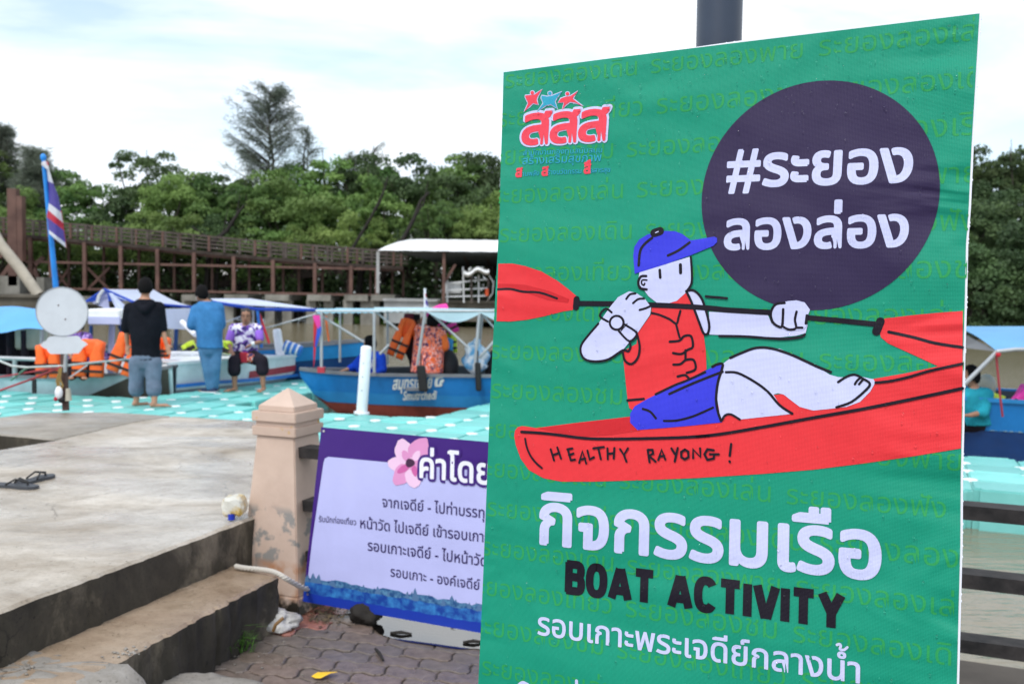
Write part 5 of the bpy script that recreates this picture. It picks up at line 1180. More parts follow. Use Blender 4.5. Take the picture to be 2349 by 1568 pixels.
# --- A: blue boat with lettering
stA = [(0, .62, .48, -.45, .35), (.15, .78, .42, -.5, .5), (.4, .85, .32, -.5, .55), (.62, .80, .31, -.48, .45), (.80, .58, .29, -.44, .22), (.90, .34, .29, -.38, .06), (.96, .15, .30, -.10, .02), (1, .02, .315, .22, .01)]
stA = [(a, b, zs-.0, zk, d) for a, b, zs, zk, d in stA]
tipA = Q(679, 855, 14.75); 
DA = Vector((-1, .0, 0)); LA = 6.0; OA = Vector((tipA.x + LA, 15.15, 0))
DA = (Vector((tipA.x, 15.0, 0)) - OA).normalized()
bA, HA = boat('blue_boat', 'blue wooden tour boat with white Thai lettering, red bottom and flat pale canopy', OA, DA, LA, stA, b_blue, b_red, lambda t: .20, b_grey, group='long blue tour boats')
# lower lighter blue strake
H_ = HA; H_.skin(lambda t, zs, zk: max(zk, min(zs-.05, WATER_Z+.205)), lambda t, zs, zk: max(zk, min(zs-.05, WATER_Z+.37 + .03*(1-t))), n=28).build('strake', b_blue2, bA, fix=False)
for o in [x for x in COL.objects if x.name.startswith('strake')]:
    for v in o.data.vertices: v.co += (H_.S*(.008 if (v.co+bA.location-H_.O).dot(H_.S) > 0 else -.008))
H_.floor(lambda t, zs: -.15).build('floorboards', b_in, bA); H_.floor(lambda t, zs: zs-.03, t0=.86, t1=.99, n=6).build('foredeck', b_in, bA)
for t_ in (.3, .5, .7): p = H_.O + H_.D*(t_*LA) + Vector((0, 0, .1)); bx('thwart', b_grey, bA, p, .28, 1.5, .04, (H_.D, H_.S, Vector((0, 0, 1))))
fA = (Vector((1, 0, 0)), Vector((0, 0, 1))); m_let = mat('cream_lettering', (.70, .74, .72), rough=.5, var=.1)
p5D = lambda x, y: ((720 + x/3.564)*KX, (640 + y/3.564)*KY)
def lab(body, x0, y0, x1, y1, hgt, Y=14.3, off=.03, **k):
    a = Q(*p5D(x0, y0), Y); b = Q(*p5D(x1, y1), Y); hull_text(bA, HA, body, a, (b-a).length, hgt, m_let, off, frame=((b-a).normalized(), Vector((.12, 0, 1))), **k)
lab('สมุทรเจดีย์', 850, 1105, 1190, 1090, .24); lab('๕', 1215, 1090, 1290, 1085, .36); lab('Smutrchedi', 940, 1198, 1225, 1190, .18, off=.03)
# canopy frame A
YAf, YAr = 14.35, 15.9
def ptA(x, y, Y): return Q(*p5D(x, y), Y)
top_y = 418
for (x0, y0, x1, y1) in ((232, 430, 230, 940), (690, 425, 690, 960), (1133, 435, 1065, 895), (1605, 440, 1562, 940)):
    MB().tube([ptA(x0, y0, YAf), ptA(x1, y1, YAf)], .022, 8).build('canopy_post', m_tube, bA); MB().tube([ptA(x0, y0+2, YAf) + Vector((0, YAr-YAf, 0)), ptA(x1, y1, YAf) + Vector((0, YAr-YAf, 0))], .02, 8).build('canopy_post', m_tube, bA)
for (x0, y0, x1, y1, w_) in ((195, 445, 600, 695, .018), (700, 430, 900, 590, .016), (1190, 450, 1510, 745, .018), (738, 800, 822, 715, .02), (1600, 835, 1745, 675, .022), (1625, 450, 1745, 580, .016)):
    MB().tube([ptA(x0, y0, YAf+.08), ptA(x1, y1, YAf+.08)], w_, 8).build('canopy_brace', m_tube, bA)
MB().tube([ptA(180, 425, YAf), ptA(1760, 425, YAf)], .02, 8).build('canopy_rail', m_tube, bA); 
cl_, cr_ = ptA(185, 420, YAf), ptA(1150, 418, YAf); up_ = Vector((0, YAr-YAf, .0))
quad_sheet(ptA(190, 430, YAf), ptA(1200, 425, YAf), ptA(1200, 425, YAf)+Vector((0, 1.6, .02)), ptA(190, 430, YAf)+Vector((0, 1.6, .02)), sag=.02, wav=.008, nu=40).build('canopy', cv_pale, bA)
quad_sheet(ptA(1170, 425, YAf), ptA(2700, 415, YAf), ptA(2700, 440, YAf)+Vector((0, 1.6, .02)), ptA(1170, 440, YAf)+Vector((0, 1.6, .02)), sag=.03, nu=30).build('canopy', cv_pale, bA)
# valance: scalloped strip
def val(a, b, drop, n):
    def fn(s_, t_): p = lerp3(a, b, s_); return p + Vector((0, -.02*t_, .035 - t_*(drop*(.75+.25*abs(math.sin(s_*n*math.pi))))))
    return MB().sheet(fn, n*6, 2)
val(ptA(190, 425, YAf), ptA(700, 422, YAf), .07, 9).build('valance', canvas('canvas_sky', (.35, .66, .82)), bA); val(ptA(690, 412, YAf), ptA(1160, 415, YAf), .07, 8).build('valance', cv_pale, bA)
def fnv(s_, t_): p = lerp3(ptA(1150, 415, YAf), ptA(1620, 425, YAf), s_); return p + Vector((0, -.02*t_, .03 - t_*(.06+.14*math.sin(s_*math.pi)**1.0)))
MB().sheet(fnv, 24, 3).build('valance', cv_pale, bA)
def fnv(s_, t_): p = lerp3(ptA(1620, 425, YAf), ptA(2100, 425, YAf), s_); return p + Vector((0, -.02*t_, .03 - t_*(.06+.14*math.sin(s_*math.pi)**1.0)))
MB().sheet(fnv, 24, 3).build('valance', cv_pale, bA)
m_rub = mat('black_rubber', (.012, .012, .013), rough=.6)
for (x0, y0, x1, y1) in ((1095, 895, 1120, 1125), (1590, 870, 1600, 1120)):
    a, b = ptA(x0, y0, 14.22), ptA(x1, y1, 14.22); th = thing('tyre_fender', 'black rubber fender strip hung over the blue hull %s' % ('across the white lettering' if x0 < 1200 else 'nearest the green banner'), 'fender', b, 'rubber fenders on the blue boat')
    MB().box((a+b)/2, .13, .06, (a-b).length, (Vector((1, 0, 0)), Vector((0, 1, 0)), (a-b).normalized()), .02).build('strip', m_rub, th) if x0 < 1200 else MB().box((a+b)/2, .085, .05, (a-b).length, (Vector((1, 0, 0)), Vector((0, 1, 0)), (a-b).normalized()), .02).build('strip', m_rub, th)
    MB().tube([a, a+Vector((0, .06, .16))], .01, 6).build('cord', m_rub, th)
# ribbons on the bow post
rib = {'pink': (.75, .05, .35), 'blue': (.03, .1, .6), 'red': (.6, .02, .04), 'orange': (.8, .15, .03)}
def ribbon(label, pts, w, c, Y):
    q_ = [ptA(x, y, Y) for x, y in pts]; th = thing('ribbon', label, 'ribbon', q_[-1]); vs = []
    for i, p in enumerate(q_): a = i*.8; d = Vector((math.cos(a*.5), math.sin(a)*.4, 0))*w/2; vs += [p-d, p+d]
    MB().add(vs, [(2*i, 2*i+1, 2*i+3, 2*i+2) for i in range(len(q_)-1)], True).build('cloth_strip', mat('ribbon_'+[k for k, v in rib.items() if v == c][0], c, rough=.5), th)
ribbon('pink cloth ribbon knotted to the bow post of the blue boat', [(185, 460), (190, 490), (200, 530), (210, 575)], .10, rib['pink'], YAf-.06); ribbon('blue cloth ribbon hanging below the pink one on the bow post', [(212, 560), (205, 620), (192, 680), (180, 735)], .06, rib['blue'], YAf-.06)
ribbon('red cloth ribbon reaching down to the bow of the blue boat', [(176, 500), (174, 650), (172, 740), (168, 850), (160, 930)], .045, rib['red'], YAf-.05); ribbon('thin orange cord tied from the canopy to the dark blue hull behind', [(268, 470), (280, 580), (296, 690)], .035, rib['orange'], 16.6)
bx('post_foot', b_red2, bA, ptA(230, 935, YAf), .1, .1, .08)

# --- B: dark blue boat behind
bowB = Q(848, 783, 17.4); D_ = Vector((1, -.04, 0)).normalized(); LB = 5.4; OB = Vector((bowB.x, 17.7, 0)) - D_*LB
stB = [(0, .6, .40, -.45, .3), (.3, .8, .42, -.5, .5), (.7, .75, .48, -.5, .4), (.9, .42, .57, -.42, .15), (1, .03, .62, -.1, .01)]
bB, HB = boat('blue_boat', 'dark blue wooden boat lying behind the lettered one, bow pointing right', OB, D_, LB, stB, b_navy, None, None, b_grey, group='long blue tour boats')
H_ = HB; H_.skin(lambda t, zs, zk: zs-.26, lambda t, zs, zk: zs-.01).build('strake', b_blue2, bB, fix=False)
for o in [x for x in COL.objects if x.name.startswith('strake') and x.parent == bB]:
    for v in o.data.vertices: v.co += (H_.S*(.01 if (v.co+bB.location-H_.O).dot(H_.S) > 0 else -.01))
H_.floor(lambda t, zs: -.1).build('floorboards', b_in, bB)
p4D = lambda x, y: ((400 + x/3.733)*KX, (640 + y/3.733)*KY)
p3D = lambda x, y: ((x/3.733)*KX, (640 + y/3.733)*KY)
a, b = Q(*p4D(1095, 755), 16.6), Q(*p4D(1255, 815), 16.6)
bu = thing('float_buoy', 'blue cylindrical float with white bands lying beside the white post', 'buoy', (a+b)/2); d = (b-a)
MB().tube([a, a+d*.03, b-d*.03, b], [.07, .095, .095, .07], 16).build('body', b_bl3, bu)
for k in (.12, .42, .72): MB().tube([a+d*k, a+d*(k+.11)], .101, 16).build('band', m_whp, bu)

# --- C: white boat moored along the dock finger
A0 = UN(-10.78, 11.9, 0); bowC = UN(-10.78, 15.9, 0); DC = (Vector((Q(689, 830, 17.7).x, 17.7, 0)) - Vector((-5.3, 15.1, 0))).normalized()
LC = 3.15; SC_ = Vector((-DC.y, DC.x, 0)); OC = Vector((Q(689, 830, 17.4).x, 17.4, 0)) + SC_*.42 - DC*LC
stC = [(0, .72, .40, -.45, .55), (.3, .75, .40, -.45, .6), (.55, .74, .38, -.43, .6), (.72, .68, .37, -.25, .55), (.9, .55, .36, .02, .48), (1, .44, .35, .12, .40)]
bC, HC = boat('white_boat', 'white flat bowed passenger boat with red stripe, moored behind the seated man', OC, DC, LC, stC, b_white, b_gr2, lambda t: .36, b_white)
H_ = HC; H_.floor(lambda t, zs: zs+.015).build('deck', b_white, bC)
H_.rim(.02, .05, dz=-.34).build('rubbing_strip', b_bl3, bC)
mbs = MB(); vs = []
for i in range(13):
    t_ = .52 + .44*i/12; hb, zs, zk, hk = H_.at(t_); 
    for z in (max(zk+.02, zs-.31+.04*i/12), max(zk+.10, zs-.20+.04*i/12)): vs.append(H_.pt(t_, -1, z) - H_.S*.012)
mbs.add(vs, [(2*i, 2*i+2, 2*i+3, 2*i+1) for i in range(12)]).build('red_stripe', b_red2, bC)
# side rail of C
for (x0, x1) in ((0, 600),):
    pts = [Q(*p4D(x, 828 + x*.008), 15.6 + .9*x/600) for x in (-60, 100, 250, 420, 600)]; MB().tube(pts, .035, 8).build('side_rail', b_white, bC)
    for p in pts: MB().tube([p, p - Vector((0, 0, .14))], .03, 8).build('rail_post', b_white, bC)
a, b = Q(*p4D(1028, 606), 17.0), Q(*p4D(1062, 845), 17.0); wp = thing('bollard', 'white plastic post standing on the bow of the white boat beside the seated man', 'bollard', b); d = (b-a).normalized()
MB().tube([b, a + d*.05, a + d*.012, a], [.075, .072, .062, .035], 18).build('post', m_whp, wp)
# long pale awning above C reaching right
cA, cB_, cC, cD = Q(*p4D(420, 330), 16.2), Q(*p4D(790, 330), 17.6), Q(*p4D(1450, 432), 16.4), Q(*p4D(830, 432), 15.6)
aw = thing('boat_awning', 'long white and blue canvas awning sloping down to the right above the seated man', 'awning', Q(*p4D(830, 960), 15.8)); 
MB().sheet(lambda s_, t_: lerp3(lerp3(cA, cB_, s_), lerp3(Q(*p4D(470, 362), 15.4), cC, s_), t_) + Vector((0, 0, -.05*math.sin(s_*math.pi)*math.sin(t_*math.pi))), 20, 8).build('canvas', cv_white, aw)
MB().tube([Q(*p4D(440, 362), 15.4), Q(*p4D(850, 428), 15.7), Q(*p4D(1450, 436), 16.38)], .025, 8).build('edge_rope', cv_blue, aw)
for (x0, y0, x1, y1, Y, w_) in ((815, 430, 820, 880, 15.9, .02), (1437, 435, 1437, 970, 16.3, .02), (790, 640, 1390, 470, 16.0, .012), (560, 545, 770, 470, 15.9, .012)): MB().tube([Q(*p4D(x0, y0), Y), Q(*p4D(x1, y1), Y)], w_, 8).build('awning_pole', m_tube, aw)
MB().tube([Q(*p4D(855, 440), 15.8), Q(*p4D(890, 780), 15.8)], .025, 6).build('blue_cord', b_bl3, aw); MB().tube([Q(*p4D(870, 470), 15.85), Q(*p4D(960, 740), 15.85)], .02, 6).build('red_cord', mat('ribbon_red', rib['red']), aw)

# --- gabled tent canopy
tc_ = thing('gable_canopy', 'white and blue gabled canvas canopy behind the man in the black hoodie', 'canopy', Q(260, 860, 16.6)); g = lambda x, y, Y: Q(*p3D(x, y), Y)
ap, rd = g(952, 246, 15.8), g(1400, 250, 18.2); el, er = g(782, 360, 15.4), g(1215, 362, 15.2); fr_ = Q(*p4D(292, 412), 17.0); 
MB().sheet(lambda s_, t_: lerp3(lerp3(ap, rd, s_), lerp3(er, fr_, s_), t_) - Vector((0, 0, .04*math.sin(t_*math.pi))), 14, 8).build('roof_panel', cv_white, tc_)
MB().sheet(lambda s_, t_: lerp3(lerp3(ap, rd, s_), lerp3(el, el + (rd-ap)*.9, s_), t_), 10, 6).build('roof_panel', cv_blue, tc_)
MB().add([ap+Vector((0, .1, -.03)), g(1000, 438, 15.5), g(840, 370, 15.5)], [(0, 1, 2)]).build('end_curtain', cv_sheer, tc_); MB().sheet(lambda s_, t_: lerp3(g(990, 280, 15.4), g(1060, 435, 15.3), t_) + Vector((.16*s_*(.3+t_), .05*math.sin(s_*9), 0)), 8, 8).build('end_curtain', cv_white, tc_)
MB().tube([g(940, 258, 15.7), g(900, 310, 15.6), g(885, 380, 15.5)], .03, 8).build('hoop', m_tube, tc_)
MB().tube([el, ap, er], .02, 8).build('gable_bar', cv_blue, tc_); MB().tube([er, fr_], .02, 8).build('eave_bar', cv_blue, tc_)
MB().sheet(lambda s_, t_: lerp3(g(1170, 430, 15.1), Q(*p4D(285, 418), 16.6), s_) - Vector((0, 0, t_*(.26 + .10*s_))) + Vector((0, -.05*t_, 0)), 14, 4).build('valance', cv_white, tc_)
for (x, y0, y1, Y) in ((1010, 580, 880, 15.2), (1110, 580, 860, 16.2)): MB().tube([g(x+10, y0-140, Y), g(x-10, y1, Y)], .035, 8).build('canopy_post', cv_sheer, tc_)
MB().tube([Q(*p4D(115, 540), 16.2), Q(*p4D(105, 840), 16.2)], .035, 8).build('canopy_post', b_navy, tc_)
MB().tube([Q(*p4D(165, 545), 15.9), Q(*p4D(290, 660), 15.6)], .045, 8).build('canopy_brace', m_whp, tc_)
# small roof box of the left boat
sr = thing('boat_roof', 'small white and lavender boat roof right behind the round sign', 'roof', g(950, 1050, 15.2)); a = g(802, 440, 14.9); b = g(1100, 445, 14.9)
MB().box((a+b)/2 + Vector((0, .5, -.05)), (b-a).length, 1.1, .15, None, .02).build('roof_top', m_roof, sr); a2, b2_ = g(805, 490, 14.85), g(1095, 570, 14.85)
MB().box((a2+b2_)/2, abs(b2_.x-a2.x), .05, abs(a2.z-b2_.z), None, .01).build('fascia', mat('lavender_board', (.50, .54, .78), rough=.4, var=.05), sr)
MB().tube([g(1025, 575, 15.1), g(1005, 1010, 15.1)], .04, 10).build('roof_post', cv_sheer, sr); MB().tube([g(1085, 575, 15.3), g(1105, 620, 15.3), g(1090, 800, 15.3)], .03, 8).build('roof_post', b_navy, sr)
MB().tube([g(830, 575, 15.3), g(825, 1000, 15.3)], .03, 8).build('roof_post', b_navy, sr)

# --- D: pale cyan boat at the left
DD = UX; bowD = UN(-9.95, 11.75, 0); LD = 6.2; OD = bowD - DD*LD
stD = [(0, .60, .10, -.45, .45), (.5, .62, .13, -.48, .48), (.75, .60, .17, -.46, .42), (.9, .40, .25, -.38, .2), (1, .05, .36, -.12, .02)]
bD, HD = boat('pale_boat', 'low pale cyan wooden boat with orange life vests on its rail at the left', OD, DD, LD, stD, b_cyan, None, None, b_grey)
HD.floor(lambda t, zs: -.2).build('floorboards', b_in, bD)
vs = []
for i in range(9):
    t_ = .66 + .335*i/8
    hb, zs, zk, hk = HD.at(t_); vs += [HD.pt(t_, -1, zk + .01) - HD.S*.035, HD.pt(t_, -1, zk+(zs-zk)*(.04+.90*min(1, i/6.5))) - HD.S*.035]
MB().add(vs, [(2*i, 2*i+2, 2*i+3, 2*i+1) for i in range(8)], True).build('bow_patch', b_dk, bD)
m_rope_g = mat('pale_rope', (.50, .56, .55), rough=.8); m_rope_r = mat('faded_red_rope', (.42, .05, .07), rough=.8)
MB().tube([g(-200, 866, 14.3), g(0, 872, 14.3), g(360, 884, 14.3), g(620, 890, 14.3)], .03, 8).build('side_rail', m_tube, bD)
for x in (-120, 135, 400): MB().tube([g(x, 878, 14.3), g(x, 1060, 14.35)], .035, 8).build('rail_post', m_tube, bD)
bx('cleat', m_rub, bD, g(312, 1130, 14.1), .05, .04, .2)

# --- E: covered dark boat with light blue tarpaulin
DE = UX; OE = UN(-19, 13.2, 0); stE = [(0, .7, .25, -.45, .5), (.7, .7, .27, -.45, .5), (.92, .4, .32, -.4, .2), (1, .05, .36, -.1, .02)]
bE, HE = boat('covered_boat', 'dark boat under a light blue tarpaulin at the left edge', OE, DE, 8.3, stE, b_navy, None, None, b_grey)
HE.floor(lambda t, zs: -.2).build('floorboards', b_in, bE)
ta, tb_, tc2, td = g(-300, 400, 16.6), g(330, 418, 15.6), g(395, 602, 14.6), g(-100, 640, 14.6)
MB().sheet(lambda s_, t_: lerp3(lerp3(ta, tb_, s_), lerp3(td, tc2, s_), t_) + Vector((0, 0, .05*math.sin(t_*math.pi) - .02*math.sin(s_*7))), 16, 8).build('tarpaulin', canvas('tarp_sky_blue', lin(105, 180, 240), .2), bE)
m_blk = mat('dark_interior_shade', (.012, .010, .014), rough=.9, vscale=5, col2=(.03, .018, .028)); m_crm = mat('cream_box', (.42, .40, .32), rough=.6)  # near-black colour paints in the shade inside the covered boat
MB().sheet(lambda s_, t_: lerp3(g(-200, 625, 15.3), g(262, 620, 15.3), s_) - Vector((0, .12*math.sin(s_*22), t_*.95)), 30, 4).build('interior_shade_sheet', m_blk, bE); MB().sheet(lambda s_, t_: lerp3(g(262, 720, 15.7), g(800, 640, 15.7), s_) - Vector((0, .1*math.sin(s_*22), t_*.75)), 30, 4).build('interior_shade_sheet', m_blk, bE)  # dark folded sheets added to stand for the shaded interior under the tarpaulin
MB().box(g(330, 668, 15.4), .55, .3, .42, None, .03).build('storage_box', m_crm, bE)
for x in (-60, 380): MB().tube([g(x, 610, 14.9), g(x, 1000, 14.9)], .03, 8).build('tarpaulin_pole', m_tube, bE)

# --- right boat G
dG = UX; tipG = UN(.5, 11.9, 0); stG = [(0, .5, .40, -.45, .3), (.3, .72, .36, -.5, .5), (.7, .75, .34, -.5, .5), (1, .55, .40, -.45, .35)]
yG = 11.9; OG = Vector((Q(2150, 960, 12.2).x, 12.45, 0)); bG, HG = boat('blue_boat', 'blue boat with faded lettering and light blue canopy at the right edge', OG - UX*1.3, dG, 6, stG, b_blue, b_navy, lambda t: .36, b_blue2, group='long blue tour boats')
HG.floor(lambda t, zs: -.15).build('floorboards', b_in, bG)
for body, y, h_, x0, x1 in (('สมุทรเจดีย์ ๖', 1020, .13, 2268, 2400), ('Smutrchedi', 1040, .11, 2300, 2440)):
    a, b = Q(x0, y-20, 11.8), Q(x1, y-14, 11.5); hull_text(bG, HG, body, a, (b-a).length, h_, mat('faded_lettering', (.25, .42, .52), rough=.6, var=.3), .02, frame=((b-a).normalized(), Vector((0, 0, 1))))
ga, gb, gc, gd = Q(2180, 748, 12.9), Q(2480, 748, 12.5), Q(2480, 804, 11.0), Q(2288, 806, 11.2)
MB().sheet(lambda s_, t_: lerp3(lerp3(ga, gb, s_), lerp3(gd, gc, s_), t_) + Vector((0, 0, .05*math.sin(t_*math.pi))), 14, 8).build('canopy', canvas('canopy_sky', lin(125, 190, 240), .35), bG)
MB().sheet(lambda s_, t_: lerp3(lerp3(ga, gd, s_), lerp3(ga + Vector((0, -.3, -.32)), gd + Vector((-.35, .4, .03)), s_), t_), 8, 4).build('canopy_flap', mat('grey_canvas', (.12, .125, .13), rough=.8), bG)
MB().tube([Q(2286, 806, 11.15), Q(2330, 801, 11.1), Q(2480, 801, 11.0)], .022, 8).build('canopy_bar', m_tube, bG); MB().tube([Q(2290, 804, 11.2), Q(2205, 888, 11.3)], .025, 8).build('canopy_post', m_tube, bG)
MB().tube([Q(2285, 812, 11.2), Q(2294, 905, 11.25), Q(2300, 955, 11.3)], .012, 6).build('red_cord', m_rope_r, bG); MB().ball(Q(2290, 812, 11.15), .028, .028, .035).build('red_knot', mat('ribbon_red', rib['red']), bG)
MB().tube([Q(2275, 922, 12.6), Q(2360, 922, 12.6)], .05, 8).build('black_roll', m_rub, bG)

# ================================================================== LIFE VESTS
def vest_thing(label, c, w, h, m, rot=0, tilt=0, group='life vests', name='life_vest', straps=True, yaw=0, stripe=None):
    th = thing(name, label, 'life vest', c, group); c = Vector(c)
    X = Vector((math.cos(yaw)*math.cos(rot), math.sin(yaw), math.sin(rot)*math.cos(yaw))).normalized(); Z = Vector((-math.sin(rot), 0, math.cos(rot))); Z = (Z - X*Z.dot(X)).normalized(); Y = Z.cross(X)
    def pad(pts, th_, name_, mm, dy=0):
        mb = MB(); n = len(pts); cxm = sum(p[0] for p in pts)/n; czm = sum(p[1] for p in pts)/n; rows = [(1.0, .0), (.985, .35), (.9, .85), (.6, 1.0)]; vs = []
        for sgn in (-1, 1):
            for k, y in rows:
                for p in pts: vs.append(c + X*((cxm+(p[0]-cxm)*k)*w) + Z*((czm+(p[1]-czm)*k)*h) + Y*(sgn*y*th_ + dy))
        fs = []
        for b0 in (0, 4):
            for r__ in range(3):
                for i in range(n): fs.append(((b0+r__)*n+i, (b0+r__)*n+(i+1) % n, (b0+r__+1)*n+(i+1) % n, (b0+r__+1)*n+i))
            fs.append(tuple((b0+3)*n+i for i in range(n)))
        mb.add(vs, fs, True).build(name_, mm, th)
    for s_ in (-1, 1): pad([(s_*.06, .0), (s_*.48, .0), (s_*.5, .45), (s_*.44, .75), (s_*.46, 1.0), (s_*.2, 1.02), (s_*.14, .78), (s_*.05, .6)][::s_], .05, 'front_panel', m)
    pad([(-.42, .55), (.42, .55), (.46, 1.0), (.2, 1.08), (-.2, 1.08), (-.46, 1.0)], .045, 'collar', m, .07)
    for z in (.18, .40): MB().box(c + X*0 + Z*(z*h) - Y*(.055), w*.98, .012, .035, (X, Y, Z)).build('strap', m_rub if stripe is None else stripe, th)
    for z in (.18, .40): MB().box(c + Z*(z*h) - Y*(.064), .05, .02, .05, (X, Y, Z), .005).build('buckle', m_rub, th)
    return th
m_or = mat('orange_nylon', (.95, .14, .02), rough=.55, vscale=8, var=.12, bump=.35, bscale=14, dist=.02)
m_pk = mat('pink_nylon', (.80, .04, .35), rough=.55, vscale=8, bump=.3, bscale=14, dist=.02); m_lm = mat('lime_nylon', (.62, .80, .06), rough=.55, vscale=8, bump=.3, bscale=14, dist=.02); m_lb = mat('blue_nylon', (.03, .28, .62), rough=.55, vscale=8)
vest_thing('orange life vest hanging left of the sign pole on the pale boat', g(440, 1055, 14.15), .34, .47, m_or, rot=.03, group='orange life vests on the pale boat')
vest_thing('orange life vest between the sign pole and the hooded man', g(800, 1045, 14.2), .46, .50, m_or, rot=-.04, group='orange life vests on the pale boat')
vest_thing('orange life vest with raised collar right beside the hooded man', g(1085, 1015, 14.0), .40, .56, m_or, rot=-.35, group='orange life vests on the pale boat')
vest_thing('small corner of an orange life vest to the right of the hooded man', g(1488, 880, 14.9), .2, .3, m_or, group='orange life vests on the pale boat')
vest_thing('orange life vest hanging from the canopy in front of dark clothes', ptA(865, 825, 15.0), .27, .58, m_or, rot=-.38, group='life vests hung in the lettered blue boat')
vest_thing('pink life vest with black bands hung highest beside the flowered shirt', ptA(1335, 640, 15.3), .40, .46, m_pk, rot=.45, group='life vests hung in the lettered blue boat')
vest_thing('lime yellow life vest hanging under the pink one', ptA(1350, 790, 15.35), .24, .42, m_lm, rot=.1, group='life vests hung in the lettered blue boat')
vest_thing('blue and lime life vest lowest beside the flowered shirt', ptA(1285, 930, 15.2), .34, .45, m_lb, group='life vests hung in the lettered blue boat', stripe=m_lm)
vest_thing('lime life vest lying in the boat at the right edge', Q(2316, 952, 11.7), .34, .38, m_lm, rot=1.1, group='life vests in the right boat'); vest_thing('pink life vest lying in the boat at the right edge', Q(2338, 960, 11.55), .42, .36, m_pk, rot=-.6, group='life vests in the right boat')
vest_thing('lime life vest lying on the deck behind the man in the blue shirt', Q(*p4D(250, 815), 16.2), .22, .16, m_lm, rot=.5, group='lime life vests on the white boat'); vest_thing('lime life vest lying just left of the seated man', Q(*p4D(545, 825), 16.3), .2, .18, m_lm, rot=-.3, group='lime life vests on the white boat')
def drape(name, label, cat, m, pts_l, pts_r, Y, dep=.12):
    q_l = [ptA(x, y, Y) for x, y in pts_l]; q_r = [ptA(x, y, Y) for x, y in pts_r]; n = len(q_l); th = thing(name, label, cat, q_l[-1]); vs = []
    for s_ in range(2):
        for i in range(n):
            for k in range(7): t_ = k/6; vs.append(q_l[i].lerp(q_r[i], t_) + Vector((0, (-1 if s_ == 0 else 1)*dep*math.sin(t_*math.pi)*.5 + .02*math.sin(k*2+i), 0)))
    fs = [(s_*n*7+i*7+k, s_*n*7+i*7+k+1, s_*n*7+(i+1)*7+k+1, s_*n*7+(i+1)*7+k) for s_ in range(2) for i in range(n-1) for k in range(6)]
    MB().add(vs, fs, True).build('fabric', m, th); return th
m_bk = mat('black_fabric', (.01, .01, .014), rough=.85, vscale=6); m_mar = mat('maroon_fabric', (.10, .012, .03), rough=.8)
drape('hanging_clothes', 'black clothes and bags hanging between the orange vest and the flowered shirt', 'clothes', m_bk, [(1000, 450), (980, 530), (955, 640), (950, 770), (990, 850), (1010, 940)], [(1090, 450), (1095, 530), (1100, 640), (1095, 760), (1060, 850), (1040, 950)], 15.25)
drape('maroon_bag', 'maroon bag hanging from the canopy above the orange vest', 'bag', m_mar, [(950, 445), (945, 500), (940, 545)], [(1035, 445), (1030, 500), (1000, 550)], 15.1)
drape('hanging_strap', 'black strap hanging right of the lime vest', 'strap', m_bk, [(1340, 640), (1345, 760), (1390, 900)], [(1390, 640), (1372, 760), (1420, 910)], 15.45, .05)
# blue and white sack
m_sack = mat('striped_sack', (.10, .38, .68), rough=.5, vscale=5, col2=(.75, .80, .85), ramp=(.42, .52)); th = thing('plastic_sack', 'blue and white striped plastic sack slumped on the boat side near the green banner', 'sack', ptA(1570, 940, 14.8))
mb = MB(); c = ptA(1575, 835, 14.9); mb.ball(c, .20, .16, .25, 18, 12)
for v in mb.v: v += Vector((.03*math.sin(v.z*23+v.x*17), .02*math.sin(v.x*31), .03*math.sin(v.x*19+v.z*9)))
mb.build('sack', m_sack, th); MB().tube([c + Vector((0, -.05, .22)), c+Vector((.02, -.05, .30))], [.07, .04], 8).build('tied_neck', m_sack, th)
m_seat = mat('dark_seat_pad', (.02, .02, .024), rough=.8)
for x in (1335, 1740): 
    th = thing('motor_cover', 'dark rounded cover standing in the lettered boat %s' % ('beside the lime vest' if x < 1500 else 'at the banner edge'), 'cover', ptA(x, 950, 15.1)); MB().ball(ptA(x, 905, 15.1), .16, .2, .26, 12, 8).build('cover', m_seat, th)
# small thai flag on boat canopy
fx = {'red': mat('flag_red', (.55, .03, .06), rough=.6, trans=.3, var=.05), 'white': mat('flag_white', (.72, .72, .76), rough=.6, trans=.3, var=.05), 'blue': mat('flag_blue', (.10, .075, .34), rough=.6, trans=.3, var=.05)}
th = thing('small_flag', 'small red white and blue flag on a stick above the lettered boat', 'flag', ptA(1130, 430, 14.6)); MB().tube([ptA(1132, 460, 14.6), ptA(1131, 226, 14.6)], .017, 8).build('flagstick', m_whp, th)
stp = [(265, 290, 'red'), (290, 320, 'white'), (320, 365, 'blue'), (365, 385, 'white'), (385, 402, 'blue')]
for a_, b_, c_ in stp: MB().sheet(lambda s_, t_: ptA(1133 + s_*(8 + 30*((a_+(b_-a_)*t_)-265)/140), a_+(b_-a_)*t_ + s_*18, 14.6 - .04*math.sin(s_*4)), 6, 2).build('flag_stripe', fx[c_], th)
# big flag on blue pole
g1 = lambda x, y: ((x/3.647)*KX, (350+y/3.647)*KY)
pt_, pb = Q(*g1(385, 125), 15.6), Q(131, 690, 15.9); fp = thing('flagpole', 'bright blue leaning flagpole with drooping Thai flag behind the round sign', 'flagpole', pb)
m_bp = mat('bright_blue_paint', (.02, .25, .72), rough=.4); MB().tube([pb - Vector((0, 0, 1.3)), pb, pt_], [.05, .045, .03], 12).build('pole', m_bp, fp); MB().ball(pt_, .045, .045, .06).build('finial', m_bp, fp)
MB().tube([Q(*g1(392, 178), 15.55), Q(*g1(430, 230), 15.5)], [.05, .02], 8).build('cloth_knot', fx['white'], fp)
Lp = [(390, 150), (392, 240), (400, 330), (402, 420), (408, 500), (410, 570), (415, 640), (430, 740), (437, 805)]; Rp = [(428, 165), (440, 240), (480, 370), (520, 470), (545, 600), (560, 700), (565, 760), (580, 850), (590, 932)]
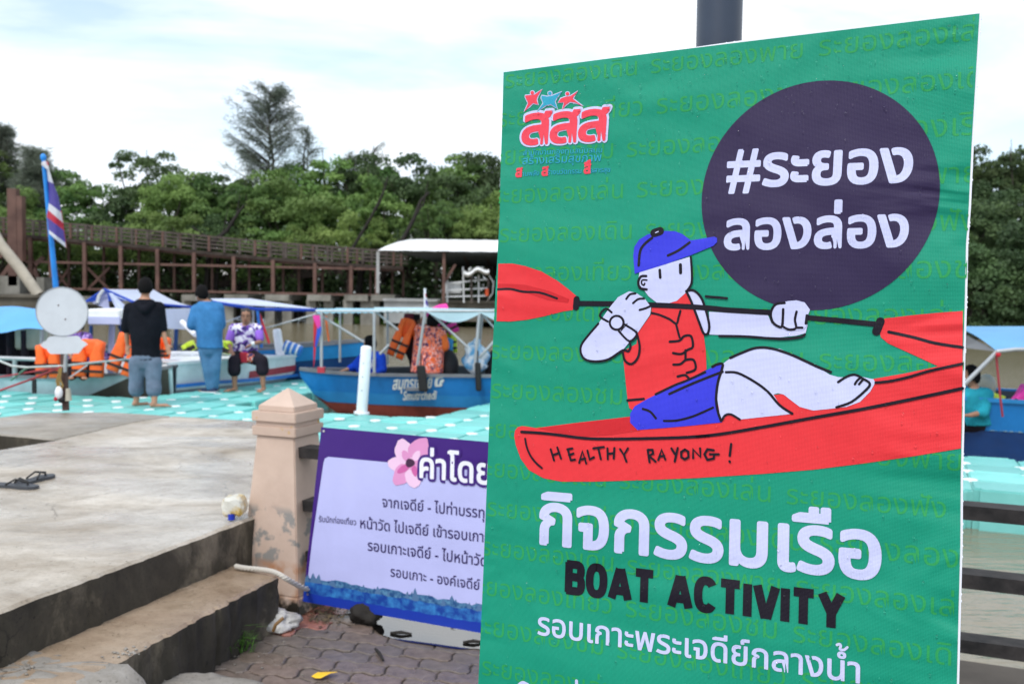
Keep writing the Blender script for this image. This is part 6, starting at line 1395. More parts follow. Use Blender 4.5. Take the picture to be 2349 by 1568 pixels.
def flagpt(s_, t_):
    k = s_*8; i = min(7, int(k)); f_ = k-i; lx = Lp[i][0]*(1-f_)+Lp[i+1][0]*f_; ly = Lp[i][1]*(1-f_)+Lp[i+1][1]*f_; rx = Rp[i][0]*(1-f_)+Rp[i+1][0]*f_; ry = Rp[i][1]*(1-f_)+Rp[i+1][1]*f_
    return Q(*g1(lx+(rx-lx)*t_, ly+(ry-ly)*t_), 15.6 + .12*math.sin(t_*5+s_*3))
for a_, b_, c_ in ((0, .05, 'red'), (.05, .24, 'white'), (.24, .52, 'blue'), (.52, .64, 'white'), (.64, .77, 'red'), (.77, .93, 'blue'), (.93, 1.0, 'white')):
    MB().sheet(lambda s_, t_: flagpt(a_+(b_-a_)*s_, t_), 6, 10).build('flag_stripe', fx[c_], fp)
MB().sheet(lambda s_, t_: flagpt(.5+.5*s_, .94+.08*t_) , 10, 2).build('flag_hem', fx['red'], fp)

# ================================================================== ROUND SIGN
m_sign = mat('pale_sign_back', (.56, .61, .66), rough=.5, vscale=4, var=.06); m_rust = mat('rusty_post', (.06, .035, .03), rough=.8, vscale=6, col2=(.12, .07, .055)); sb = P(151, 941, SLAB_Z-.004); YS = sb.y
sg = thing('round_sign', 'blank pale round sign with cloud shaped plate on a rusty post at the left', 'sign', sb); cs = Q(*p3D(567, 450), YS)
MB().tube([cs + Vector((0, -.006, 0)), cs+Vector((0, .006, 0))], 237/3.733*KX/F*YS, 56).build('disc', m_sign, sg)
MB().tube([cs + Vector((237/3.733*KX/F*YS*math.cos(a*.105), -.006, 237/3.733*KX/F*YS*math.sin(a*.105))) for a in range(61)], .005, 6).build('rim', mat('dull_sign_rim', (.30, .33, .36), rough=.5), sg)
for dx_, dz_ in ((-.03, .06), (.03, -.07)): MB().tube([cs + Vector((dx_, -.010, dz_)), cs + Vector((dx_, .006, dz_))], .007, 8).build('bolt', m_rust, sg)
for o in [x for x in COL.objects if x.parent == sg]:
    for v in o.data.vertices: v.co.z = (v.co.z + sb.z - cs.z)*.935 + cs.z - sb.z
pl_ = [(365, 755), (385, 735), (400, 722), (420, 715), (430, 695), (455, 676), (500, 672), (580, 676), (700, 670), (725, 685), (740, 710), (765, 722), (798, 748), (775, 765), (752, 780), (735, 805), (715, 830), (600, 836), (460, 835), (435, 812), (425, 790), (395, 780)]
q_ = [Q(*p3D(x, y), YS-.005) for x, y in pl_]; mb = MB(); n = len(q_); tri = tessellate_polygon([[Vector((p.x, p.z, 0)) for p in q_]]); mb.add(q_ + [p + Vector((0, .01, 0)) for p in q_], [tuple(t_) for t_ in tri] + [tuple(i+n for i in t_) for t_ in tri] + [(i, (i+1) % n, (i+1) % n+n, i+n) for i in range(n)]); mb.build('cloud_plate', m_sign, sg)
MB().bar(sb, Q(*p3D(575, 700), YS+.03), .045, .045).build('post', m_rust, sg); MB().bar(Q(*p3D(600, 840), YS-.02), Q(*p3D(590, 1000), YS-.02), .035, .02).build('bracket', m_tube, sg)
MB().bar(Q(*p3D(640, 1045), YS-.02), Q(*p3D(795, 935), YS+.02), .014).build('bracket', m_tube, sg)
def rope(label, pts, r, m, name='rope'):
    th = thing(name, label, 'rope', pts[-1]); MB().tube(pts, r, 6).build('strand', m, th)
rope('pale slack rope running from the left edge to the sign post', [g(-300, 820, 12), g(0, 900, 11), Q(*p3D(110, 945), 10.2), Q(*p3D(250, 958), 9.6), Q(*p3D(560, 945), YS-.03)], .012, m_rope_g)
rope('pale taut rope from the sign post to the hooded man side', [Q(*p3D(580, 945), YS-.03), g(900, 908, 11), g(1195, 880, 13.6)], .012, m_rope_g)
rope('upper red mooring rope left of the sign post', [g(-300, 1070, 13), g(0, 1045, 12), Q(*p3D(550, 955), YS-.03)], .010, m_rope_r); rope('lower red mooring rope left of the sign post', [g(-300, 1250, 11), g(0, 1168, 11), Q(*p3D(300, 1060), 10), Q(*p3D(550, 958), YS-.04)], .012, m_rope_r)
m_green = mat('green_cord', (.10, .30, .22), rough=.7); rope('green cord slanting from the pale rope to the boat side', [Q(*p3D(245, 960), 9.8), g(100, 1075, 12)], .012, m_green)
# hanging charms on the post
ch = thing('hanging_charm', 'bundle of cord with white and red cloth charm hanging on the rusty sign post', 'charm', Q(*p3D(545, 1280), YS)); mg = mat('gold_cord', (.30, .20, .06), rough=.6)
for (pts) in ([(545, 960), (530, 1050), (540, 1120), (570, 1150)], [(560, 960), (545, 1060), (575, 1130)], [(530, 1030), (515, 1080), (530, 1150)]): MB().tube([Q(*p3D(x, y), YS-.05) for x, y in pts], .008, 6).build('cord', mg, ch)
mb = MB(); mb.ball(Q(*p3D(535, 1190), YS-.06), .035, .03, .06, 10, 8); mb.build('cloth_ball', m_whp, ch); MB().ball(Q(*p3D(508, 1245), YS-.07), .018, .018, .02).build('red_bead', fx['red'], ch); MB().ball(Q(*p3D(560, 1250), YS-.05), .03, .03, .03).build('dark_tassel', m_rub, ch)
MB().tube([Q(*p3D(620, 1150), YS-.03), Q(*p3D(625, 1260), YS-.03)], [.02, .03], 8).build('shell_string', m_crm, ch)

# ================================================================== PEOPLE
m_skin = mat('tan_skin', (.40, .21, .135), rough=.55, vscale=6, var=.08); m_skin2 = mat('brown_skin', (.34, .175, .11), rough=.55, vscale=6, var=.08); m_hair = mat('black_hair', (.005, .0045, .005), rough=.85, spec=.15)
UPV = Vector((0, 0, 1))
def arm_parts(mb, sh, el, wr, hd, r=(.050, .038, .027)):
    mb.cap(sh, r[0]*1.05, el, r[1]); mb.cap(el, r[1]*1.02, wr, r[2])
    d = (hd-wr).normalized(); sd = d.cross(UPV if abs(d.z) < .9 else Vector((0, 1, 0))).normalized(); pc = wr + d*.055
    mb.cap(wr, r[2], pc + d*.02, .036, fl=.55, side=sd)
    for k in range(4):
        b_ = pc + d*.03 + sd*(.027 - .018*k); ln = (.062, .072, .068, .054)[k]; mid = b_ + d*ln*.55; dn = (d + d.cross(sd)*.5).normalized(); mb.cap(b_, .0105, mid, .0098, 8); mb.cap(mid, .0098, mid + dn*ln*.45, .0085, 8)
    tb_ = wr + d*.03 + sd*.032; tm = tb_ + (d*.6+sd*.8).normalized()*.035; mb.cap(tb_, .013, tm, .012, 8); mb.cap(tm, .012, tm + (d+sd*.15).normalized()*.03, .010, 8)
def head_parts(mb, neck, hc, face, r=1.0):
    f = face.normalized(); s = f.cross(UPV).normalized()
    mb.cap(neck, .056, hc - UPV*.05*r - f*.015, .055); 
    mb.loft([(hc - UPV*.112*r + f*.03, .025*r, .025*r, s, f), (hc - UPV*.105*r + f*.025, .042*r, .045*r, s, f), (hc - UPV*.075*r + f*.015, .060*r, .070*r, s, f), (hc - UPV*.03*r, .071*r, .086*r, s, f), (hc + UPV*.02*r, .076*r, .094*r, s, f), (hc + UPV*.065*r, .070*r, .088*r, s, f), (hc+UPV*.095*r, .050*r, .062*r, s, f), (hc+UPV*.112*r, .02*r, .025*r, s, f)], 18)
    mb.cap(hc + f*.088*r + UPV*.012, .009, hc + f*.105*r - UPV*.025*r, .014, 8)
    for sg_ in (-1, 1): mb.ball(hc + s*sg_*.078*r - UPV*.005, .012, .02, .03, 8, 6)
    mb.cap(hc + f*.078*r - UPV*.062*r - s*.015, .010, hc + f*.078*r - UPV*.062*r + s*.015, .010, 8)
def hair_mesh(hc, face, r=1.0, low=.02, back=.055):
    f = face.normalized(); s = f.cross(UPV).normalized(); mb = MB(); n, m = 20, 12; vs = []
    rn = random.Random(3)
    for i in range(m+1):
        t_ = math.pi*.70*i/m
        for k in range(n):
            a = 2*math.pi*k/n; front = math.sin(a) > .35; tt = min(t_, math.pi*(.30 if front else (.60 if abs(math.sin(a)) < .35 else .70))); j = 1 + rn.uniform(-.02, .03)
            vs.append(hc + UPV*(math.cos(tt)*.125*r*j) + s*(math.sin(tt)*math.cos(a)*.088*r*j) + f*(math.sin(tt)*math.sin(a)*.102*r*j - .008))
    mb.add(vs, [(i*n+k, (i+1)*n+k, (i+1)*n+(k+1) % n, i*n+(k+1) % n) for i in range(m) for k in range(n)], True); return mb
def torso(mb, pel, chest, neck, side, w=(.155, .175, .19), d=(.11, .12, .115), grow=0.0, hem=None):
    ax = (chest-pel).normalized(); fwd = ax.cross(side).normalized(); s = side; P_ = []
    base = hem if hem is not None else pel - ax*.06
    P_.append((base, w[0]+grow, d[0]+grow, s, fwd))
    for k, ww, dd in ((.0, w[0], d[0]), (.3, w[0]*.97, d[0]), (.65, w[1], d[1]), (1.0, w[2], d[2])): P_.append((pel.lerp(chest, k), ww+grow, dd+grow, s, fwd))
    P_.append((chest.lerp(neck, .45), w[2]*.92+grow, d[2]*.9+grow, s, fwd)); P_.append((chest.lerp(neck, .8), w[2]*.55+grow, d[2]*.75+grow, s, fwd)); P_.append((neck, .062+grow, .062+grow, s, fwd)); mb.loft(P_, 20)
def build_person(label, root, J, col, group=None, skin=m_skin, vox=.0125):
    th = thing('person', label, 'person', root, group); side = J['side'].normalized(); body = MB()
    torso(body, J['pel'], J['chest'], J['neck'], side, *J.get('tw', ()))
    head_parts(body, J['neck'] + (J['chest']-J['neck'])*.2, J['head'], J['face'], J.get('hr', 1.0))
    for k in ('L', 'R'):
        if 'sh'+k in J: body.cap(J['chest'].lerp(J['neck'], .35), .07, J['sh'+k], .055); arm_parts(body, J['sh'+k], J['el'+k], J['wr'+k], J['hd'+k])
        if 'hip'+k in J:
            body.cap(J['pel'], .11, J['hip'+k], .085); body.cap(J['hip'+k], .085, J['kn'+k], .056); body.cap(J['kn'+k], .054, J['kn'+k].lerp(J['an'+k], .35), .055); body.cap(J['kn'+k].lerp(J['an'+k], .35), .055, J['an'+k], .036)
            f_ = J['to'+k] - J['an'+k]; hz = Vector((f_.x, f_.y, 0)).normalized(); sd = Vector((-hz.y, hz.x, 0)); ft = Vector((J['an'+k].x, J['an'+k].y, J['to'+k].z))
            body.cap(J['an'+k], .036, ft - hz*.03 + UPV*.012, .034); body.cap(ft, .036, ft + hz*.14, .040, fl=.6, side=sd)
            for q_ in range(5): b_ = ft + hz*.14 + sd*(.032-.016*q_)*(1 if k == 'L' else -1) - UPV*.012; body.cap(b_, .013, b_ + hz*(.06 - .007*q_), .011 if q_ else .014, 8)
    body.build('body', skin, th, remesh=vox, smooth_it=3)
    return th
def shirt(th, J, m, grow=.022, hem=None, sleeve=.75, name='shirt', vox=.014, flare=.0, wide=None):
    mb = MB(); side = J['side'].normalized(); tw = J.get('tw', ((.155, .175, .19), (.11, .12, .115))); torso(mb, J['pel'], J['chest'], J['chest'].lerp(J['neck'], .92), side, tw[0], tw[1], grow, hem)
    for k in ('L', 'R'):
        if 'sh'+k in J:
            mb.cap(J['chest'].lerp(J['neck'], .35), .078+grow, J['sh'+k], .062+grow*.8)
            if sleeve <= 1: e_ = J['sh'+k].lerp(J['el'+k], sleeve); mb.cap(J['sh'+k], .060+grow*.8, e_, .052+grow*.9)
            else: mb.cap(J['sh'+k], .060+grow*.8, J['el'+k], .046+grow*.8); mb.cap(J['el'+k], .046+grow*.8, J['el'+k].lerp(J['wr'+k], sleeve-1), .036+grow*.6)
    return mb.build(name, m, th, remesh=vox, smooth_it=2)
def trousers(th, J, m, to=1.0, grow=.018, name='trousers', vox=.014):
    mb = MB(); side = J['side'].normalized(); ax = (J['chest']-J['pel']).normalized(); fwd = ax.cross(side).normalized()
    mb.loft([(J['pel'] - ax*.12, .12+grow, .10+grow, side, fwd), (J['pel']-ax*.05, .155+grow, .12+grow, side, fwd), (J['pel'] + ax*.06, .155+grow, .115+grow, side, fwd)], 18)
    for k in ('L', 'R'):
        mb.cap(J['pel'].lerp(J['hip'+k], .6), .10+grow, J['hip'+k], .09+grow)
        mb.cap(J['hip'+k], .088+grow, J['kn'+k], .066+grow)
        if to > 0: mb.cap(J['kn'+k], .066+grow, J['kn'+k].lerp(J['an'+k], to), (.056 if to > .8 else .072)+grow)
    return mb.build(name, m, th, remesh=vox, smooth_it=2)
def shirtmat(name, kind):
    m = bpy.data.materials.new(name); m.use_nodes = True; t = m.node_tree; b = t.nodes['Principled BSDF']; b.inputs['Roughness'].default_value = .8; tc = t.nodes.new('ShaderNodeTexCoord')
    if kind == 'tie': cols = [(0, (.02, .015, .10)), (.40, (.16, .06, .42)), (.5, (.75, .72, .88)), (.62, (.85, .85, .95))]; sc = 11
    elif kind == 'flower': cols = [(0, (.03, .025, .10)), (.43, (.85, .12, .025)), (.515, (.80, .78, .84)), (.545, (.85, .13, .025))]; sc = 17
    elif kind == 'purple': cols = [(0, (.02, .01, .05)), (.4, (.10, .04, .25)), (.55, (.35, .22, .6)), (.62, (.6, .5, .8))]; sc = 14
    n = t.nodes.new('ShaderNodeTexNoise'); n.inputs['Scale'].default_value = sc; n.inputs['Detail'].default_value = 2; n.inputs['Distortion'].default_value = 1.2; t.links.new(tc.outputs['Object'], n.inputs[0]); r = t.nodes.new('ShaderNodeValToRGB'); r.color_ramp.interpolation = 'CONSTANT'
    while len(r.color_ramp.elements) < 4: r.color_ramp.elements.new(.5)
    for e_, (p, c) in zip(r.color_ramp.elements, cols): e_.position = p; e_.color = c+(1,)
    t.links.new(n.outputs[0], r.inputs[0]); t.links.new(r.outputs[0], b.inputs['Base Color']); return m
def cloth(name, c): return mat(name, c, rough=.95, spec=.08, vscale=5, var=.2, bump=.6, bscale=7, dist=.03)
# 1 hooded man, back to the viewer
Y1 = 13.05
def p1(x, y, dy=0): return Q(*p3D(x, y), Y1+dy)
fL, fR = p1(1240, 1312), p1(1412, 1330, -.12)
J = dict(side=Vector((1, -.12, 0)), pel=p1(1330, 880, .02), chest=p1(1320, 480, .0), neck=p1(1318, 322, .0), head=p1(1326, 228, .02), face=Vector((-.25, 1, 0)), shL=p1(1185, 425), elL=p1(1150, 600, .05), wrL=p1(1160, 745, .08), hdL=p1(1165, 835, .06), shR=p1(1445, 415), elR=p1(1478, 600, .04), wrR=p1(1515, 745, -.0), hdR=p1(1545, 845, -.03),
         hipL=p1(1255, 915), knL=p1(1242, 1080, .0), anL=p1(1243, 1268, .0), hipR=p1(1395, 915), knR=p1(1398, 1085, -.02), anR=p1(1408, 1275, -.1), toL=Vector((fL.x+.10, Y1+.12, DECK_Z+.03)), toR=Vector((fR.x+.2, Y1+.02, DECK_Z+.03)))
J['tw'] = ((.165, .185, .20), (.11, .125, .12))
pe = build_person('barefoot man in black hooded top and grey cropped trousers, back turned', Vector((fL.x+.1, Y1, DECK_Z)), J, None)
shirt(pe, J, cloth('black_jersey', (.010, .011, .016)), grow=.03, hem=p1(1335, 885), sleeve=1.10, name='hooded_top'); trousers(pe, J, cloth('grey_cotton', (.14, .18, .25)), to=.42, grow=.03)
hair_mesh(J['head'], J['face'], 1.06).build('hair', m_hair, pe); hd_ = MB(); hd_.cap(p1(1255, 385, -.08), .05, p1(1318, 435, -.15), .055); hd_.cap(p1(1318, 435, -.15), .055, p1(1385, 380, -.08), .05); hd_.cap(p1(1260, 370, .0), .045, p1(1385, 368, .0), .045); hd_.build('hood', MATS['black_jersey'], pe, remesh=.012, smooth_it=2)
# 2 man in blue shirt and jeans, seen from behind, looking down left
Y2 = 14.75
def p2(x, y, dy=0): return Q(*p4D(x, y), Y2+dy)
J = dict(side=Vector((1, -.25, 0)), pel=p2(420, 765), chest=p2(405, 470, .0), neck=p2(385, 345, .0), head=p2(342, 285, .0), face=Vector((-.75, .75, -.25)), shL=p2(300, 440), elL=p2(255, 590, -.02), wrL=p2(235, 570, .22), hdL=p2(222, 545, .34), shR=p2(490, 420), elR=p2(515, 590, .12), wrR=p2(430, 560, .3), hdR=p2(380, 545, .36),
         hipL=p2(375, 800), knL=p2(395, 960), anL=p2(425, 1135, .02), hipR=p2(470, 800), knR=p2(470, 960), anR=p2(462, 1130, .1), toL=Vector((p2(370, 1185).x, Y2+.06, DECK_Z+.04)), toR=Vector((p2(440, 1185).x, Y2+.16, DECK_Z+.04)))
pe = build_person('man in loose blue shirt and jeans standing back turned, looking down to the left', Vector((p2(420, 1185).x, Y2, DECK_Z)), J, None, skin=m_skin2)
shirt(pe, J, cloth('washed_blue_cotton', (.05, .19, .42)), grow=.045, hem=p2(425, 780), sleeve=.85); trousers(pe, J, cloth('denim', (.085, .20, .36)), to=.98, grow=.012, name='jeans'); hair_mesh(J['head'], J['face']*Vector((1, 1, 0)), 1.05).build('hair', m_hair, pe)
m_sho = mat('navy_shoe', (.02, .04, .10), rough=.7)
for k in ('L', 'R'):
    a = Vector((J['an'+k].x, J['an'+k].y, DECK_Z)); f_ = (J['to'+k]-J['an'+k]); f_ = Vector((f_.x, f_.y, 0)).normalized(); mb = MB(); mb.cap(a + UPV*.05 - f_*.04, .048, a + f_*.15 + UPV*.04, .042, fl=.8); mb.cap(a+UPV*.06, .046, a+UPV*.10, .048); sh_ = mb.build('shoe', m_sho, pe, remesh=.012, smooth_it=1); MB().cap(a + UPV*.018 - f_*.05, .045, a + f_*.17 + UPV*.018, .04, fl=.35, side=Vector((-f_.y, f_.x, 0))).build('sole', m_whp, sh_)
MB().cap(J['head'] + J['face'].normalized()*.07 - UPV*.05, .045, J['head'] + J['face'].normalized()*.075 - UPV*.02, .045).build('face_mask', mat('mask_grey', (.45, .45, .5)), pe)
# 3 seated man in purple tie-dye
Y3 = 15.45
def q3(x, y, dy=0): return Q(*p4D(x, y), Y3+dy)
J = dict(side=Vector((-1, .25, 0)), pel=q3(745, 835, .12), chest=q3(742, 635, .05), neck=q3(745, 565, .0), head=q3(752, 490, -.02), face=Vector((.12, -1, -.08)), shL=q3(860, 605), elL=q3(880, 725, -.05), wrL=q3(815, 742, -.24), hdL=q3(755, 770, -.27), shR=q3(635, 605), elR=q3(590, 730, -.02), wrR=q3(612, 795, -.25), hdR=q3(635, 850, -.32),
         hipL=q3(800, 860, .05), knL=q3(895, 900, -.36), anL=q3(905, 1120, -.36), hipR=q3(690, 860, .05), knR=q3(640, 905, -.36), anR=q3(645, 1130, -.38), toL=Vector((q3(945, 1150).x, Y3-.55, DECK_Z+.03)), toR=Vector((q3(640, 1170).x, Y3-.6, DECK_Z+.03)), tw=((.175, .185, .19), (.14, .135, .12)))
pe = build_person('barefoot man in purple and white patterned shirt sitting on the white boat edge', Vector((q3(750, 1150).x, Y3-.3, DECK_Z)), J, None, skin=m_skin2)
sh_ = shirt(pe, J, shirtmat('tie_dye_purple', 'tie'), grow=.025, hem=q3(740, 845, .1), sleeve=.05); mp2 = cloth('violet_jersey', (.34, .16, .72))
for k in ('L', 'R'): mb = MB(); mb.cap(J['sh'+k]+UPV*.005, .072, J['sh'+k].lerp(J['el'+k], .72), .066); mb.build('sleeve', mp2, pe, remesh=.012, smooth_it=1)
trousers(pe, J, cloth('dark_cotton', (.022, .018, .026)), to=.36, grow=.03); hair_mesh(J['head'], J['face'], 1.02).build('hair', mat('greying_hair', (.012, .011, .011), rough=.7, vscale=30, col2=(.05, .05, .05)), pe)
f = J['face'].normalized(); s = f.cross(UPV).normalized(); gl = MB()
for sg_ in (-1, 1):
    c = J['head'] + f*.098 + UPV*.018 + s*sg_*.034; gl.tube([c + s*.024*math.cos(a*.63) + UPV*.018*math.sin(a*.63) for a in range(11)], .0028, 5)
    gl.tube([c + s*sg_*.024, J['head'] + s*sg_*.082 + UPV*.02], .0025, 5)
gl.build('glasses', m_rub, pe); mth = MB().cap(J['head'] + f*.094 - UPV*.062 - s*.02, .006, J['head'] + f*.094 - UPV*.062 + s*.02, .006, 8); mth.build('mouth', mat('lips', (.20, .06, .05)), pe)
for sg_ in (-1, 1): MB().ball(J['head'] + f*.090 + UPV*.018 + s*sg_*.033, .010, .006, .007, 8, 6).build('eye', m_rub, pe)
MB().tube([J['wrL'] - Vector((.02, 0, 0)), J['wrL'] + Vector((.02, 0, .005))], .036, 12).build('watch', m_whp, pe); MB().tube([J['elR'].lerp(J['wrR'], .05), J['elR'].lerp(J['wrR'], .45)], .050, 10).build('yellow_armband', m_lm, pe)
po_ = thing('red_pouch', 'red and orange flowered pouch on the lap of the seated man', 'pouch', q3(755, 890, -.3)); MB().box(q3(728, 868, -.28), .12, .06, .17, None, .02).build('pouch', fx['red'], po_); MB().box(q3(785, 868, -.27), .13, .06, .14, None, .03).build('flap', shirtmat('flower_pouch', 'flower'), po_)
# 4 man in blue shirt sitting in the lettered boat
def q4(x, y, Y=14.9): return ptA(x, y, Y)
J = dict(side=Vector((.9, .4, 0)), pel=q4(640, 990), chest=q4(665, 850), neck=q4(655, 775), head=q4(648, 712), face=Vector((-.8, .3, -.2)), shR=q4(745, 830, 14.8), elR=q4(760, 930, 14.75), wrR=q4(700, 960, 14.7), hdR=q4(650, 975, 14.7), shL=q4(600, 830), elL=q4(520, 905), wrL=q4(455, 930, 14.8), hdL=q4(410, 945, 14.8), tw=((.17, .18, .19), (.13, .13, .12)),
         hipL=q4(600, 1010), knL=q4(540, 960, 15.0), anL=q4(540, 1060, 15.0), hipR=q4(690, 1010), knR=q4(640, 970, 15.2), anR=q4(640, 1070, 15.2), toL=q4(510, 1075, 15.0), toR=q4(610, 1075, 15.2))
pe = build_person('man in royal blue shirt sitting low in the lettered boat behind the white bollard', q4(620, 1075), J, None, skin=m_skin2)
shirt(pe, J, cloth('royal_blue', (.01, .05, .42)), grow=.03, sleeve=1.6); trousers(pe, J, MATS['dark_cotton'], to=.9); hair_mesh(J['head'], J['face']*Vector((1, 1, 0)), 1.08).build('hair', m_hair, pe)
vs, fs, wd_ = textmesh('NPC', .03); a = q4(672, 925, 14.62); b = q4(700, 860, 14.62); e_ = (b-a)/wd_; n2 = Vector((-e_.z, 0, e_.x))*1.3
MB().add([a + e_*v.x + n2*v.y for v in vs], fs).build('sleeve_lettering', m_whp, pe, fix=False)
# 5 flowered shirt, bending
J = dict(side=Vector((.9, -.35, 0)), pel=q4(1150, 930), chest=q4(1170, 660), neck=q4(1195, 570, 14.95), head=q4(1205, 515, 15.0), face=Vector((.3, 1, -.3)), shL=q4(1095, 590), elL=q4(1060, 640, 15.1), wrL=q4(1090, 560, 15.2), hdL=q4(1110, 500, 15.2), shR=q4(1265, 620, 14.85), elR=q4(1300, 740, 14.85), wrR=q4(1250, 800, 15.1), hdR=q4(1230, 810, 15.2), tw=((.21, .20, .20), (.15, .14, .13)),
         hipL=q4(1090, 970), knL=q4(1085, 1050), anL=q4(1085, 1160), hipR=q4(1200, 970), knR=q4(1200, 1050), anR=q4(1200, 1160), toL=q4(1070, 1175, 15.1), toR=q4(1190, 1175, 15.1))
pe = build_person('person in orange and white flowered shirt bending under the canopy among vests', q4(1150, 1170), J, None, skin=m_skin2)
shirt(pe, J, shirtmat('flowered_orange', 'flower'), grow=.045, hem=q4(1145, 960), sleeve=.1); trousers(pe, J, MATS['dark_cotton'], to=.9)
mb = MB(); mb.cap(J['shR'], .09, J['shR'].lerp(J['elR'], .9), .085); mb.build('sleeve', mat('orange_sleeve', (.85, .16, .03), rough=.8), pe, remesh=.013); mb = MB(); mb.cap(J['shL'], .085, J['shL'].lerp(J['elL'], .8), .08); mb.build('sleeve', MATS['orange_sleeve'], pe, remesh=.013); hair_mesh(J['head'], J['face']*Vector((1, 1, 0)), 1.15).build('hair', m_hair, pe)
# 6 teal shirt at the right
def q6(x, y, Y=11.75): return Q(x, y, Y)
J = dict(side=Vector((.8, .5, 0)), pel=q6(2246, 962), chest=q6(2244, 918), neck=q6(2236, 888), head=q6(2225, 862), face=Vector((-.9, .2, -.3)), shR=q6(2262, 905, 11.65), elR=q6(2255, 945, 11.55), wrR=q6(2225, 952, 11.5), hdR=q6(2212, 952, 11.5), shL=q6(2222, 905), elL=q6(2205, 935), wrL=q6(2190, 945), hdL=q6(2182, 945), tw=((.19, .19, .19), (.14, .14, .13)),
         hipL=q6(2235, 975), knL=q6(2195, 970), anL=q6(2195, 1005), hipR=q6(2262, 975), knR=q6(2222, 972, 11.9), anR=q6(2222, 1005, 11.9), toL=q6(2180, 1010), toR=q6(2205, 1010, 11.9))
pe = build_person('person in teal shirt sitting in the blue boat right of the green banner', q6(2240, 1005), J, None, skin=m_skin2)
shirt(pe, J, cloth('teal_jersey', (.02, .26, .34)), grow=.035, sleeve=1.2); trousers(pe, J, MATS['dark_cotton'], to=.9); hair_mesh(J['head'], J['face']*Vector((1, 1, 0)), 1.1).build('hair', m_hair, pe)
th = thing('white_bag', 'small grey and white bag behind the shoulders of the teal shirted person', 'bag', q6(2262, 900, 12.1)); MB().ball(q6(2262, 885, 12.1), .12, .1, .15, 12, 8).build('bag', m_sack if False else m_crm, th)
# 7 purple flowered figure behind the sign
def q7(x, y, Y=14.6): return Q(*p3D(x, y), Y)
J = dict(side=Vector((-1, .2, 0)), pel=q7(700, 900), chest=q7(705, 720), neck=q7(712, 640), head=q7(700, 570), face=Vector((-.3, -1, 0)), shL=q7(790, 690), elL=q7(805, 800), wrL=q7(760, 850, 14.4), hdL=q7(720, 870, 14.35), shR=q7(625, 690), elR=q7(610, 800), wrR=q7(650, 860, 14.4), hdR=q7(680, 880, 14.35),
         hipL=q7(740, 940), knL=q7(760, 960, 14.3), anL=q7(760, 1040, 14.3), hipR=q7(660, 940), knR=q7(650, 960, 14.3), anR=q7(650, 1040, 14.3), toL=q7(765, 1050, 14.2), toR=q7(650, 1050, 14.2))
pe = build_person('person in dark purple flowered shirt mostly hidden behind the round sign', q7(700, 1050), J, None, skin=m_skin2)
shirt(pe, J, shirtmat('dark_purple_floral', 'purple'), grow=.03, sleeve=.9); trousers(pe, J, MATS['dark_cotton'], to=.9); hair_mesh(J['head'], J['face'], 1.05).build('hair', m_hair, pe)
fl_ = thing('pink_flowered_cloth', 'dark cloth with pink flowers draped between the orange vests', 'cloth', g(950, 890, 14.7)); MB().sheet(lambda s_, t_: g(905+95*s_, 825+75*t_, 14.6 + .06*math.sin(s_*9)), 10, 6).build('cloth', shirtmat('pink_floral', 'purple'), fl_)

# ================================================================== SMALL THINGS NEAR THE VIEWER
m_ff = mat('grey_foam_sole', (.045, .05, .06), rough=.6, var=.2)
c1 = lambda x, y: P((x/2.1814)*KX, (950 + y/2.1808)*KY, SLAB_Z)
def flipflop(label, heel, toe, tilt=0):
    heel, toe = Vector(heel), Vector(toe); d = (toe-heel); L_ = .27; dn = Vector((d.x, d.y, 0)).normalized(); s = Vector((-dn.y, dn.x, 0)); th = thing('flip_flop', label, 'sandal', heel, 'pair of flip flops')
    pr_ = [(0, .030), (.04, .037), (.12, .034), (.19, .045), (.235, .040), (.262, .022), (.27, .0)]
    top = [heel + dn*a + s*b for a, b in pr_] + [heel + dn*a - s*b for a, b in pr_[-2::-1]]; n = len(top); mb = MB()
    for z in (.001, .017): mb.v += [v + UPV*z for v in top]
    tri = tessellate_polygon([[Vector((v.x, v.y, 0)) for v in top]]); fs = [tuple(t_) for t_ in tri] + [tuple(i+n for i in t_) for t_ in tri] + [(i, (i+1) % n, (i+1) % n+n, i+n) for i in range(n)]; mb.f += fs; mb.smooth += [False]*len(fs); mb.build('sole', m_ff, th)
    k = heel + dn*.205 + UPV*.018; mb = MB(); mb.tube([k, k + UPV*.018, heel + dn*.14 + s*.018 + UPV*.05, heel + dn*.09 + s*.036 + UPV*.02], .006, 6); mb.tube([k + UPV*.015, heel + dn*.14 - s*.018 + UPV*.05, heel + dn*.09 - s*.036 + UPV*.02], .006, 6); mb.build('thong_strap', m_rub, th)
flipflop('front dark flip flop lying on the wet concrete at the left edge', c1(-20, 515), c1(190, 530)); flipflop('rear dark flip flop of the pair lying at an angle', c1(110, 510), c1(228, 478))
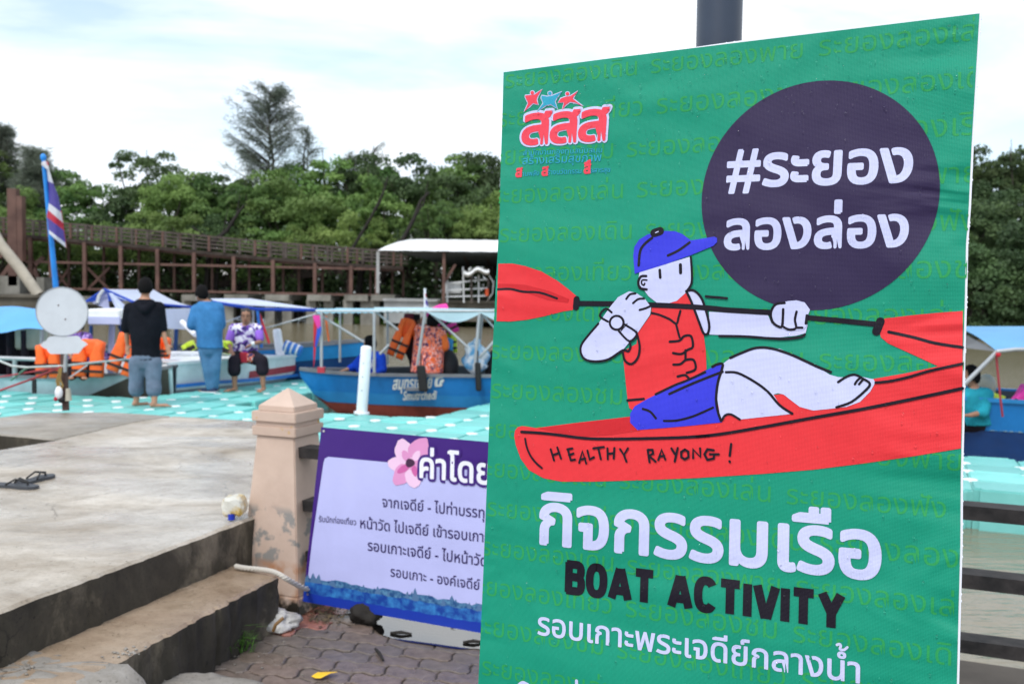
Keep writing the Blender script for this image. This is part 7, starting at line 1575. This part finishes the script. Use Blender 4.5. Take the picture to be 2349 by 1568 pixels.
# stained white jug leaning on the pillar
jg = thing('plastic_jug', 'stained white crumpled plastic jug with blue cap standing against the pillar', 'jug', P(535, 1190, SLAB_Z)); Yj = P(535, 1190, SLAB_Z).y
m_jug = mat('stained_white_plastic', (.74, .74, .68), rough=.45, vscale=9, col2=(.60, .42, .12), ramp=(.46, .60), trans=.25); a, b = Q(514, 1136, Yj), Q(562, 1180, Yj); mb = MB(); c = (a+b)/2; mb.box(c, abs(b.x-a.x), .10, abs(a.z-b.z), None, .014)
o = mb.build('body', m_jug, jg); bm = bmesh.new(); bm.from_mesh(o.data); bmesh.ops.subdivide_edges(bm, edges=bm.edges[:], cuts=3, use_grid_fill=True)
for v in bm.verts: v.co += Vector((.004*math.sin(v.co.z*90+v.co.x*40), .006*math.sin(v.co.x*70+v.co.z*50), .004*math.sin(v.co.x*80)))
bm.to_mesh(o.data); bm.free(); MB().tube([Q(531, 1178, Yj-.04), Q(531, 1191, Yj-.04)], .017, 14).build('cap', mat('blue_cap', (.01, .03, .35), rough=.3), jg)
# rope around the pillar foot
m_rp = bpy.data.materials.new('twisted_rope'); m_rp.use_nodes = True; t = m_rp.node_tree; b = t.nodes['Principled BSDF']; b.inputs['Roughness'].default_value = .85; b.inputs['Base Color'].default_value = (.50, .47, .42, 1)
rpt = [Q(541, 1298, 4.62), Q(560, 1302, 4.60), Q(600, 1306, 4.56), Q(630, 1312, 4.52), Q(660, 1328, 4.49), Q(698, 1348, 4.70), Q(740, 1358, 4.95)]
rq = []
for i in range(len(rpt)-1):
    a_, b_, c_, d_ = rpt[max(i-1, 0)], rpt[i], rpt[i+1], rpt[min(i+2, len(rpt)-1)]
    for j in range(14): t_ = j/14; rq.append(0.5*((2*b_) + (c_-a_)*t_ + (2*a_-5*b_+4*c_-d_)*t_*t_ + (3*b_-a_-3*c_+d_)*t_**3))
th = thing('mooring_rope', 'pale twisted rope lying across the step and round the foot of the pillar', 'rope', rpt[0])
for k in range(3):
    pts = []
    for i, p in enumerate(rq):
        d = (rq[min(i+1, len(rq)-1)] - rq[max(i-1, 0)]); sd, u_ = frame_of(d); an = i*.75 + k*2.094; pts.append(p + (sd*math.cos(an) + u_*math.sin(an))*.0062)
    MB().tube(pts, .0072, 7).build('strand', m_rp, th)
# crumpled plastic bag
m_bag = mat('dirty_plastic_bag', (.30, .29, .28), rough=.35, vscale=12, col2=(.72, .70, .66), bump=.8, bscale=22, dist=.02); pb_ = P(622, 1450, 0); th = thing('plastic_bag', 'dirty crumpled white plastic bag on the pavers at the foot of the pillar', 'bag', pb_)
mb = MB(); mb.ball((0, 0, 0), .125, .075, .06, 30, 20); r_ = random.Random(3)
from mathutils import noise as mn
for v in mb.v: k = 1 + .55*mn.noise(v*16) + .3*mn.noise(v*38); v.x *= k; v.y *= k; v.z *= k
mb.v = [Vector((v.x + pb_.x, v.y + pb_.y + .05, max(v.z, -.03) + .035)) for v in mb.v]; mb.build('bag', m_bag, th)
MB().tube([Q(627, 1446, 4.36), Q(632, 1432, 4.34), Q(650, 1416, 4.36)], .008, 6).build('twig', mat('brown_twig', (.20, .11, .04)), th)
# yellow leaf
yl = P(742, 1550, .004); th = thing('fallen_leaf', 'bright yellow fallen leaf on the pavers', 'leaf', yl); lf = [(-.052, .008), (-.03, .030), (.01, .033), (.05, .018), (.056, .010), (.03, -.008), (-.005, -.038), (-.03, -.020)]
MB().add([yl + Vector((x, y, .006 + .012*math.sin(x*40)*math.cos(y*50))) for x, y in lf] + [yl + Vector((0, 0, .012))], [(i, (i+1) % 8, 8) for i in range(8)], True).build('blade', mat('yellow_leaf', (.85, .52, .02), rough=.5), th)
# leaf litter and twigs (uncountable)
m_lit = mat('leaf_litter', (.05, .035, .02), rough=.8, vscale=20, col2=(.14, .10, .05)); lt = MB(); r_ = random.Random(6)
def bit(x, y, s_, z=0):
    p = P(x, y, z); a = r_.uniform(0, 6.28); d = Vector((math.cos(a), math.sin(a), r_.uniform(-.2, .4)))*s_; w_ = Vector((-d.y, d.x, r_.uniform(-.2, .3)*s_))*r_.uniform(.25, .6); p.z += .004 + abs(d.z); lt.add([p-d, p-w_, p+d, p+w_], [(0, 1, 2, 3)])
for i in range(150): bit(r_.gauss(745, 35), r_.gauss(1412, 14), r_.uniform(.006, .02))
for i in range(70): x = r_.uniform(840, 1130); bit(x, 1392 + (x-840)*.17 + r_.gauss(0, 5), r_.uniform(.005, .016))
for i in range(60): bit(r_.uniform(430, 1090), r_.uniform(1450, 1568), r_.uniform(.002, .006))
for i in range(60): bit(r_.uniform(0, 560), r_.uniform(1000, 1300), r_.uniform(.001, .005), SLAB_Z)
for i in range(70): t_ = r_.random(); bit(60+t_*480 + r_.gauss(0, 20), 1520 - t_*160 + r_.gauss(0, 20), r_.uniform(.002, .006), STEP_Z)
tag(lt.build('leaf_litter', m_lit), 'brown leaf litter and twigs scattered on the pavers and steps', kind='stuff')
for (x, y, L_, rot, lab_) in ((920, 1452, .05, .1, 'short black stick lying on the puddle'), (1085, 1472, .045, -.1, 'small dark stick near the green banner edge'), (870, 1500, .07, 1.2, 'thin twig lying across the paver joints')):
    p = P(x, y, .006); th = thing('stick', lab_, 'stick', p); d = Vector((math.cos(rot), math.sin(rot)*-1, 0))*L_; MB().tube([p-d, p+Vector((0, 0, .006)), p+d], [.006, .008, .005], 6).build('wood', m_limb, th)
# dark clump behind the hanging banner foot
dc = P(840, 1432, 0); th = thing('dark_clump', 'black soggy clump of debris under the purple banner', 'debris', dc); mb = MB(); mb.ball((0, 0, 0), .078, .06, .05, 24, 16)
for v in mb.v: k = 1 + .5*mn.noise(v*25) + .25*mn.noise(v*60); v.x *= k; v.y *= k; v.z *= k
mb.v = [Vector((v.x + dc.x, v.y + dc.y + .04, max(v.z, -.04)+.04)) for v in mb.v]; mb.build('clump', m_limb, th)
# grass tuft
m_gr = mat('fresh_grass', (.05, .14, .02), rough=.6, vscale=8, col2=(.12, .26, .04), trans=.3); gr_ = MB(); r_ = random.Random(9); gc = P(532, 1492, 0)
for i in range(170):
    b_ = gc + Vector((r_.gauss(0, .035), r_.gauss(.01, .03), 0)); a = r_.uniform(0, 6.28); L_ = r_.uniform(.04, .12)*(1.6 if r_.random() < .08 else 1); o_ = Vector((math.cos(a), math.sin(a), 0)); w_ = Vector((-o_.y, o_.x, 0))*.0022; m1 = b_ + o_*L_*.35 + UPV*L_*.6; e_ = b_ + o_*L_*.95 + UPV*L_*.65
    gr_.add([b_-w_, b_+w_, m1+w_, m1-w_, e_], [(0, 1, 2, 3), (3, 2, 4)])
tag(gr_.build('grass_tuft', m_gr), 'small green grass tuft growing at the foot of the lower step', kind='stuff')
# broken concrete crumbs on the step
cr = MB(); r_ = random.Random(4)
for i in range(90):
    x, y = (r_.gauss(285, 25), r_.gauss(1512, 8)) if i < 30 else ((r_.gauss(60, 12), r_.gauss(1535, 6)) if i < 50 else (r_.uniform(200, 700), r_.uniform(1420, 1560)))
    z = STEP_Z if i < 50 else 0; x, y = (x, y + (45 if i < 30 else 0)*0) ; p = P(x, y-(0 if i >= 30 else 15), z); s_ = r_.uniform(.002, .008); cr.ball(p + UPV*s_*.5, s_, s_*r_.uniform(.6, 1), s_*.6, 6, 4)
tag(cr.build('concrete_crumbs', m_crust), 'small crumbs of broken concrete on the step and pavers', kind='stuff')
